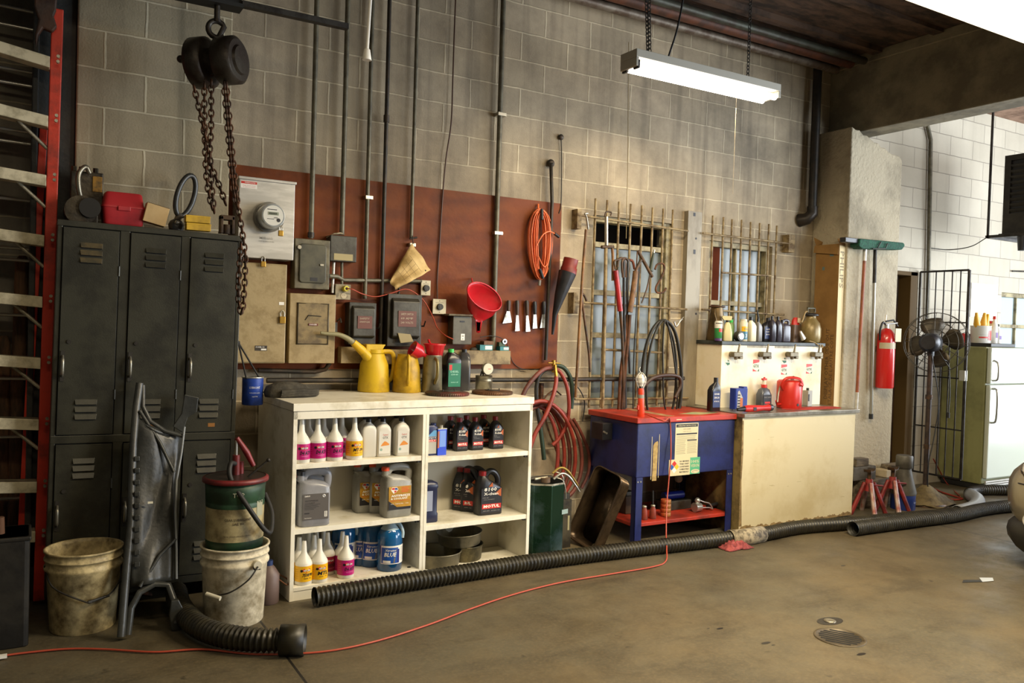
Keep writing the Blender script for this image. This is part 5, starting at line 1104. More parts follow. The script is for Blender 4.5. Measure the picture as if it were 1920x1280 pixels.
# thin black wire from relay
solo(U(BLK).tube(curve([lp(900)+Vector((0, 0, .09)), lp(925)+Vector((0, 0, .1)), lp(948)+Vector((0, 0, .06)), PY(960, 676, -.03), PY(975, 690, -.03), PY(990, 693, -.03)], 5), .003, 5), 'thin_wire', 'thin black wire trailing off the trough to the right', 'cable', lp(940), world=True)
# pull cord near the camera
q = PY(688, 100, -1.6); t = thing('pull_switch', 'white pull switch on a white cord hanging in front of the conduits', 'cord', q)
U(INKW).tube([(0, 0, .02), (.012, 0, .3), (.02, 0, ZC-q.z)], .008, 8).build('cord', t); U(INKW).lathe([(.02, -.03), (.021, -.028), (.014, .015), (.01, .02)], 16).build('grip', t)
# ================================================================ hoses, barred windows, hanging tools
RH = mat('red_air_hose', '8E3326', .45, col2='6A2219', scale=9, amount=.35); RHD = mat('dull_red_hose', '74382C', .55, col2='4E2A22', scale=9)
BH = mat('black_hose', '24231F', .5); GH = mat('green_black_hose', '26382A', .5)
hp = PY(1038, 692, -.09)
def curve_px(pts, n=6): return curve([PY(u, v, y) for u, v, y in pts], n)
solo(U(RHD).tube(curve_px([(1040, 690, -.1), (1020, 692, -.12), (998, 712, -.13), (980, 742, -.14), (968, 790, -.14), (962, 850, -.13)]), .016, 10), 'air_hose', 'dull red-brown air hose arching left from the wall tap and down behind the shelf unit', 'hose', hp, world=True)
solo(U(RH).tube(curve_px([(1040, 690, -.11), (1052, 700, -.12), (1063, 725, -.13), (1067, 760, -.13), (1062, 795, -.12), (1048, 822, -.11), (1036, 834, -.1)]), .0145, 10), 'air_hose', 'bright red air hose arching right from the wall tap', 'hose', hp, world=True)
solo(U(GH).tube(curve_px([(1042, 684, -.09), (1058, 690, -.1), (1070, 710, -.1), (1073, 740, -.1), (1071, 766, -.1)]), .016, 10), 'air_hose', 'thick dark green hose hanging at the right of the wall tap', 'hose', hp, world=True)
solo(U(BH).tube(curve_px([(1032, 688, -.09), (1014, 700, -.1), (1006, 725, -.1), (1007, 760, -.1), (1013, 800, -.11), (1018, 840, -.12), (1020, 860, -.12)]), .015, 10).use(GH).tube(curve_px([(1013, 800, -.12), (1018, 840, -.13), (1020, 861, -.13)]), .0165, 10), 'air_hose', 'black hose end hanging straight down left of the wall tap', 'hose', hp, world=True)
t = thing('air_hose', 'big looped coil of dark red air hose hanging beside the shelf unit', 'hose', hp)
mb = U(RH); mb.tube(curve_px([(1043, 706, -.16), (1042, 720, -.17), (1036, 745, -.19), (1022, 780, -.2), (1004, 812, -.2), (990, 850, -.2)]), .0155, 10)
for i, (cx_, cy_, rx_, ry_, th_, dy) in enumerate(((1022, 845, 56, 94, -.12, 0), (1018, 846, 50, 92, -.1, .03), (1014, 848, 44, 92, -.05, .05), (1030, 850, 60, 92, -.16, .02), (1008, 850, 38, 88, 0, .06))):
    q = []
    for k in range(40):
        an = 2*PI*k/40; a_, b_ = rx_*math.cos(an), ry_*math.sin(an)
        q.append(PY(cx_+a_*math.cos(th_)-b_*math.sin(th_), cy_+a_*math.sin(th_)+b_*math.cos(th_), -.15+dy+.02*math.sin(an+i)))
    mb.use(RH if i % 2 == 0 else RHD).tube(q, .0145, 9, closed=True)
mb.use(RHD).tube(curve_px([(1075, 785, -.1), (1090, 812, -.1), (1104, 850, -.1), (1103, 885, -.1), (1090, 915, -.1)]), .0125, 9)
mb.build('coil', t, world=True)
U(BRS).tube([PY(1041, 684, -.13), PY(1042, 698, -.15), PY(1043, 708, -.16)], [.012, .014, .011], 10).build('fitting', t, world=True)
t = thing('wall_tap', 'small brass tap on the wall from which the air hoses hang', 'tap', hp)
U(BRS).tube([PY(1028, 680, -.1), PY(1050, 681, -.1)], .006, 8).tube([PY(1038, 675, -.1), PY(1038, 698, -.1)], .014, 10).tube([PY(1038, 692, -.1), PY(1038, 692, -.002)], .014, 10).build('valve', t, world=True)
solo(U(RUST).tube(curve_px([(1052, 740, -.03), (1040, 732, -.05), (1028, 738, -.06), (1020, 748, -.06)]), .006, 6).bx(*[q for q in (PY(1013, 735, -.02).x, PY(1018, 735, -.02).x)], -.03, -.001, PY(1015, 760, -.02).z, PY(1015, 718, -.02).z), 'hose_bracket', 'rusty iron bracket with bolts behind the air hoses', 'bracket', hp, world=True)
solo(U(BLK).tube(curve_px([(1062, 712, -.03), (1085, 728, -.03), (1096, 755, -.03), (1092, 790, -.03)]), .005, 6), 'cable', 'thin black cable bowing right from the air hoses toward the blue washer', 'cable', hp, world=True)
solo(U(RUST).tube(curve_px([(1018, 770, -.05), (1030, 810, -.06), (1045, 850, -.06), (1058, 890, -.06)]), .007, 6), 'rod', 'thin rusty rod slanting down behind the air hose loops', 'rod', hp, world=True)
# dark green faceted can with nozzles
gp = Vector((2.98, -.50, 0)); GCN = mat('green_can', '1F3A2A', .2, .6, col2='4E6468', scale=3, amount=.42)
t = thing('oil_drum', 'dark green faceted metal can full of spouts, right of the shelf unit', 'can', gp, rz=.25)
mb = U(GCN); mb.smooth = False; mb.loft([(0, .15, .15), (.01, .155, .155), (.47, .155, .155), (.475, .15, .15)], 8, capt=False); mb.use(mat('can_inside', '14140F', .6)).loft([(.475, .15, .15), (.4, .145, .145)], 8, capb=False); mb.build('body', t, bevel=.006)
U(ALU).loft([(.47, .157, .157), (.482, .157, .157)], 8, False, False).build('rim', t)
U(mat('scuffed_label', '8FA3A0', .5)).bx(.04, .1, -.148, -.146, .27, .3).build('sticker', t)
def nozzle(p, label, m, sgn=1, s=1.0):
    t = thing('pump_lever', label, 'spout', p)
    U(m).tube(curve([(0, 0, 0), (.05*s, -.01, .035), (.1*s, -.02, .02), (.16*s, -.03, -.05), (.19*s, -.03, -.09)], 5), [.012]*8+[.015]*5+[.01]*8, 8, flat=.6).build('lever', t)
    U(LK).tube(curve([(.02, 0, .01), (.06*s, -.02, -.01), (.08*s, -.025, -.07), (.085*s, -.025, -.13)], 5), .008, 8, flat=.6).build('trigger', t)
nozzle(gp+Vector((.03, -.09, .5)), 'bright chrome pump lever poking out of the green can', CHR)
nozzle(gp+Vector((.08, .0, .52)), 'dull yellow pump lever behind the chrome one in the green can', mat('dull_yellow', '9A8240', .45, .3), 1.1)
solo(U(STEEL_D).tube([(-.1, 0, 0), (.0, -.02, .012), (.07, -.03, .01)], .014, 8).use(ALU).tube([(-.07, -.05, .01), (.02, -.06, .02)], .009, 8).use(mat('brown_cap', '5E4A36', .6)).cyl((.0, -.07, -.01), (.0, -.07, .02), .032, 14), 'spouts', 'tangle of oily spouts and a brown cap in the mouth of the green can', 'spout', gp+Vector((-.02, -.0, .49)))
a = PZ(1078, 1040, 0); solo(U(mat('brown_tin', '4E4530', .5, .3, col2='2B2519', scale=8)).bx(-.06, .06, -.05, .05, 0, .33).use(DKB).bx(-.05, .05, -.04, .04, .33, .37).use(mat('tape_strip', 'A39A74', .6)).bx(.03, .045, -.052, -.05, .12, .22), 'oil_tin', 'brown rectangular oil tin wedged between the green can and the bronze pan', 'tin', (a.x+.02, a.y+.22, 0), bevel=.006)
# bronze pan leaning
BRZ = mat('bronze_pan', '5A4A38', .33, .65, col2='3A2E22', scale=6, amount=.5)
t = thing('baking_pan', 'deep rectangular dark bronze pan leaning against the blue parts washer', 'pan', (3.30, -.50, .02), rz=-1.02, rx=0, ry=0)
def rr(w, h, r, n=6):
    o = []
    for cx_, cz_, a0 in ((w-r, h-r, 0), (-w+r, h-r, 90), (-w+r, -h+r, 180), (w-r, -h+r, 270)):
        for k in range(n+1): an = math.radians(a0+90*k/n); o.append((cx_+r*math.cos(an), cz_+r*math.sin(an)))
    return o
A_, B_ = rr(.125, .27, .05), rr(.105, .25, .045); n = len(A_)
vs = [(x, -.0, z+.27) for x, z in A_]+[(x, .135, z+.27) for x, z in B_]
fs = [(i, n+i, n+(i+1) % n, (i+1) % n) for i in range(n)]+[tuple(range(n, 2*n))]
U(BRZ).add(vs, fs).build('body', t, solid=.004)
U(BRZ).tube([(x, 0, z+.27) for x, z in A_], .006, 6, closed=True).build('rim', t)
t.rotation_mode = 'XYZ'; t.rotation_euler = (math.radians(-16), math.radians(14), math.radians(-78))
# window guards
BAR = mat('rusty_bar', '94815C', .6, .2, col2='5E4A2E', scale=14, amount=.45)
def guard(xs, tops, zbot, rails, label, br):
    t = thing('window_guard', label, 'window bars', PY(xs[0], 600, -.06))
    for u, v in zip(xs, tops):
        a = PY(u, v, -.06); mb = U(BAR).tube([a, Vector((a.x, -.06, zbot))], .0095, 8); mb.build('bar', t, world=True)
    for (u0, v0, u1, v1) in rails: U(BAR).tube([PY(u0, v0, -.07), PY(u1, v1, -.07)], .0085, 8).build('rail', t, world=True)
    for (u0, v0, u1, v1) in br:
        x0, x1, z0, z1 = pxbox(u0, v0, u1, v1, -.04); U(BAR).bx(x0, x1, -.075, -.001, z0, z1).build('bracket', t, world=True, bevel=.002)
    return t
guard((1117, 1139, 1161, 1183, 1204, 1224, 1244, 1262), (372, 375, 378, 382, 385, 389, 391, 393), .9, ((1083, 403, 1290, 433), (1078, 566, 1288, 580), (1128, 655, 1246, 661), (1078, 748, 1290, 746)), 'rusty vertical bars with four cross rails over the left barred window', ((1078, 392, 1085, 430), (1071, 548, 1078, 588)))
guard((1337, 1357, 1373, 1391, 1408, 1425, 1442, 1457), (404, 407, 411, 412, 416, 418, 420, 423), 1.2, ((1318, 437, 1484, 457), (1353, 511, 1446, 517), (1316, 580, 1470, 590)), 'rusty vertical bars over the right barred window behind the oil cabinet', ((1474, 440, 1484, 474),))
x0, x1, z0, z1 = pxbox(1291, 396, 1317, 398, -.05); zt = z1
mb = U(mat('strut_steel', '8C8370', .5, .2, col2='6E6350', scale=5, amount=.4, stretch=(1, 1, .3))).bx(x0, x1, -.05, -.001, .88, zt).use(INK)
for v, s in ((402, .014), (472, .018)): c = PY(1302, v, -.05); mb.bx(c.x-.012, c.x+.012, -.0515, -.05, c.z-s, c.z+s)
for v in (447, 588): c = PY(1305, v, -.05); mb.cyl((c.x, -.0515, c.z), (c.x, -.05, c.z), .009, 10)
solo(mb, 'steel_strut', 'wide pale steel strut with bolt holes standing between the two barred windows', 'strut', ((x0+x1)/2, -.03, .88), world=True, bevel=.002)
# hanging tools
def tool(name, label, pieces, cat='tool'):
    p0 = PY(pieces[0][1][0][0], pieces[0][1][0][1], -.13); t = thing(name, label, cat, p0)
    for nm, pts, r, m in pieces:
        P = [PY(q[0], q[1], q[2] if len(q) > 2 else -.13) for q in pts]
        if len(P) > 2: P = curve(P, 5)
        rr_ = r if not isinstance(r, (list, tuple)) else [r[0]+(r[1]-r[0])*i/(len(P)-1) for i in range(len(P))]
        U(m).tube(P, rr_, 9).build(nm, t, world=True)
    return t
TAN_ = mat('tan_rod', '8A6236', .5, .2, col2='5E4226', scale=9); WDH = mat('tool_wood', '84603C', .6, col2='5A3F26', scale=10); RDT = mat('tool_red', 'A3262A', .35, col2='7A1E20', scale=8); DK = mat('tool_iron', '3A3128', .5, .5, col2='5A3E28', scale=12); SHN = mat('tool_chrome', 'A8A49A', .28, .85)
tool('pry_rod', 'long tan rod with a chrome hooked tip hanging left of the barred window', (('hook', [(1103, 430), (1100, 408), (1097, 401), (1102, 400)], .008, SHN), ('shaft', [(1099, 430), (1092, 520), (1085, 640), (1079, 745)], .011, TAN_)))
tool('hook_rod', 'short dark hooked rod hanging just right of the long tan rod', (('shaft', [(1100, 564), (1095, 553), (1091, 556), (1096, 600), (1104, 660), (1106, 697)], .009, DK),))
tool('steel_bar', 'tall steel bar with a collar and curled top hanging in front of the window', (('top', [(1145, 404), (1146, 398), (1137, 397), (1134, 405)], .006, DK), ('upper_rod', [(1137, 406), (1137, 460)], .014, SHN), ('collar', [(1128, 463), (1150, 463)], .013, DK), ('shaft', [(1136, 465), (1134, 590), (1130, 765)], [.014, .012], BAR)))
tool('hook_bar', 'short tan bar hooked beside the collar of the steel bar', (('bar', [(1147, 460), (1149, 480), (1149, 526)], .011, TAN_),))
tool('bolt_cutter', 'red-handled bolt cutter hanging in front of the window', (('grip', [(1154, 507, -.16), (1158, 540, -.16), (1163, 583, -.16)], .021, RDT), ('shaft', [(1163, 583, -.15), (1167, 640, -.14), (1170, 770, -.14)], .012, DK), ('hook', [(1154, 505, -.16), (1152, 490, -.15), (1160, 486, -.14)], .007, DK)))
tool('lever_tool', 'wood-handled lever with a rusty blade hanging beside the red bolt cutter', (('grip', [(1192, 508, -.16), (1188, 540, -.16), (1181, 585, -.16)], [.022, .021], WDH), ('shaft', [(1181, 590, -.15), (1177, 640, -.14), (1165, 775, -.14)], .014, mat('rust_blade', '5E3A22', .6, .4, col2='3A2618', scale=9)), ('tip', [(1192, 508, -.16), (1198, 495, -.16), (1202, 487, -.16)], .012, DK)))
tool('black_bar', 'pair of thin black bars hanging behind the bolt cutter', (('bar', [(1170, 488), (1170, 560), (1173, 765)], .011, BLKP), ('bar', [(1178, 486), (1176, 560), (1181, 700)], .01, BLKP)))
tool('chain_hook', 'curved iron hook over the rail between the two long handles', (('hook', [(1158, 500), (1160, 487), (1167, 484), (1172, 492), (1173, 520)], .01, DK), ('hook', [(1178, 500), (1177, 488), (1170, 484), (1166, 494), (1168, 520)], .009, DK), ('hook', [(1180, 487), (1186, 490), (1190, 505)], .01, mat('rust_red', '6E3A26', .6, .3))))
tool('t_bar', 'rusty bar hanging at a slant with a thin wire stem', (('bar', [(1196, 470), (1210, 495), (1223, 519)], .013, mat('rusty_tool', '6B5036', .6, .4, col2='4A3522', scale=10)), ('stem', [(1195, 470), (1193, 510)], .005, DK)))
tool('screwdriver', 'thin rod with a dark green handle hanging at the right of the window', (('handle', [(1226, 474), (1223, 490), (1220, 508)], [.01, .02], mat('green_handle', '2F3A30', .4)), ('shaft', [(1220, 508), (1213, 540), (1203, 568)], .006, DK), ('tip', [(1226, 474), (1227, 468)], .006, SHN)))
tool('s_hook', 'large rusty S-shaped hook hanging at the right end of the window bars', (('hook', [(1228, 505), (1232, 496), (1242, 494), (1246, 502), (1240, 520), (1230, 538), (1232, 548), (1243, 548), (1249, 540)], .008, RUST),))
tool('snap_hook', 'small bright snap hook hanging by a wire near the steel strut', (('wire', [(1282, 594), (1274, 600), (1264, 603)], .002, SHN), ('hook', [(1264, 603), (1268, 612), (1275, 602), (1279, 598)], .006, SHN)))
tool('thin_rod', 'thin dark flexible rod hanging between the lever tool and the belts', (('rod', [(1199, 500), (1194, 570), (1188, 680), (1187, 770)], .005, BLK),))
tool('twisted_strap', 'rusty twisted iron strap hanging low in front of the window', (('strap', [(1176, 590), (1172, 640), (1164, 700), (1160, 775)], .014, mat('rust_strap', '6A3E22', .6, .3, col2='3E2817', scale=8)),))
# drive belts
def belt(label, pts, r=.011, y=-.2):
    return solo(U(BH).tube(curve([PY(u, v, y) for u, v in pts], 6, closed=True), r, 8, closed=True, flat=.7), 'drive_belt', label, 'belt', PY(1245, 602, y), world=True)
belt('widest black rubber drive belt hanging by the strut', [(1244, 600), (1225, 615), (1210, 655), (1203, 710), (1204, 760), (1222, 790), (1252, 793), (1272, 770), (1278, 710), (1272, 650), (1262, 615)], .016)
belt('second black drive belt, nested inside the widest one', [(1246, 602), (1231, 618), (1218, 660), (1212, 720), (1216, 775), (1238, 790), (1260, 770), (1268, 700), (1263, 640)], .011, -.22)
belt('thin grey-edged drive belt hanging to the right of the others', [(1247, 601), (1256, 625), (1266, 690), (1270, 750), (1262, 785), (1246, 760), (1243, 690), (1243, 640)], .008, -.24)
solo(U(mat('brown_hose', '3E2A1E', .5)).tube(curve_px([(1208, 722, -.26), (1225, 708, -.27), (1248, 703, -.27), (1272, 706, -.26), (1276, 722, -.25), (1266, 745, -.25)]), .014, 9), 'rubber_hose', 'short brown rubber hose looped across the drive belts', 'hose', PY(1245, 705, -.26), world=True)
# ---------------------------------------------------------------- blue parts washer
TBL = mat('washer_blue', '222A62', .35, col2='171C40', scale=4, amount=.4, bump=.05); TRD = mat('washer_red', 'B23523', .42, col2='7E2A1C', scale=5, amount=.36)
X0, X1, Y0, Y1 = 3.665, 4.6, -.64, -.08
t = PWS = thing('parts_washer', 'blue steel parts washer tank on legs with a worn red lid', 'parts washer', (X0, Y0, 0)); W_ = X1-X0; D_ = Y1-Y0
U(TBL).bx(0, W_, 0, D_, .47, .85).build('tank', t, bevel=.006)
U(TRD).bx(-.015, W_+.004, -.015, D_+.01, .852, .89).build('lid', t, bevel=.004)
for x, y in ((0, 0), (W_-.065, 0), (0, D_-.05), (W_-.065, D_-.05)):
    U(TBL).bx(x+.003, x+.065, y+.003, y+.01, 0, .47).bx(x+(.003 if x == 0 else .058), x+(.01 if x == 0 else .065), y+.003, y+.05, 0, .47).use(LK).cyl((x+.02, y, .44), (x+.02, y+.004, .44), .006, 8).cyl((x+.045, y, .44), (x+.045, y+.004, .44), .006, 8).build('leg', t, bevel=.002)
U(TRD).bx(.01, W_-.01, .012, D_-.01, .12, .145).build('shelf', t, bevel=.003)
U(BLKP).bx(-.09, -.002, .28, .42, .7, .82).use(LK).cyl((-.08, .27, .76), (-.08, .28, .76), .008, 8).cyl((-.06, .27, .75), (-.06, .28, .75), .008, 8).build('pump_switch', t, bevel=.006)
CRM = mat('label_cream', 'D2C59C', .5); DRT = mat('dried_tape', 'B59A5E', .7, col2='8E7340', scale=20)
def fpx(u, v): q = PY(u, v, Y0); return q.x-X0, q.z
mb = U(DRT); a = fpx(1229, 830); b = fpx(1226, 901); mb.prism([(a[0]-.02, a[1]-.02), (a[0]-.008, a[1]), (a[0]+.018, a[1]+.012), (a[0]+.024, a[1]), (a[0]+.018, b[1]), (a[0]-.022, b[1])], -.0015, 0, 'y')
mb.use(CRM).bx(a[0]-.034, a[0]-.03, -.0012, 0, b[1]+.01, a[1]+.045).bx(a[0]+.033, a[0]+.037, -.0012, 0, b[1]+.02, a[1]+.06); mb.build('tape_strip', t)
x0, z1 = fpx(1267, 794); x1, z0 = fpx(1307, 863)
mb = U(CRM).bx(x0, x1, -.0015, 0, z0, z1).use(mat('label_black', '1C1A18', .5)).bx(x0+.006, x1-.006, -.002, -.0015, z1-.028, z1-.006).use(CRM).ftext('OPERATING INSTRUCTIONS', .009, (x0+x1)/2, z1-.017, -.0025, (x1-x0)*.8)
mb.use(mat('label_black', '')).bx(x0+.01, x1-.01, -.002, -.0015, z1-.082, z1-.072).bx(x0+(x1-x0)*.52, x1-.012, -.002, -.0015, z1-.128, z1-.12)
mb.use(mat('label_ink_grey', '8E8468', .7)).ftext('PARTS CLEANER', .01, (x0+x1)/2, z1-.042, -.002, .07).ftext('SAFETY NOTICE', .007, (x0+x1)/2, z1-.06, -.002, .08)
for i in range(13): mb.bx(x0+.01, x0+(x1-x0)*(.46 if i > 2 else .9)-(i % 3)*.004, -.0019, -.0015, z1-.094-i*.0105, z1-.091-i*.0105)
for i in range(9): mb.bx(x0+(x1-x0)*.53, x1-.012-(i % 2)*.006, -.0019, -.0015, z1-.135-i*.0105, z1-.132-i*.0105)
mb.build('instruction_label', t)
x0, z1 = fpx(1254, 862); x1, z0 = fpx(1311, 887); z0 -= .002; w = x1-x0; h = z1-z0
mb = U(CRM).bx(x0, x0+w*.68, -.003, -.0015, z0, z1).use(mat('mint_sign', '4FA878', .5)).bx(x0+w*.68, x1, -.003, -.0015, z0+h*.02, z1+h*.05)
mb.use(CRM).ftext('100%', h*.2, x0+w*.84, z1-h*.2, -.0035, w*.26).ftext('VISION', h*.2, x0+w*.84, z1-h*.46, -.0035, w*.27).add([(x0+w*.85+w*.14*math.cos(q), -.0035, z0+h*.18+h*.13*math.sin(q)) for q in [2*PI*k/20 for k in range(20)]], [tuple(range(20))], False)
mb.use(mat('label_black', '')).tube([(x0+w*.85+w*.09*math.cos(q), -.0036, z0+h*.17+h*.06*math.sin(q)) for q in [2*PI*k/20 for k in range(15)]], .0009, 4)
for i, s_ in enumerate(('NO SMOKING', 'THIS UNIT', 'CONTAINS', 'COMBUSTIBLE', 'MATERIALS')): mb.ftext(s_, h*.095, x0+w*.49, z1-h*(.14+.165*i), -.0034, w*.3, bold=.03)
dx, dz = x0+w*.17, z0+h*.6; k = h*.2
for ox_, oz_, m_ in ((0, 1, REDL), (-1, 0, mat('diamond_blue', '2450A0', .5)), (1, 0, mat('diamond_yellow', 'E2B81C', .5)), (0, -1, INKW)):
    cx_, cz_ = dx+ox_*k, dz+oz_*k-k*.3; mb.use(m_).prism([(cx_-k*.92, cz_), (cx_, cz_-k*.92), (cx_+k*.92, cz_), (cx_, cz_+k*.92)], -.0036, -.003, 'y')
mb.build('warning_label', t)
mb = U(mat('worn_paint', 'A9885E', .6, col2='8E5A3A', scale=14)).bx(.28, .36, .02, D_-.03, .8901, .8906).use(mat('lid_label', '8E9A72', .6, col2='B0A070', scale=12)).add([(.48, .12, .8908), (.62, .04, .8908), (.86, .1, .8908), (.7, .2, .8908)], [(0, 1, 2, 3)], False).use(CRM).bx(.34, .39, -.0157, -.015, .866, .872); mb.build('lid_sticker', t)
# things on the washer shelf
zs = .1455
def wsh(u, v, y=None): q = PZ(u, v, zs); return Vector((q.x, q.y, zs+.0005))
ORJ = mat('rusty_orange_jar', '8E3A28', .5, col2='6A3A2C', scale=10)
for u, lab in ((1207, 'left red-brown bottle on the washer shelf, half behind the front leg'), (1223, 'red-brown bottle with a dark stick, second on the washer shelf')):
    q = wsh(u, 988); q.y = -.55; q.x = PY(u, 985, -.55).x; t = thing('jar', lab, 'jar', q); U(ORJ).lathe([(.024, 0), (.026, .003), (.022, .06), (.015, .085), (.015, .09)], 18).build('body', t); U(ALU).lathe([(.016, .088), (.017, .095), (.012, .1)], 14).build('cap', t)
    if u > 1210: U(BLK).tube([(0, 0, .095), (.003, .01, .2)], .006, 6).build('stick', t)
q = PY(1247, 985, -.53); 
for i in range(4): solo(U(mat('orange_filter', 'B04A26', .45, col2='9A6A34', scale=9)).lathe([(.034, 0), (.038, .003), (.038, .027), (.035, .03)], 24), 'filter_cap', ('bottom', 'second', 'third', 'top')[i]+' of the four stacked orange filter rings on the washer shelf', 'ring', (q.x, -.53, zs+.0005+i*.031), group='stacked orange rings')
q = PY(1285, 965, -.5); t = thing('blue_tube', 'dark blue cylinder lying at the back of the washer shelf', 'tube', (q.x, -.35, zs+.1))
U(mat('cobalt_tube', '16257A', .35)).tube([(-.09, 0, 0), (.1, 0, 0)], .03, 18).build('body', t); solo(U(DKB).bx(-.12, .14, -.06, .06, 0, .068), 'dark_box', 'dark flat box under the blue cylinder on the washer shelf', 'box', (q.x, -.35, zs+.0005), bevel=.003)
solo(U(mat('pale_ball', 'B8AE9A', .4)).sphere((0, 0, .03), .032), 'knob', 'pale round knob peeping over the blue cylinder', 'knob', (PY(1271, 940, -.25).x, -.25, zs+.17)).parent = None
q = PY(1305, 975, -.5); t = thing('grease_gun', 'chrome grease gun head with a looped lever on the washer shelf', 'grease gun', (q.x, -.52, zs+.0005))
U(CHR).tube([(-.04, .0, .035), (.02, 0, .035)], [.036, .03], 18).sphere((-.01, 0, .085), .022).tube([(-.01, 0, .07), (-.01, 0, .04)], .014, 10).build('head', t)
U(CHR).tube(curve([(0, 0, .09), (.05, -.01, .07), (.1, -.015, .055), (.13, -.02, .01), (.1, -.02, .025), (.03, -.01, .03)], 5), .005, 6).build('lever', t)
U(BLKP).tube([(.1, .01, .03), (.22, .03, .035)], .014, 8).build('grip', t)
solo(U(mat('dark_brown_block', '3E3020', .8)).bx(-.05, .05, -.05, .05, 0, .13).use(DKB).bx(-.04, .04, -.04, .04, .13, .16), 'wood_block', 'dark brown block at the left back of the washer shelf', 'block', (3.85, -.32, zs+.0005), bevel=.004)
# work light standing on the lid
q = PZ(1201, 781, .891); t = WLT = thing('work_light', 'orange trouble light with a white wire cage standing on the red lid', 'lamp', (q.x+.02, q.y+.02, .891), ry=-.04)
OP = mat('orange_plastic', 'D2401F', .4)
U(OP).lathe([(.025, 0), (.026, .003), (.024, .08), (.022, .13), (.02, .135)], 20).use(mat('grey_tape', '8E8A80', .45)).lathe([(.0225, .13), (.022, .155)], 20, False, False).use(OP).lathe([(.022, .155), (.022, .185), (.018, .2)], 20).bx(-.032, -.02, -.008, .008, .05, .08).build('handle', t)
U(BLKP).cyl((0, 0, .2), (0, 0, .22), .014, 12).build('socket', t)
U(mat('bulb_white', 'E8E4DA', .25)).lathe([(.012, .2), (.014, .215), (.026, .25), (.026, .27), (.016, .295), (.002, .3)], 18).build('bulb', t)
mb = U(mat('white_wire', 'DAD6CC', .35, .3))
for k in range(6):
    an = PI*k/3; mb.tube(curve([(.018*math.cos(an), .018*math.sin(an), .2), (.036*math.cos(an), .036*math.sin(an), .24), (.036*math.cos(an), .036*math.sin(an), .28), (.01*math.cos(an), .01*math.sin(an), .31)], 4), .0022, 5)
for z_, r_ in ((.245, .036), (.275, .036)): mb.tube([(r_*math.cos(2*PI*k/20), r_*math.sin(2*PI*k/20), z_) for k in range(20)], .0022, 5, closed=True)
mb.tube(curve([(0, 0, .31), (-.015, 0, .33), (-.006, 0, .35)], 4), .0025, 5); mb.build('cage', t)
# its red cord: over the lid edge, down, and across the floor to the lower left corner
cp = [WLT.location+Vector((.03, 0, .02)), PZ(1225, 782, .9), PZ(1245, 789, .9), Vector((PY(1255, 800, -.662).x, -.664, .87)), PY(1258, 850, -.675), PY(1254, 900, -.69), PY(1250, 950, -.74), PY(1249, 1000, -.83)]
fl_ = [PZ(u, v, .008) for u, v in ((1248, 1052), (1225, 1062), (1150, 1075), (1050, 1092), (960, 1115), (880, 1142), (800, 1172), (700, 1203), (600, 1222), (480, 1226), (380, 1217), (290, 1222), (200, 1217), (130, 1216), (60, 1222), (0, 1230), (-80, 1245), (-200, 1260))]
solo(U(CORD).tube(curve(cp+[PY(1250, 1030, -.97)]+fl_, 8), .0046, 8), 'red_cable', 'long red-orange cord running from the work light down the washer and across the floor', 'cord', (2, -1.2, 0), world=True)
solo(U(INKW).bx(-.02, .02, -.012, .012, 0, .012), 'tape_tab', 'white tape tab on the red cord at the lower left corner', 'tape', PZ(3, 1233, .008)+Vector((0, 0, 0)))
# ---------------------------------------------------------------- cream oil dispenser cabinet
CCR = mat('cream_enamel', 'D5C8A2', .42, col2='C6B588', scale=2.2, amount=.32, bump=.04, bscale=20)
CCW = mat('white_enamel', 'E6DEC4', .4, col2='CFC193', scale=2, amount=.3)
CDR = mat('grimy_side', '8E7A4A', .6, col2='3E3220', scale=4, amount=.45)
t = CAB = thing('oil_cabinet', 'large cream steel base cabinet with a metal counter, stained along its bottom', 'cabinet', (4.61, -.705, 0))
cw, cdp, chh = 1.3, .6, .868
U(CCR).bx(0, cw, 0, .004, .02, chh).bx(cw-.004, cw, 0, cdp, .02, chh).use(CDR).bx(0, .004, .0, cdp, .0, chh).bx(.004, cw-.004, cdp-.01, cdp, 0, chh).bx(.004, cw-.004, .01, cdp-.01, chh-.01, chh).build('body', t, bevel=.002)
mb = U(mat('rust_stain', '9A8050', .7, col2='6E5630', scale=20)).prism([(.002, .02)]+[(.002+i*(cw-.004)/120, .024+random.uniform(0, .014)+.014*abs(math.sin(i*.21))*(1+.8*(i < 20)+.6*(i > 105))) for i in range(121)]+[(cw-.002, .02)], -.0006, 0, 'y').prism([(.002, .05), (.002, chh-.02), (.014, chh-.02), (.02, .6), (.012, .4), (.03, .05)], -.0006, 0, 'y')
mb.use(mat('scuff', 'A89868', .6))
for i in range(12): x = random.uniform(.1, 1.2); z = random.uniform(.1, .75); mb.bx(x, x+random.uniform(.01, .05), -.0005, 0, z, z+.002)
mb.build('stains', t)
U(mat('counter_metal', 'A7A092', .32, .7, col2='7E786A', scale=6)).bx(0, cw+.03, -.02, cdp+.02, chh+.001, chh+.03).build('counter', t, bevel=.003)
zc = chh+.031
ux0, ux1, uy = 4.745, 5.93, -.33
t = DSP = thing('oil_dispenser', 'cream upper oil dispenser unit with four grey taps and a black top', 'dispenser', (ux0, uy, zc)); uw = ux1-ux0; ztop = PY(1345, 646, uy).z-zc
U(CCW).bx(0, uw, 0, .006, 0, ztop).bx(0, .006, .006, .28, 0, ztop).bx(uw-.006, uw, .006, .28, 0, ztop).bx(.006, uw-.006, .27, .28, 0, ztop).build('body', t, bevel=.002)
U(mat('black_counter', '1E2320', .45, col2='3A403B', scale=9)).bx(-.012, uw+.03, -.012, .3, ztop+.001, ztop+.03).build('top', t, bevel=.003)
TAPM = mat('tap_grey', '7E735C', .45, .5, col2='58503E', scale=9)
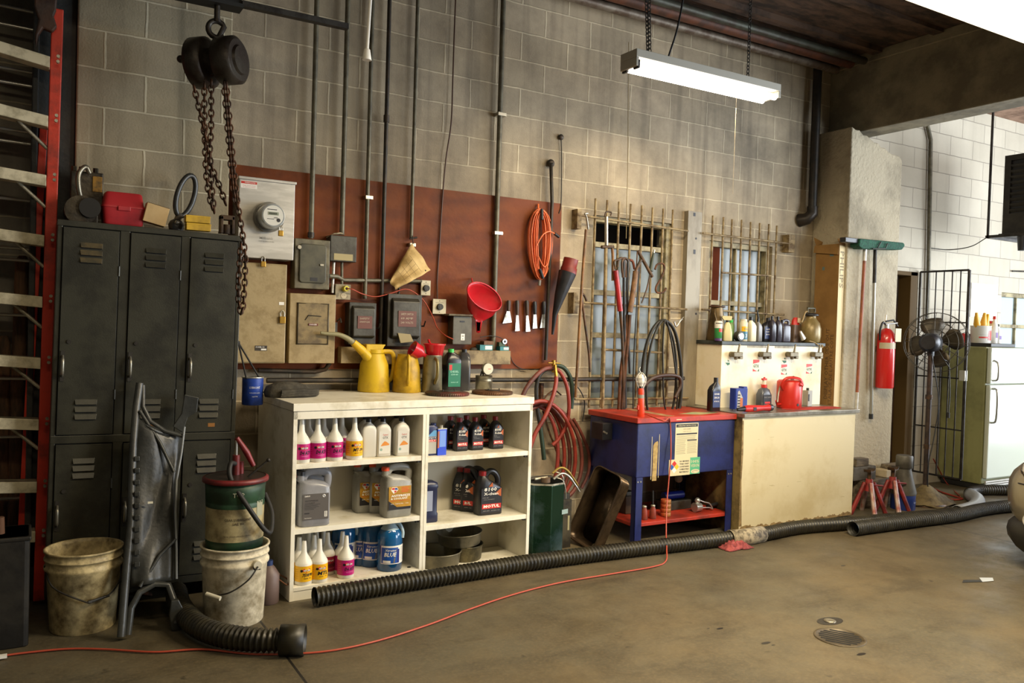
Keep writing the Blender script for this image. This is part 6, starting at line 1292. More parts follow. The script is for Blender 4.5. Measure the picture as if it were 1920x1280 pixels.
for i, u in enumerate((1371, 1425, 1476, 1522)):
    q = PY(u, 664, uy); x = q.x-ux0; z = q.z-zc
    b = U(TAPM).tube([(x-.005, 0, z), (x-.005, -.045, z)], .022, 12).bx(x-.04, x+.06, -.07, -.03, z-.018, z+.02).bx(x+.03, x+.065, -.068, -.032, z-.035, z-.01).tube([(x-.0, -.05, z-.015), (x-.0, -.05, z-.04)], [.018, .012], 12)
    b = b.build('tap', t, bevel=.005)
    U(TAPM).tube([(x+.025, -.05, z+.015), (x+.04, -.05, z+.085)], [.009, .007], 8).build('lever', b)
    U(LK).tube([(x+.0, -.05, z-.04), (x-.003, -.05, z-.07)], .002, 5).build('drip_wire', b)
    U(CHR).cyl((x+.062, -.05, z), (x+.068, -.05, z), .012, 10).build('cap', b)
def stick(u0, v0, u1, v1): a = PY(u0, v0, uy); b = PY(u1, v1, uy); return a.x-ux0, b.x-ux0, b.z-zc, a.z-zc
GRN2 = mat('sticker_green', '1F5A34', .5); STW = mat('sticker_white', 'DAD2BC', .5)
for u0, v0, u1, v1 in ((1412, 674, 1423, 696), (1465, 683, 1475, 702), (1512, 682, 1522, 700)):
    x0, x1, z0, z1 = stick(u0, v0, u1, v1); h = z1-z0; mb = U(STW).bx(x0, x1, -.001, 0, z0, z1).use(REDL).prism([(x0, z1), (x1, z1), (x1, z1-h*.22), (x0, z1-h*.35)], -.0015, -.001, 'y').prism([(x0, z0), (x0+(x1-x0)*.7, z0), (x0, z0+h*.22)], -.0015, -.001, 'y').use(GRN2).prism([(x1, z0), (x0+(x1-x0)*.7, z0), (x1, z0+h*.24)], -.0015, -.001, 'y').ftext('GTX', h*.26, (x0+x1)/2, (z0+z1)/2-.004, -.002, (x1-x0)*.92, bold=.03); mb.build('sticker', t)
for u, v in ((1364, 680), (1470, 676)):
    x0, x1, z0, z1 = stick(u-4, v-6, u+4, v+5); mb = U(STW).bx(x0, x1, -.001, 0, z0, z1).use(GRN2).prism([(x0, (z0+z1)/2), (x1, (z0+z1)/2), (x1, z0+.008), ((x0+x1)/2, z0)], -.0015, -.001, 'y').prism([((x0+x1)/2, z1), (x1, z1-.015), ((x0+x1)/2, z1-.015)], -.0015, -.001, 'y'); mb.build('sticker', t)
for u0, v0, u1, v1 in ((1401, 643, 1437, 652), (1453, 643, 1488, 653)):
    x0, x1, z0, z1 = stick(u0, v0, u1, v1); U(mat('grey_tape_label', 'A8A08C', .6, col2='8C8472', scale=30)).bx(x0, x1, -.001, 0, z0, z1).build('tape_label', t)
x0, x1, z0, z1 = stick(1510, 644, 1528, 649); U(mat('amber_label', 'D8A51E', .5)).bx(x0, x1, -.0015, 0, z0, z1).use(INK).ftext('CALL ORDER', (z1-z0)*.6, (x0+x1)/2, (z0+z1)/2, -.002, (x1-x0)*.85).build('amber_label', t)
# items on the lower counter
def ctr(u, v): q = PZ(u, v, zc); return Vector((q.x, q.y, zc+.0008))
def flatbottle(p, label, m, w, d, h, grp=None, rz=0, neck=.3, labm=None, txt=(), capm=BLKP):
    t = thing('oil_bottle', label, 'bottle', p, grp, rz=rz); W, D_ = w/2, d/2
    U(m).loft([(0, W*.92, D_*.9, 6), (h*.02, W, D_, 6), (h*.62, W, D_, 6), (h*.74, W*.85, D_*.9, 4, W*neck*.4), (h*.84, W*.4, D_*.55, 2.5, W*neck), (h*.87, W*.32, W*.32, 2, W*neck)], 30).build('body', t)
    U(capm).cyl((W*neck, 0, h*.86), (W*neck, 0, h), W*.36, 16).build('cap', t)
    if labm:
        mb = U(labm).bx(-W*.8, W*.75, -D_-.0012, -D_, h*.12, h*.6)
        for i, (s_, m_, k_) in enumerate(txt): mb.use(m_).ftext(s_, h*.06*k_, 0, h*(.52-.11*i), -D_-.002, W*1.1)
        mb.build('label', t)
    return t
q = ctr(1334, 770); flatbottle(Vector((q.x, -.50, zc+.0008)), 'black quart oil bottle with navy label standing at the left end of the counter', BJ, .095, .06, .255, neck=.35, labm=mat('navy_label', '1A2A5A', .4), txt=(('SAE', INKW, .8), ('5W-30', INKW, 1), ('MOTOR OIL', INKW, .7)))
bpos = PY(1384, 768, -.43)
t = thing('oil_bottle', 'blue flat oil jug with a silver and orange label behind the red drill', 'bottle', (bpos.x, -.43, zc+.0008))
U(mat('royal_blue', '1F3486', .35)).rbx(-.068, .068, -.035, .035, 0, .165, .012).rbx(.02, .066, -.03, .03, .165, .178, .01).use(mat('silver_label', '')).prism([(-.05, .01), (.0, .01), (.01, .09), (-.03, .15), (-.045, .14)], -.0358, -.035, 'y').use(mat('tin_orange', '')).bx(-.02, .01, -.0364, -.0358, .015, .09).use(INK)
mb = U(mat('royal_blue', '')).rbx(-.068, .068, -.035, .035, 0, .165, .012).rbx(.02, .066, -.03, .03, .165, .178, .01).use(mat('silver_label', '')).prism([(-.05, .01), (.0, .01), (.01, .09), (-.03, .15), (-.045, .14)], -.0358, -.035, 'y').use(mat('tin_orange', '')).bx(-.02, .01, -.0364, -.0358, .015, .09).use(INK)
for i in range(5): mb.bx(-.046, -.018, -.0364, -.0358, .02+i*.022, .03+i*.022)
mb.build('body', t, bevel=.002)
bpos = PY(1431, 768, -.43)
t = thing('spray_bottle', 'dark grey trigger bottle with a red and white pump head', 'bottle', (bpos.x, -.43, zc+.0008))
U(mat('smoke_plastic', '4A4B50', .3)).loft([(0, .055, .036, 4), (.004, .06, .04, 4), (.11, .06, .04, 4), (.15, .045, .032, 3), (.165, .022, .022)], 26).use(INK).bx(-.045, .045, -.0412, -.04, .03, .11).use(mat('dim_ink', '')).ftext('BRAKE CLEANER', .012, 0, .09, -.042, .075).use(REDL).bx(-.03, .03, -.042, -.0412, .04, .055).build('body', t)
U(REDL).cyl((0, 0, .165), (0, 0, .19), .024, 14).use(STW).cyl((0, 0, .19), (0, 0, .225), .015, 12).use(REDL).bx(-.022, .018, -.012, .012, .225, .24).cyl((0, 0, .24), (0, 0, .25), .008, 8).build('pump_head', t)
bpos = PY(1481, 768, -.5)
t = thing('jerry_can', 'round red metal fuel can with a strap handle on the counter', 'can', (bpos.x+.02, -.47, zc+.0035))
RMT = mat('red_enamel', 'C02A1E', .35, .1, col2='A3241A', scale=5, amount=.3)
U(RMT).lathe([(.098, 0), (.1, .004), (.1, .21), (.097, .215), (.085, .225), (.001, .228)], 34, capt=False).use(INKW).ctext('5', .03, .101, .35, .19, .014).use(INK).cyl((-.01, -.1025, .03), (-.01, -.095, .03), .011, 10).cyl((.085, -.056, .03), (.08, -.05, .03), .008, 8).build('body', t)
U(RMT).tube(curve([(-.105, -.02, .15), (-.13, -.03, .19), (-.1, -.06, .245), (-.0, -.1, .24), (.03, -.108, .19), (.0, -.105, .2)], 5), .012, 8, flat=.4).use(GAL).tube(curve([(-.1, -.0, .2), (-.15, -.02, .12), (-.17, -.03, .05)], 5), .007, 8).build('strap', t)
U(RMT).tube([(.1, 0, .06), (.135, -.0, .1), (.145, 0, .17), (.13, 0, .2)], .013, 8).tube([(-.095, 0, .03), (-.15, -.01, .03), (-.17, -.02, .06)], .01, 8).build('handle', t)
U(DKB).tube([(.02, 0, .22), (.05, 0, .25)], .012, 8).build('spout', t)
bpos = PY(1513, 768, -.38); solo(U(mat('pale_grey_tin', 'A5A298', .35, .4)).rbx(-.03, .03, -.03, .03, 0, .13, .008).use(INK).bx(-.026, -.01, -.0305, -.03, .04, .1).use(DKB).cyl((0, 0, .13), (0, 0, .15), .012, 10), 'solvent_tin', 'small pale grey tin behind the red can at the right of the counter', 'tin', (bpos.x, -.38, zc+.0008), bevel=.001)
solo(U(mat('red_shop_rag', 'B8301F', .85, col2='8E2418', scale=14, bump=.5, bscale=40)).loft([(0, .33, .09, 3), (.003, .32, .08, 3)], 30), 'shop_rag', 'flat red shop rag spread on the counter under the red can', 'rag', (bpos.x-.15, -.55, zc+.0003))
RDR = mat('drill_red', 'B3231F', .4)
q = ctr(1425, 774); t = thing('power_drill', 'red and black electric drill lying on its side at the counter front', 'drill', (q.x-.02, -.66, zc+.03), rz=-.03)
U(RDR).tube([(-.1, 0, 0), (-.06, 0, 0), (.03, 0, 0), (.1, 0, .002), (.16, 0, .004)], [.022, .028, .026, .02, .028], 16).build('body', t)
U(BLKP).tube([(-.17, 0, -.004), (-.1, 0, 0)], [.012, .02], 12).tube([(-.22, 0, -.006), (-.17, 0, -.004)], .005, 8).build('chuck', t)
U(BLKP).tube([(.155, 0, .004), (.185, 0, .004)], [.03, .026], 14).bx(-.03, .0, -.03, -.024, -.012, .012).build('grip', t)
# items on the black top
zt2 = zc+ztop+.031
def tt(u, y=None, v=640):
    y = -.2 if y is None else y; q = PY(u, v, y); return Vector((q.x, y, zt2))
q = tt(1342, -.17); t = thing('metal_pitcher', 'tall tapered brown metal oil pitcher at the left end of the black top', 'jug', q)
TNB = mat('brown_tin_metal', '6A5636', .4, .55, col2='433620', scale=5)
U(TNB).lathe([(.078, 0), (.08, .004), (.048, .26), (.048, .27)], 30).use(DK).lathe([(.06, .268), (.066, .272), (.066, .278), (.001, .286)], 30, capt=False).build('body', t)
U(TNB).tube(curve([(-.05, -.03, .25), (-.08, -.06, .21), (-.07, -.07, .15), (-.055, -.05, .1)], 5), .007, 8, flat=1.4).build('handle', t)
q = tt(1346, -.28); t = thing('aerosol_can', 'green and white aerosol can in front of the tapered pitcher', 'aerosol', q)
U(mat('aero_green', '2F7A3E', .35)).lathe([(.028, 0), (.031, .003), (.031, .1)], 22, capt=False).use(mat('aero_white', 'C8C4B8', .35)).lathe([(.0312, .1), (.0312, .145), (.025, .158)], 22, capb=False).use(mat('aero_purple', '4A2F60', .4)).band(.0314, .0, .02, -1.8, 1.8).use(REDL).band(.0316, .07, .095, -.6, .7).use(INKW).ctext('CARB', .014, .032, .0, .125, .035).use(INK).band(.0316, .135, .142, -1.5, 1.5).build('body', t)
q = tt(1363, -.27); t = thing('spray_bottle', 'cream trigger spray bottle between the aerosols on the black top', 'bottle', q, rz=-.4)
CBT = mat('cream_bottle', 'C9BC8C', .4)
U(CBT).loft([(0, .036, .024, 4), (.004, .038, .026, 4), (.07, .036, .024, 4), (.13, .024, .018, 3), (.15, .013, .013)], 24).build('body', t)
U(BLK).cyl((0, 0, .15), (0, 0, .165), .014, 12).use(CBT).prism([(-.035, .165), (.03, .165), (.035, .2), (-.045, .2), (-.05, .185)], -.01, .01, 'y').build('spray_head', t, bevel=.003)
q = tt(1370, -.17); solo(U(mat('lime_bottle', '6A8A50', .4)).lathe([(.02, 0), (.025, .005), (.025, .13), (.014, .15)], 18).use(mat('lime_cap', '')).cyl((0, 0, .15), (0, 0, .175), .015, 12), 'small_bottle', 'small grey-green bottle with a lime cap behind the cream spray bottle', 'bottle', q)
q = tt(1386, -.29); t = thing('tape_reel', 'small round black and silver tape reel standing on the black top', 'reel', q+Vector((0, 0, .04)))
U(DKB).tube([(0, -.02, 0), (0, .03, 0)], .038, 26).build('case', t); U(CHR).tube([(0, -.024, 0), (0, -.02, 0)], [.026, .03], 24).build('face', t)
q = tt(1393, -.25); t = thing('aerosol_can', 'white aerosol can with a teal and yellow label near the middle of the black top', 'aerosol', q)
U(mat('aero_cream', 'CFC8B0', .35)).lathe([(.032, 0), (.034, .003), (.034, .15), (.027, .165)], 22).cyl((0, 0, .165), (0, 0, .18), .028, 18).use(mat('aero_teal', '2F6F8A', .4)).band(.0345, .015, .08, -1.6, 1.6).use(YEL).band(.0348, .08, .12, -1.2, .9).use(INKW).ctext('3', .03, .035, 0, .045, .016).use(mat('aero_teal', '')).ctext('WASH', .014, .0355, -.1, .1, .04).build('body', t)
def slim(u, y, m, h, w, label, cap=True, nk=-.5): return flatbottle(tt(u, y), label, m, w, w*.62, h, rz=.15, neck=nk)
slim(1409, -.25, mat('milk_bottle', 'D5CDB0', .4), .2, .075, 'plain white bottle right of the teal-label aerosol')
slim(1422, -.24, mat('pewter_bottle', '6E6A64', .35), .19, .06, 'pewter grey bottle right of the plain white bottle')
solo(U(BLK).tube([(0, 0, 0), (-.02, 0, .07)], [.01, .004], 8), 'spout_cap', 'black pointed spout on the pewter grey bottle', 'spout', tt(1422, -.24)+Vector((-.01, -.0, .192)))
flatbottle(tt(1435, -.22), 'black bottle with a navy label in the middle of the black top', BJ, .09, .05, .2, neck=.5, labm=mat('navy_label', ''), txt=(('OIL', INKW, .9), ('10W', INKW, .9), ('30', INKW, .9)))
PUR = mat('plum_black', '2E2A34', .25)
flatbottle(tt(1447, -.25), 'left of two tall plum-black bottles on the black top', PUR, .055, .05, .215, neck=-.2, grp='plum-black bottles on the black top')
flatbottle(tt(1458, -.25), 'right of two tall plum-black bottles on the black top', PUR, .055, .05, .215, neck=-.2, grp='plum-black bottles on the black top')
t = jug('oil_jug', 'short dark jug with a handle, right of the plum-black bottles', 'jug', tt(1470, -.24), mat('dark_violet', '37323C', .25), BLKP, .1, .07, .19, rz=0, neckx=-.3)
q = tt(1490, -.16); t = thing('oil_tin', 'red-capped tall grey-brown tin behind the sprayer hose', 'tin', q)
U(mat('taupe_tin', '6A5648', .45, .2)).rbx(-.045, .045, -.03, .03, 0, .15, .015).build('body', t); U(REDL).loft([(.15, .04, .025, 3), (.19, .035, .02, 3), (.215, .02, .015)], 18).use(mat('pale_strap', 'C9A77E', .5)).bx(-.005, .03, -.03, -.024, .17, .21).build('cap', t)
q = tt(1519, -.24); t = thing('sprayer', 'brown hand-pump sprayer tank at the right end of the black top', 'sprayer', q)
U(mat('khaki_tank', '7E6C42', .35, .2, col2='9A8656', scale=5, amount=.4)).lathe([(.07, 0), (.08, .01), (.088, .06), (.088, .12), (.075, .17), (.05, .2), (.042, .215), (.042, .235)], 34).build('tank', t)
U(BLKP).lathe([(.06, .232), (.066, .237), (.06, .25), (.03, .256)], 26).build('collar', t)
U(mat('olive_plastic', '4E4A34', .4)).tube([(-.04, 0, .262), (-.05, 0, .3), (.045, 0, .3), (.045, 0, .262)], .009, 8).build('pump_handle', t)
U(mat('hose_tan', '9A8050', .5)).tube(curve([(-.05, -.0, .27), (-.1, -.02, .26), (-.15, -.04, .2), (-.18, -.05, .17)], 5), .006, 7).tube(curve([(.02, -.09, .0), (.03, -.11, -.03), (-.0, -.12, -.035), (-.06, -.1, -.0), (-.12, -.09, .015)], 5), .005, 7).build('hose', t)
solo(U(mat('silver_funnel_foil', 'B8B0A0', .35, .4)).loft([(0, .03, .02), (.08, .012, .008)], 14), 'paper_cone', 'small silvery paper cone leaning on the brown sprayer', 'cone', q+Vector((-.11, -.02, .03)), ry=-.6)
# ================================================================ pier, right bay, floor hoses, lights, car
def cyl_box(t, name, m, pts, r, n=12): return U(m).tube(pts, r, n).build(name, t, world=True)
# tall lamp carton
KR = mat('kraft_card', '8E6A38', .8, col2='7A5829', scale=2, amount=.4)
q = PY(1577, 470, -.36); cx0, cx1 = q.x, PY(1595, 470, -.36).x; zt = PY(1577, 458, -.36).z
cx1 = 6.147; cx0 = 6.075; t = thing('lamp_carton', 'tall narrow brown cardboard lamp carton standing against the concrete pier', 'carton', ((cx0+cx1)/2, -.24, 0)); c0 = (cx0+cx1)/2
mb = U(KR).bx(cx0-c0, cx1-c0, -.118, .13, 0, zt).use(mat('pale_card_edge', 'D9C79C', .7)).bx(cx0-c0, cx1-c0, -.1195, -.118, 0, zt-.01)
mb.use(mat('card_print', '8A7C5C', .7)).text('PHILIPS', .05, lambda a, b: (b, -.121, zt-.22-a), .32)
mb.use(mat('card_print_dark', '5E4526', .7)).text('DISPLAY OTHER SIDE OUT', .04, lambda a, b: (cx0-c0-.0015, -.02+b*-1 if False else -.03-b*-1, 1.25+a), .62).text('ETALAGE DE L AUTRE COTE', .035, lambda a, b: (cx0-c0-.0015, -.075+b, 1.2+a), .62)
mb.use(mat('card_print_blue', '5A6A68', .7)).bx(cx0-c0-.0012, cx0-c0, .03, .055, zt-.22, zt-.19).bx(cx0-c0-.0012, cx0-c0, -.06, -.02, zt-.1, zt-.07)
mb.build('body', t, bevel=.002)
mb = U(KR).add([(cx0-c0-.02, -.12, zt-.09), (cx0-c0-.02, .14, zt-.06), (cx0-c0-.005, .14, zt+.005), (cx0-c0-.005, -.12, zt+.005)], [(0, 1, 2, 3)], False).add([(cx0-c0, -.12, zt), (cx1-c0, -.12, zt), (cx1-c0, -.09, zt+.06), (cx0-c0, -.09, zt+.05)], [(0, 1, 2, 3)], False).add([(cx0-c0, .13, zt), (cx1-c0, .13, zt), (cx1-c0, .12, zt+.04), (cx0-c0, .16, zt+.08)], [(0, 1, 2, 3)], False); mb.build('flap', t, solid=.003)
# push broom and bare pole
yb_ = -.46
t = thing('push_broom', 'wide green-bristled push broom hung head-up on the pier, orange-brown handle', 'broom', PY(1604, 772, -.42))
a, b = PY(1602, 455, yb_), PY(1688, 462, yb_)
U(mat('broom_green', '1C5A42', .8, col2='123E30', scale=60, bump=.8, bscale=120)).prism([(a.x, a.z-.03), (a.x+.01, a.z+.035), (b.x-.02, b.z+.03), (b.x, b.z+.005), (b.x-.04, b.z-.035), (a.x+.05, a.z-.05)], yb_-.05, yb_+.05, 'y').build('bristles', t, world=True, bevel=.01)
c = PY(1580, 449, yb_); U(BLKP).bx(c.x, a.x+.01, yb_-.03, yb_+.03, c.z-.02, c.z+.02).build('block', t, world=True, bevel=.004)
U(STEEL_D).tube([PY(1636, 466, yb_-.06), PY(1660, 466, yb_-.06), PY(1664, 456, yb_-.06)], .005, 6).tube([PY(1646, 464, yb_-.06), PY(1652, 453, yb_-.06)], .005, 6).build('brace', t, world=True)
a, b = PY(1622, 464, -.43), PY(1605, 772, -.42); U(mat('broom_handle', '9A5530', .55, col2='7A4024', scale=9)).tube([a.lerp(b, .08), b.lerp(a, .12)], .014, 10).use(SILV).tube([a, a.lerp(b, .08)], .017, 10).tube([b.lerp(a, .12), b], .0145, 10).build('handle', t, world=True)
t = thing('squeegee_pole', 'bare grey aluminium pole leaning on the pier next to the broom handle', 'pole', PY(1633, 785, -.42))
a, b = PY(1641, 466, -.43), PY(1633, 785, -.42); U(mat('dull_alu_pole', '9C9A90', .35, .6)).tube([a, b], .014, 10).use(STEEL_D).tube([a, a.lerp(b, .2)], .0155, 10).build('pole', t, world=True); U(BLK).tube([b.lerp(a, .03), b], .019, 10).build('ferrule', t, world=True)
# extinguisher
q = PY(1656, 727, -.45); t = thing('fire_extinguisher', 'red fire extinguisher with a cream tag mounted on the pier', 'extinguisher', (q.x, -.46, q.z)); R = .078; h = PY(1656, 615, -.45).z-q.z
EXR = mat('extinguisher_red', 'C2201C', .3, coat=.4)
U(EXR).lathe([(R*.9, 0), (R, .012), (R, h*.8), (R*.92, h*.9), (R*.5, h*.98), (.02, h)], 30).build('cylinder', t)
U(mat('ext_label_band', 'B3A88C', .4)).band(R+.001, h*.66, h*.76, -1.7, 1.7, 20).use(BLK).band(R+.0014, h*.66, h*.76, 1.0, 1.5, 6).build('label_band', t)
U(mat('cream_tag', 'D5C9A4', .6)).bx(-.01, .07, -R-.02, -R-.017, h*.78, h*1.0).build('inspection_tag', t)
U(CHR).cyl((0, 0, h), (0, 0, h+.04), .02, 14).tube([(-.03, -.01, h+.035), (.09, -.04, h+.05)], .008, 8).use(BLK).tube([(-.03, -.01, h+.06), (.05, -.03, h+.075), (.1, -.04, h+.02)], .008, 8).use(INKW).tube([(-.02, 0, h+.06), (-.015, 0, h+.12)], .008, 8).build('valve', t)
U(BLK).tube(curve([(-.01, 0, h+.03), (-.07, -.01, h+.05), (-.09, 0, h-.02), (-.075, .01, h*.8)], 5), .009, 8).tube(curve([(.085, .02, h*.76), (.09, .0, h*.5), (.095, .01, h*.1)], 4), .012, 8).build('hose', t)
U(STEEL_D).bx(-.04, .04, R-.01, .075, h*.6, h*.7).build('bracket', t)
# jack stands, blocks
JR = mat('jack_red', '8E2A26', .5, col2='5A1E1C', scale=9, amount=.45); JW = mat('jack_leg_lit', 'A8958A', .5, .2, col2='8E4A40', scale=12)  # paler leg colour has the light on the red paint built in
def jack(p, label, rz):
    t = thing('jack_stand', label, 'jack stand', p, 'red jack stands', rz=rz)
    for i, (x, y) in enumerate(((-.13, -.1), (.13, -.1), (.13, .1), (-.13, .1))):
        U(JR if i % 2 else JW).tube([(x, y, 0.004), (x*.25, y*.25, .27)], [.022, .019], 4).build('leg', t)
    U(JR).cyl((0, 0, .2), (0, 0, .3), .04, 12, .028).tube([(.02, -.03, .25), (.1, -.08, .24)], .008, 6).build('collar', t)
    U(DK).cyl((0, 0, .29), (0, 0, .36), .018, 10).prism([(-.06, .385), (-.05, .36), (.05, .36), (.06, .385), (.03, .368), (-.03, .368)], -.03, .03, 'y').build('saddle', t)
p1 = PZ(1628, 965, 0); p2 = PZ(1662, 958, 0)
jack(Vector((p1.x+.02, -.69, 0)), 'left red jack stand with splayed legs beside the cream cabinet', .3)
jack(Vector((p2.x+.04, -.70, 0)), 'right red jack stand with splayed legs, nearer the grey cone', .3)
OLDW = mat('weathered_block', '6E6250', .85, col2='453B2E', scale=6, amount=.5, stretch=(1, 5, 5)); PALW = mat('pale_block', 'A89A80', .8, col2='8E7F66', scale=6)
def blk(u, y, z0, z1, w, d, m, label, rz=0):
    q = PY(u, 900, y); return solo(U(m).bx(-w/2, w/2, -d/2, d/2, 0, z1-z0), 'wood_block', label, 'block', (q.x, y, z0+.001), rz=rz, bevel=.006)
blk(1640, -.46, 0, .24, .5, .12, OLDW, 'large dark timber block at the bottom of the stack by the pier', .0)
blk(1612, -.455, .242, .36, .3, .1, mat('grey_block', '5E5A54', .8, col2='3E3B36', scale=6), 'dark grey timber block on the left of the stack', .0)
blk(1608, -.455, .362, .43, .17, .09, OLDW, 'topmost small grey timber block beside the cream cabinet')
blk(1668, -.455, .242, .31, .27, .12, PALW, 'pale plank on the right of the stack by the pier', .0)
blk(1676, -.46, .312, .35, .24, .11, OLDW, 'grey plank lying on top of the pale one', .0)
# grey cone on blue tin
q = PZ(1708, 958, 0); c = Vector((q.x+.03, q.y+.1, 0)); t = thing('cone_can', 'grey cone-shaped fluid can standing on a blue tin by the fan', 'can', c)
GC2 = mat('dusty_grey_plastic', '57534A', .5, col2='3E3B34', scale=6)
U(mat('blue_tin', '1C2F70', .35)).lathe([(.1, 0), (.102, .004), (.102, .13)], 26).use(mat('blue_tin_ink', '8A94B8', .5)).ctext('Brake', .016, .1035, .3, .07, .06).build('tin', t)
U(GC2).lathe([(.105, .131), (.108, .15), (.06, .34), (.06, .36)], 26).lathe([(.068, .36), (.07, .362), (.07, .46), (.064, .47)], 24).build('cone', t)
# pedestal fan
fb = PZ(1733, 938, 0); fb.y = -.62; fb.x = PY(1734, 930, -.62).x; fb.z = 0
t = thing('pedestal_fan', 'tall pedestal fan with a round wire guard and brown blades in front of the gate', 'fan', fb)
FI = mat('fan_iron', '4A3A32', .5, .4, col2='2E2622', scale=9); FB = mat('fan_blade', '4E4638', .4, .5, col2='3A3024', scale=6)
hd = PY(1746, 642, -.62)-fb
U(FI).cyl((0, 0, .02), (0, 0, hd.z-.06), .022, 14).use(DK).cyl((0, 0, .95), (0, 0, .99), .03, 12).cyl((0, 0, .5), (0, 0, .54), .028, 12).build('pole', t)
U(DK).lathe([(.2, 0), (.2, .02), (.05, .05), (.03, .1)], 26).build('base', t)
ax = Vector((.93, .36, 0)).normalized(); m0 = Vector((0, 0, hd.z))
U(BLKP).tube([m0-ax*.12, m0-ax*.09, m0+ax*.06, m0+ax*.1], [.06, .085, .085, .05], 24).cyl((0, 0, hd.z-.12), (0, 0, hd.z-.05), .03, 12).build('motor', t)
g0 = m0+ax*.2; s1 = Vector((-ax.y, ax.x, 0)); s2 = Vector((0, 0, 1)); GR = .275
U(BLKP).tube([g0-ax*.04, g0+ax*.02], .03, 14).build('hub', t)
for k in range(4):
    a0 = PI/2*k+1.35; vs = []
    for i in range(7):
        for j in range(5):
            r = .03+.2*(i/6); w = (.25+1.0*math.sin(PI*min(1, i/6*.85)))*.78; an = a0+(j/4-.5)*w*1.25; vs.append(g0+s1*(math.cos(an)*r)+s2*(math.sin(an)*r)+ax*((j/4-.5)*.08))
    U(FB).add(vs, [(i*5+j, i*5+j+1, (i+1)*5+j+1, (i+1)*5+j) for i in range(6) for j in range(4)]).build('blade', t, solid=.003)
mb = U(mat('guard_wire', '4E4A42', .4, .6))
for off, rr_ in ((-.08, (.12, .2, GR)), (.09, (.1, .18, GR))):
    for r in rr_: mb.tube([g0+ax*(off*(.35 if r == GR else 1))+s1*(math.cos(2*PI*k/36)*r)+s2*(math.sin(2*PI*k/36)*r) for k in range(36)], .0032, 5, closed=True)
    for k in range(12):
        an = 2*PI*k/12+(.1 if off > 0 else 0); dv = s1*math.cos(an)+s2*math.sin(an); mb.tube([g0+ax*off+dv*.05, g0+ax*off*1.0+dv*.2, g0+ax*off*.35+dv*GR], .0026, 5)
mb.build('guard', t)
U(BLK).tube(curve([(-.02, -.02, hd.z-.1), (.05, -.06, .95), (.02, -.05, .6), (-.03, -.04, .35), (.0, -.03, .06)], 6), .005, 6).tube(curve([(.12, -.05, hd.z-.15), (.2, -.05, hd.z-.2), (.22, -.06, 1.0), (.21, -.06, .83)], 5), .005, 6).cyl((.21, -.06, .83), (.21, -.06, .78), .013, 8).build('cord', t)
RAG = mat('khaki_rag', '6E6040', .9, col2='4A3F2A', scale=8, bump=.6, bscale=30)
vs = []; nn = 22
for i in range(nn+1):
    for j in range(9):
        a = 2*PI*i/nn; r = .03+.2*j/8; hgt = .16*(1-j/8)**1.3+.012*math.sin(a*5+j)*j/8; vs.append(fb+Vector((math.cos(a)*r*(1.5 if math.cos(a) > 0 else 1)+.012*math.sin(j*2+a*3), math.sin(a)*r*.9, .012+hgt)))
solo(U(RAG).add(vs, [(i*9+j, i*9+j+1, (i+1)*9+j+1, (i+1)*9+j) for i in range(nn) for j in range(8)]), 'cover_cloth', 'crumpled khaki cloth wrapped around the foot of the pedestal fan', 'cloth', fb, world=True, solid=.006)
# security gate standing open
GT = mat('gate_iron', '3E3A36', .4, .6, col2='2A2623', scale=14); gx = 7.76
def gp_(u, v): return PX(u, v, gx)
tl, tr, bl, br = gp_(1695, 508), gp_(1818, 507), gp_(1680, 879), gp_(1804, 896)
ya, yb2 = .0-.02, tr.y; zt_, zb_ = 2.165, .15
t = thing('security_gate', 'open black iron security gate swung out from the doorway beyond the pier', 'gate', (gx, -.02, zb_))
U(GT).tube([(gx, ya, zb_), (gx, ya, zt_)], .012, 8).tube([(gx, yb2, zb_), (gx, yb2, zt_)], .015, 8).tube([(gx, ya, zt_), (gx, yb2, zt_)], .01, 8).tube([(gx, ya, zb_), (gx, yb2, zb_)], .01, 8).build('frame', t, world=True)
for k in range(1, 6): y = ya+(yb2-ya)*k/6; U(GT).tube([(gx, y, zb_), (gx, y, zt_)], .007, 6).build('bar', t, world=True)
for z in (.62, 1.12, 1.66): U(GT).tube([(gx, ya, z), (gx, yb2, z)], .007, 6).build('rail', t, world=True)
U(LK).bx(gx-.02, gx+.02, yb2-.01, yb2+.05, 1.1, 1.2).build('lock', t, world=True, bevel=.003)
# fridge
FG = mat('avocado_enamel', '8E8E5E', .38, col2='7C7C50', scale=4, amount=.4, bump=.06, bscale=120); FD = mat('fridge_door_lit', 'C9CFBE', .25, coat=.3)  # doors bleached from green: strong daylight on the front put into the colour
fx0, fx1, fy0 = 8.19, 8.98, -.52
t = thing('fridge', 'old green two-door fridge standing against the wall beyond the gate', 'fridge', (fx0, fy0, 0)); fw, fd, fh = fx1-fx0, -fy0-.02, 1.43
U(FG).bx(0, fw, .05, fd, .06, fh).use(BLK).bx(.02, fw-.02, .06, fd-.02, 0, .06).build('body', t, bevel=.012)
zs_ = 1.06
U(FD).bx(.004, fw-.004, 0, .045, zs_+.005, fh-.004).build('door', t, bevel=.014, seg=3); d2 = U(FD).bx(.004, fw-.004, 0, .045, .12, zs_-.005).build('door', t, bevel=.014, seg=3)
U(CHR).tube(curve([(.05, 0, zs_-.04), (.05, -.045, zs_-.07), (.05, -.045, zs_-.34), (.05, 0, zs_-.38)], 4), .011, 8).build('handle', t); U(CHR).tube(curve([(.05, 0, zs_+.04), (.05, -.045, zs_+.06), (.05, -.045, zs_+.2), (.05, 0, zs_+.24)], 4), .01, 8).build('handle', t)
mb = U(SILV)
for i in range(4): mb.bx(.01, fw-.01, .005, .02, .02+i*.022, .034+i*.022)
mb.build('toe_grille', t)
zf = fh+.001
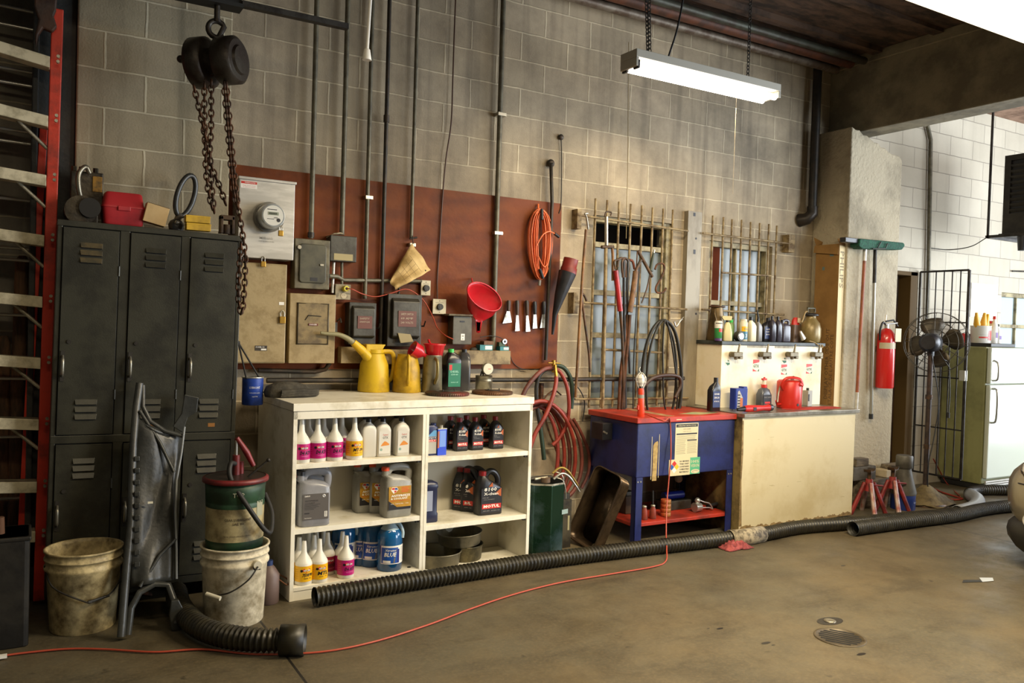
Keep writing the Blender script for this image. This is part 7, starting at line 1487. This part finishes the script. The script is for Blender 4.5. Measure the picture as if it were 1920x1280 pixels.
def fr(u, y=-.3): q = PY(u, 640, y); return Vector((q.x, y, zf))
q = fr(1854, -.3); solo(U(mat('black_tray', '23221F', .5)).bx(-.24, .2, -.16, .16, 0, .035), 'tray', 'flat black tray on top of the fridge', 'tray', (q.x, -.3, zf), bevel=.004); zf2 = zf+.0355
q = fr(1838, -.3); t = thing('paint_pail', 'white pail with red print on the fridge top, yellow cups in it', 'pail', (q.x, -.3, zf2))
U(mat('pail_white', 'D8D5CC', .4)).lathe([(.085, 0), (.09, .004), (.095, .17), (.099, .175), (.09, .175), (.088, .02), (.001, .02)], 28, capt=False).use(REDL).band(.0935, .03, .15, -.2, .5, 8).band(.0935, .05, .065, -1.2, -.2, 8).use(mat('pail_print', 'A8A49C', .5)).band(.0935, .08, .084, -1.3, .0, 8).build('body', t)
YC = mat('yellow_cup', 'D8A01E', .4)
for dx, dy, rx, lab in ((-.045, 0, -.15, 'leftmost yellow plastic funnel standing in the white pail'), (.005, -.01, .12, 'middle yellow plastic funnel in the white pail'), (.05, .01, .3, 'rightmost small yellow funnel in the white pail')): solo(U(YC).tube([(0, 0, .1), (0, 0, .17), (0, 0, .29)], [.02, .034, .014], 14), 'yellow_funnel', lab, 'funnel', (q.x+dx, -.3+dy, zf2+.02), ry=rx, group='yellow funnels')
for i, (u, y, h, m, lab) in enumerate(((1856, -.3, .23, 'pail_white', 'white bottle at the left of the cluster right of the pail'), (1863, -.33, .28, 'pail_white', 'tall white bottle with red cap, middle of the cluster on the fridge'), (1870, -.28, .2, 'pail_white', 'short white bottle with dark cap, right end of the cluster on the fridge'))):
    q = fr(u, y); t = thing('spray_bottle', lab, 'bottle', (q.x, y, zf2)); U(MATS[m]).lathe([(.034, 0), (.036, .004), (.034, h*.65), (.012, h*.85), (.012, h*.9)], 18).use(mat('purple_print', '6A4A8A', .5)).band(.0365, h*.2, h*.4, -.5, .4, 6).build('body', t); U((REDL, REDL, DKB)[i]).cyl((0, 0, h*.88), (0, 0, h), .016, 10).build('cap', t)
q = PY(1797, 636, -.2); solo(U(REDL).bx(-.07, .0, -.06, .06, 0, .13).use(BLK).bx(0, .06, -.055, .055, 0, .125), 'parts_box', 'red and black box at the back left of the fridge top, seen through the fan', 'box', (8.32, -.14, zf), bevel=.003)
x0, x1, z0, z1 = pxbox(1822, 530, 1868, 596, -.015); solo(U(mat('white_board', 'F2F0EA', .3)).bx(x0, x1, -.018, -.001, z0, z1).use(SILV).bx(x0-.012, x0, -.022, -.001, z0, z1), 'whiteboard', 'blank white board on the wall above the fridge', 'board', ((x0+x1)/2, -.01, z0), world=True)
# conduits and wires on the pale wall
pipe([(1739, 236), (1745, 262), (1744, 330), (1741, 500), (1738, 620)], .02, 'bent grey conduit running down the pale wall beside the gate', PIPE, y=-.03)
solo(U(STEEL_D).tube(curve([PY(1743, 465, -.04), PY(1780, 468, -.1), PY(1820, 462, -.35), PY(1849, 446, -.6)], 6), .005, 6), 'cable', 'thin grey wire sagging from the wall conduit to the heater frame', 'cable', PY(1743, 465, -.04), world=True)
solo(U(STEEL_D).tube([PY(1898, 508, -.02), PY(1935, 509, -.02)], .008, 6), 'conduit_stub', 'short dark horizontal conduit above the small right-hand window', 'pipe', PY(1898, 508, -.02), world=True)
# hanging unit heater: louvred face looks left along the wall
HT = mat('heater_brown', '3A352B', .5, .3, col2='2A2620', scale=5); hx, hy, hz0, hz1 = 8.10, -.62, 2.53, 3.28
t = thing('unit_heater', 'dark louvred unit heater hanging from the ceiling at the right edge', 'heater', (hx, hy, hz0)); hh = hz1-hz0
U(HT).bx(.02, .55, -.62, 0, 0, hh).bx(0, .02, -.62, 0, 0, hh*.25).bx(0, .02, -.06, 0, hh*.25, hh).bx(0, .02, -.62, -.56, hh*.25, hh).bx(0, .02, -.56, -.06, hh*.93, hh).use(INK).bx(.016, .0205, -.56, -.06, hh*.25, hh*.93).use(INKW).bx(-.001, 0, -.36, -.24, hh*.16, hh*.185).build('body', t, bevel=.004)
for k in range(9): z = hh*(.29+.071*k); U(HT).add([(-.004, -.56, z+.012), (-.004, -.06, z+.012), (.016, -.06, z-.016), (.016, -.56, z-.016)], [(0, 1, 2, 3)], False).build('louvre', t, solid=.003)
t = thing('heater_frame', 'black angle-iron frame and rods that carry the unit heater', 'frame', (hx, hy, hz0-.03))
rx0 = 7.90; zf_ = hz0-.03; zr = ZC-.06
for x, y in ((rx0, -.6), (rx0, -1.3), (8.7, -.6)): U(GT).tube([(x, y, zf_-.01), (x, y, zr)], .012, 8).build('rod', t, world=True)
U(GT).bx(rx0-.015, 8.75, -.615, -.585, zf_-.028, zf_-.001).bx(rx0-.015, rx0+.015, -1.35, -.6, zf_-.028, zf_-.001).bx(rx0-.015, 8.75, -1.0, -.97, zf_-.028, zf_-.001).bx(rx0-.015, 8.75, -1.35, -1.32, zf_-.028, zf_-.001).build('shelf_frame', t, world=True)
U(GT).bx(hx-.02, hx+.5, -1.3, -.6, zf_, hz0).build('tray', t, world=True)
q = PY(1916, 474, -.9); solo(U(BLKP).cyl((0, 0, 0), (0, 0, .13), .035, 16, .045), 'motor', 'small black cylinder hanging under the heater frame', 'motor', (q.x, -.9, zf_-.16))
# corner drain pipe
q = PY(1523, 400, -.09); t = thing('drain_pipe', 'thick black drain pipe with an elbow in the corner by the pier', 'pipe', (q.x, -.09, q.z))
BP_ = mat('black_iron_pipe', '211F1B', .45, .4, col2='322A22', scale=9)
U(BP_).tube([(q.x, -.09, q.z), (q.x, -.09, ZC-.003)], .038, 16).build('tube', t, world=True); U(BP_).tube([(q.x, -.09, q.z+.06), (q.x, -.09, q.z), (q.x-.04, -.07, q.z-.05), (q.x-.06, -.0, q.z-.06)], [.048, .05, .052, .06], 16).build('elbow', t, world=True)
solo(U(BP_).tube([(q.x+.09, -.04, q.z+.1), (q.x+.09, -.04, ZC-.003)], .012, 8), 'thin_pipe', 'thin dark pipe beside the thick corner drain pipe', 'pipe', (q.x+.09, -.04, q.z), world=True)
# ceiling pipes
for (y, z, r, m, lab) in ((-.16, 3.87, .035, mat('ceiling_pipe_grey', '7E7466', .5, .3, col2='5A4A3C', scale=7), 'grey-brown pipe nearest the wall along the ceiling'), (-.3, 3.9, .05, mat('ceiling_pipe_rust', '6A3E28', .6, .2, col2='4A2E20', scale=7), 'thick rusty red pipe along the ceiling'), (-.44, 3.88, .032, mat('ceiling_pipe_green', '4A4E42', .5, .3, col2='3A3228', scale=7), 'outer greenish pipe along the ceiling, third from the wall')):
    solo(U(m).tube([(XL+.2, y, z), (6.2, y, z)], r, 12), 'ceiling_pipe', lab, 'pipe', (3, y, z), world=True)
# fluorescent fixtures
FXM = mat('fixture_grey', 'A8A498', .4, .1); TUB = mat('lit_tube', 'FFF2DC', .3, emit=9)
x0, x1 = 3.2, 4.43
t = thing('tube_light', 'short two-tube fluorescent light hanging on chains in front of the block wall', 'light', ((x0+x1)/2, -1.02, 3.25))
U(FXM).bx(x0-.02, x1+.02, -1.1, -.94, 3.175, 3.225).bx(x0-.02, x0, -1.1, -.94, 3.12, 3.175).bx(x1, x1+.02, -1.1, -.94, 3.13, 3.175).build('housing', t, world=True, bevel=.003)
for y in (-1.075, -.965): U(TUB).tube([(x0+.01, y, 3.135), (x1-.01, y, 3.135)], .02, 14).build('tube', t, world=True)
U(INK).bx(x0-.004, x0+.01, -1.1, -1.05, 3.11, 3.16).bx(x0-.004, x0+.01, -.99, -.94, 3.11, 3.16).build('lampholder', t, world=True)
for pts in ([(x0+.15, -1.02, 3.225), (x0+.13, -1.02, 3.6), (x0+.14, -1.02, ZC)], [(x0+.15, -1.0, 3.225), (x0+.13, -.98, 3.75), (x0+.14, -1.0, ZC)], [(x1-.22, -1.02, 3.225), (x1-.22, -1.02, ZC)]): chain(U(STEEL_D), pts, .035, .003).build('chain', t, world=True)
U(BLK).tube(curve([(x0+.3, -1.02, 3.25), (x0+.36, -1.03, 3.45), (x0+.44, -1.0, 3.75), (x0+.46, -1.0, ZC)], 5), .006, 6).build('cord', t, world=True)
q = PY(1401, 300, -.95); U(mat('pull_string', '8A7E68', .6)).tube([(4.18, -.95, 3.12), (4.18, -.95, PY(1403, 368, -.95).z)], .0015, 5).build('pull_chain', t, world=True)
q = PY(1177, 300, -.05); solo(U(mat('old_string', '8A7A58', .8)).tube(curve([Vector((PY(1178, 100, -.05).x, -.05, 3.7)), PY(1177, 300, -.05), PY(1174, 447, -.05)], 4), .0028, 5), 'string', 'thin string hanging down the wall over the left barred window', 'string', q, world=True)
x0, x1, y0, y1, z = 2.5, 4.95, -3.16, -2.88, 2.95
t = thing('strip_light', 'long bright fluorescent strip light close overhead at the top right', 'light', ((x0+x1)/2, -3.02, z))
U(FXM).bx(x0, x1, y0, y1, z+.03, z+.09).build('housing', t, world=True, bevel=.003)
for y in (y0+.06, y1-.06): U(TUB).tube([(x0+.02, y, z+.0), (x1-.02, y, z+.0)], .024, 14).build('tube', t, world=True)
U(mat('white_reflector', 'E8E2D2', .4)).add([(x0, y0, z+.03), (x1, y0, z+.03), (x1, y0-.03, z+.005), (x0, y0-.03, z+.005)], [(0, 1, 2, 3)], False).add([(x0, y1, z+.03), (x1, y1, z+.03), (x1, y1+.0, z-.0), (x0, y1+.0, z-.0)], [(0, 1, 2, 3)], False).build('reflector', t, world=True, solid=.002)
U(STEEL_D).tube([(x0+.4, -3.02, z+.09), (x0+.4, -3.02, ZC)], .004, 5).tube([(x1-.4, -3.02, z+.09), (x1-.4, -3.02, ZC)], .004, 5).build('hanger', t, world=True)
# ---------------------------------------------------------------- long hoses on the floor
def fh(pts, r): return [PZ(u, v, r) for u, v in pts]
r = .052
HZ = [(590, 1119), (700, 1101), (800, 1085), (1000, 1053), (1180, 1030), (1290, 1018), (1365, 1009), (1430, 1001), (1500, 988), (1600, 980), (1700, 971), (1790, 962), (1828, 950), (1832, 935), (1818, 925), (1830, 919), (1860, 918), (1915, 919)]
mb = U(HOSE); hose(mb, fh(HZ, r), r, .026)
solo(mb, 'exhaust_hose', 'very long black corrugated hose along the foot of the shelf, washer and cabinet', 'hose', (3, -.9, 0), world=True)
a, b = PZ(1368, 1009, r), PZ(1402, 1006, r); c = PZ(1428, 1001, r)
solo(U(mat('dirty_tape', 'A59A82', .7, col2='4E463A', scale=20, amount=.45, bump=.3)).tube([a, b, c], [.057, .058, .057], 16, caps=False), 'tape_wrap', 'dirty white tape wrapped around the long hose beside the pink rag', 'tape', b, world=True, solid=.003)
solo(U(mat('grey_sleeve', '8E9298', .35)).tube(curve(fh([(1795, 961), (1826, 951), (1833, 938), (1820, 927)], r), 5), .059, 16, caps=False), 'hose_sleeve', 'smooth grey sleeve on the bend of the long hose near the car', 'hose sleeve', PZ(1830, 945, 0), world=True, solid=.003)
H2 = [(1599, 991), (1650, 984), (1720, 975), (1790, 966), (1840, 955), (1885, 949), (1940, 946)]
mb = U(mat('exhaust_hose_dark', '22211D', .5, col2='34322A', scale=12)); hose(mb, fh(H2, .055), .055, .026)
solo(mb, 'exhaust_hose', 'second black corrugated hose lying in front of the first, ending open by the cream cabinet', 'hose', PZ(1700, 975, 0), world=True)
solo(U(RH).tube(curve([PZ(1745, 912, .008), PZ(1765, 922, .008), PZ(1790, 930, .008), PZ(1805, 935, .008), PZ(1785, 936, .008), PZ(1760, 930, .008)], 5), .008, 6).tube(curve([PY(1750, 860, -.1), PZ(1775, 905, .01), PZ(1800, 930, .01)], 5), .006, 6), 'air_line', 'thin red-brown line curled on the floor in front of the fridge', 'hose', PZ(1790, 930, 0), world=True)
# pink rag
q = PZ(1376, 1026, 0); vs = []; random.seed(3); nn = 14
for i in range(nn+1):
    for j in range(nn+1):
        x = (i/nn-.5)*.24; y = (j/nn-.5)*.15; e = max(0, 1-abs(2*i/nn-1)**3)*max(0, 1-abs(2*j/nn-1)**3)
        vs.append((q.x+x+random.uniform(-.012, .012), q.y+y+random.uniform(-.012, .012), .004+e*(.02+.06*abs(math.sin(i*1.9+j*.9))*random.uniform(.3, 1))))
solo(U(mat('pink_rag', '9E4A48', .85, col2='6E2A2C', scale=30)).add(vs, [(i*(nn+1)+j, (i+1)*(nn+1)+j, (i+1)*(nn+1)+j+1, i*(nn+1)+j+1) for i in range(nn) for j in range(nn)]), 'shop_rag', 'crumpled pinkish red rag on the floor in front of the taped hose', 'rag', (q.x, q.y, 0), world=True, solid=.003, sub=1)
# floor drain and plug
q = PZ(1575, 1195, 0); DR_ = mat('drain_iron', '5E5340', .5, .3, col2='463D2C', scale=9)
t = thing('floor_drain', 'round slotted iron floor drain in the concrete', 'drain', q)
mb = U(DR_).lathe([(.125, 0.0), (.125, .004), (.112, .004), (.112, .0025), (.001, .0025)], 40, False, False); mb.build('plate', t)
mb = U(mat('slot_black', '0B0A08', .9))
for k in range(-3, 4): l = math.sqrt(max(0, .1**2-(k*.027)**2)); mb.bx(k*.027-.0085, k*.027+.0085, -l, l, .0026, .0032)
o = mb.build('slots', t); t.rotation_euler = (0, 0, .55)
q = PZ(1556, 1164, 0); t = thing('cleanout_plug', 'small round bright cleanout plug in an oily spot behind the floor drain', 'plug', q)
U(mat('oil_spot', '1E1912', .35)).loft([(.0006, .085, .05), (.0009, .08, .045)], 24).build('stain', t); U(mat('plug_metal', '8E8878', .35, .7)).lathe([(.032, 0), (.032, .004), (.02, .007), (.001, .007)], 20, capt=False).build('plug', t)
q = PZ(1845, 1086, 0); solo(U(mat('scrap_white', 'B8C0CC', .4)).prism([(-.07, -.03), (.02, -.05), (.08, -.01), (.0, .03)], .002, .004, 'z').use(mat('scrap_dark', '2A2A2A', .5)).prism([(-.2, .02), (-.06, -.03), (-.03, .0), (-.14, .05)], .001, .003, 'z'), 'paper_scrap', 'crumpled scrap of white and dark paper on the floor by the car', 'scrap', q, bevel=.001)
for u, v, w in ((1350, 1178, .03), (1328, 1178, .012), (1435, 1206, .035), (1450, 1209, .015)): pass
mb = U(mat('oil_drip', '14110C', .3))
for u, v, w in ((1350, 1178, .022), (1328, 1178, .009), (1436, 1205, .03), (1450, 1209, .012), (1581, 1060, .02), (1615, 1226, .03)):
    q = PZ(u, v, 0); mb.loft([(.0005, w, w*.4, 2, q.x, q.y), (.0009, w*.9, w*.35, 2, q.x, q.y)], 12)
tag(mb.build('oil_drips'), 'small black oil drips spattered on the concrete left of the floor drain', 'stain', None, 'stuff')
# ---------------------------------------------------------------- car at the right edge
CP = mat('car_silver', '8A8272', .3, .55, col2='857D6C', scale=3, coat=.6); CBK = mat('bumper_black', '121213', .45)
cxn, cyc = 5.60, -2.86
t = thing('car', 'silver car whose rounded front corner and headlight enter at the right edge', 'car', (cxn-.03, cyc, 0))
secs = [(-.0, .32, .22, .64), (.03, .58, .19, .71), (.10, .75, .17, .77), (.22, .85, .16, .81), (.45, .885, .16, .86), (.9, .88, .18, .90), (1.3, .88, .18, .96), (3.6, .88, .2, 1.0), (4.1, .8, .3, .95), (4.2, .6, .4, .8)]
def carloft(m, secs, e=2.7, n=36):
    vs = []; fs = []
    for x, hy, z0, z1 in secs:
        for k in range(n):
            a = 2*PI*k/n; c, s = math.cos(a), math.sin(a)
            vs.append((x, hy*math.copysign(abs(c)**(2/e), c), (z0+z1)/2+(z1-z0)/2*math.copysign(abs(s)**(2/e), s)))
    for i in range(len(secs)-1):
        for k in range(n): fs.append((i*n+k, (i+1)*n+k, (i+1)*n+(k+1) % n, i*n+(k+1) % n))
    return U(m).add(vs, fs).add(vs[:n], [tuple(range(n))], False).add(vs[-n:], [tuple(range(n))[::-1]], False)
carloft(CP, secs).build('body', t)
carloft(CBK, [(-.02, .32, .08, .36), (.015, .585, .07, .37), (.09, .745, .06, .39), (.21, .84, .06, .41), (.45, .875, .09, .42), (.62, .87, .12, .38)]).build('bumper', t)
carloft(mat('car_glass', '1C2224', .08), [(1.2, .7, .9, 1.0), (1.8, .68, .9, 1.4), (2.9, .68, .9, 1.42), (3.7, .66, .9, 1.05)]).build('windows', t)
for x in (.78, 3.3):
    for s in (1, -1):
        w_ = U(mat('tyre', '161616', .75)).tube([(x, s*.72, .31), (x, s*.745, .31), (x, s*.885, .31), (x, s*.9, .31)], [.26, .31, .31, .27], 30).use(SILV).tube([(x, s*.88, .31), (x, s*.905, .31)], [.2, .18], 24); w_.build('wheel', t)
HL = mat('headlight_lens', 'E6E4E0', .08, .1, coat=1); AMB = mat('amber_lens', 'A8683C', .2, .2, coat=.6)
for s in (1, -1):
    mb = U(mat('lamp_bezel', '4E4236', .3, .6)); mb.sphere((.17, s*.58, .65), .12, sx=1.05, sy=1.25, sz=.95); mb.use(HL).sphere((.155, s*.575, .655), .115, sx=1.05, sy=1.25, sz=.9); mb.build('headlight', t)
    mb = U(SILV).tube([(.12, s*.6, .35), (.015, s*.585, .35)], [.055, .05], 24).use(AMB).tube([(.08, s*.59, .35), (.01, s*.585, .35)], [.036, .03], 20); mb.build('fog_light', t)
U(INK).bx(-.012, .004, -.42, .42, .44, .56).build('grille', t, bevel=.01)
mb = U(INK).tube(curve([(.0, .3, .575), (.045, .6, .57), (.13, .755, .565), (.3, .86, .56)], 5), .005, 6); mb.build('panel_gap', t)
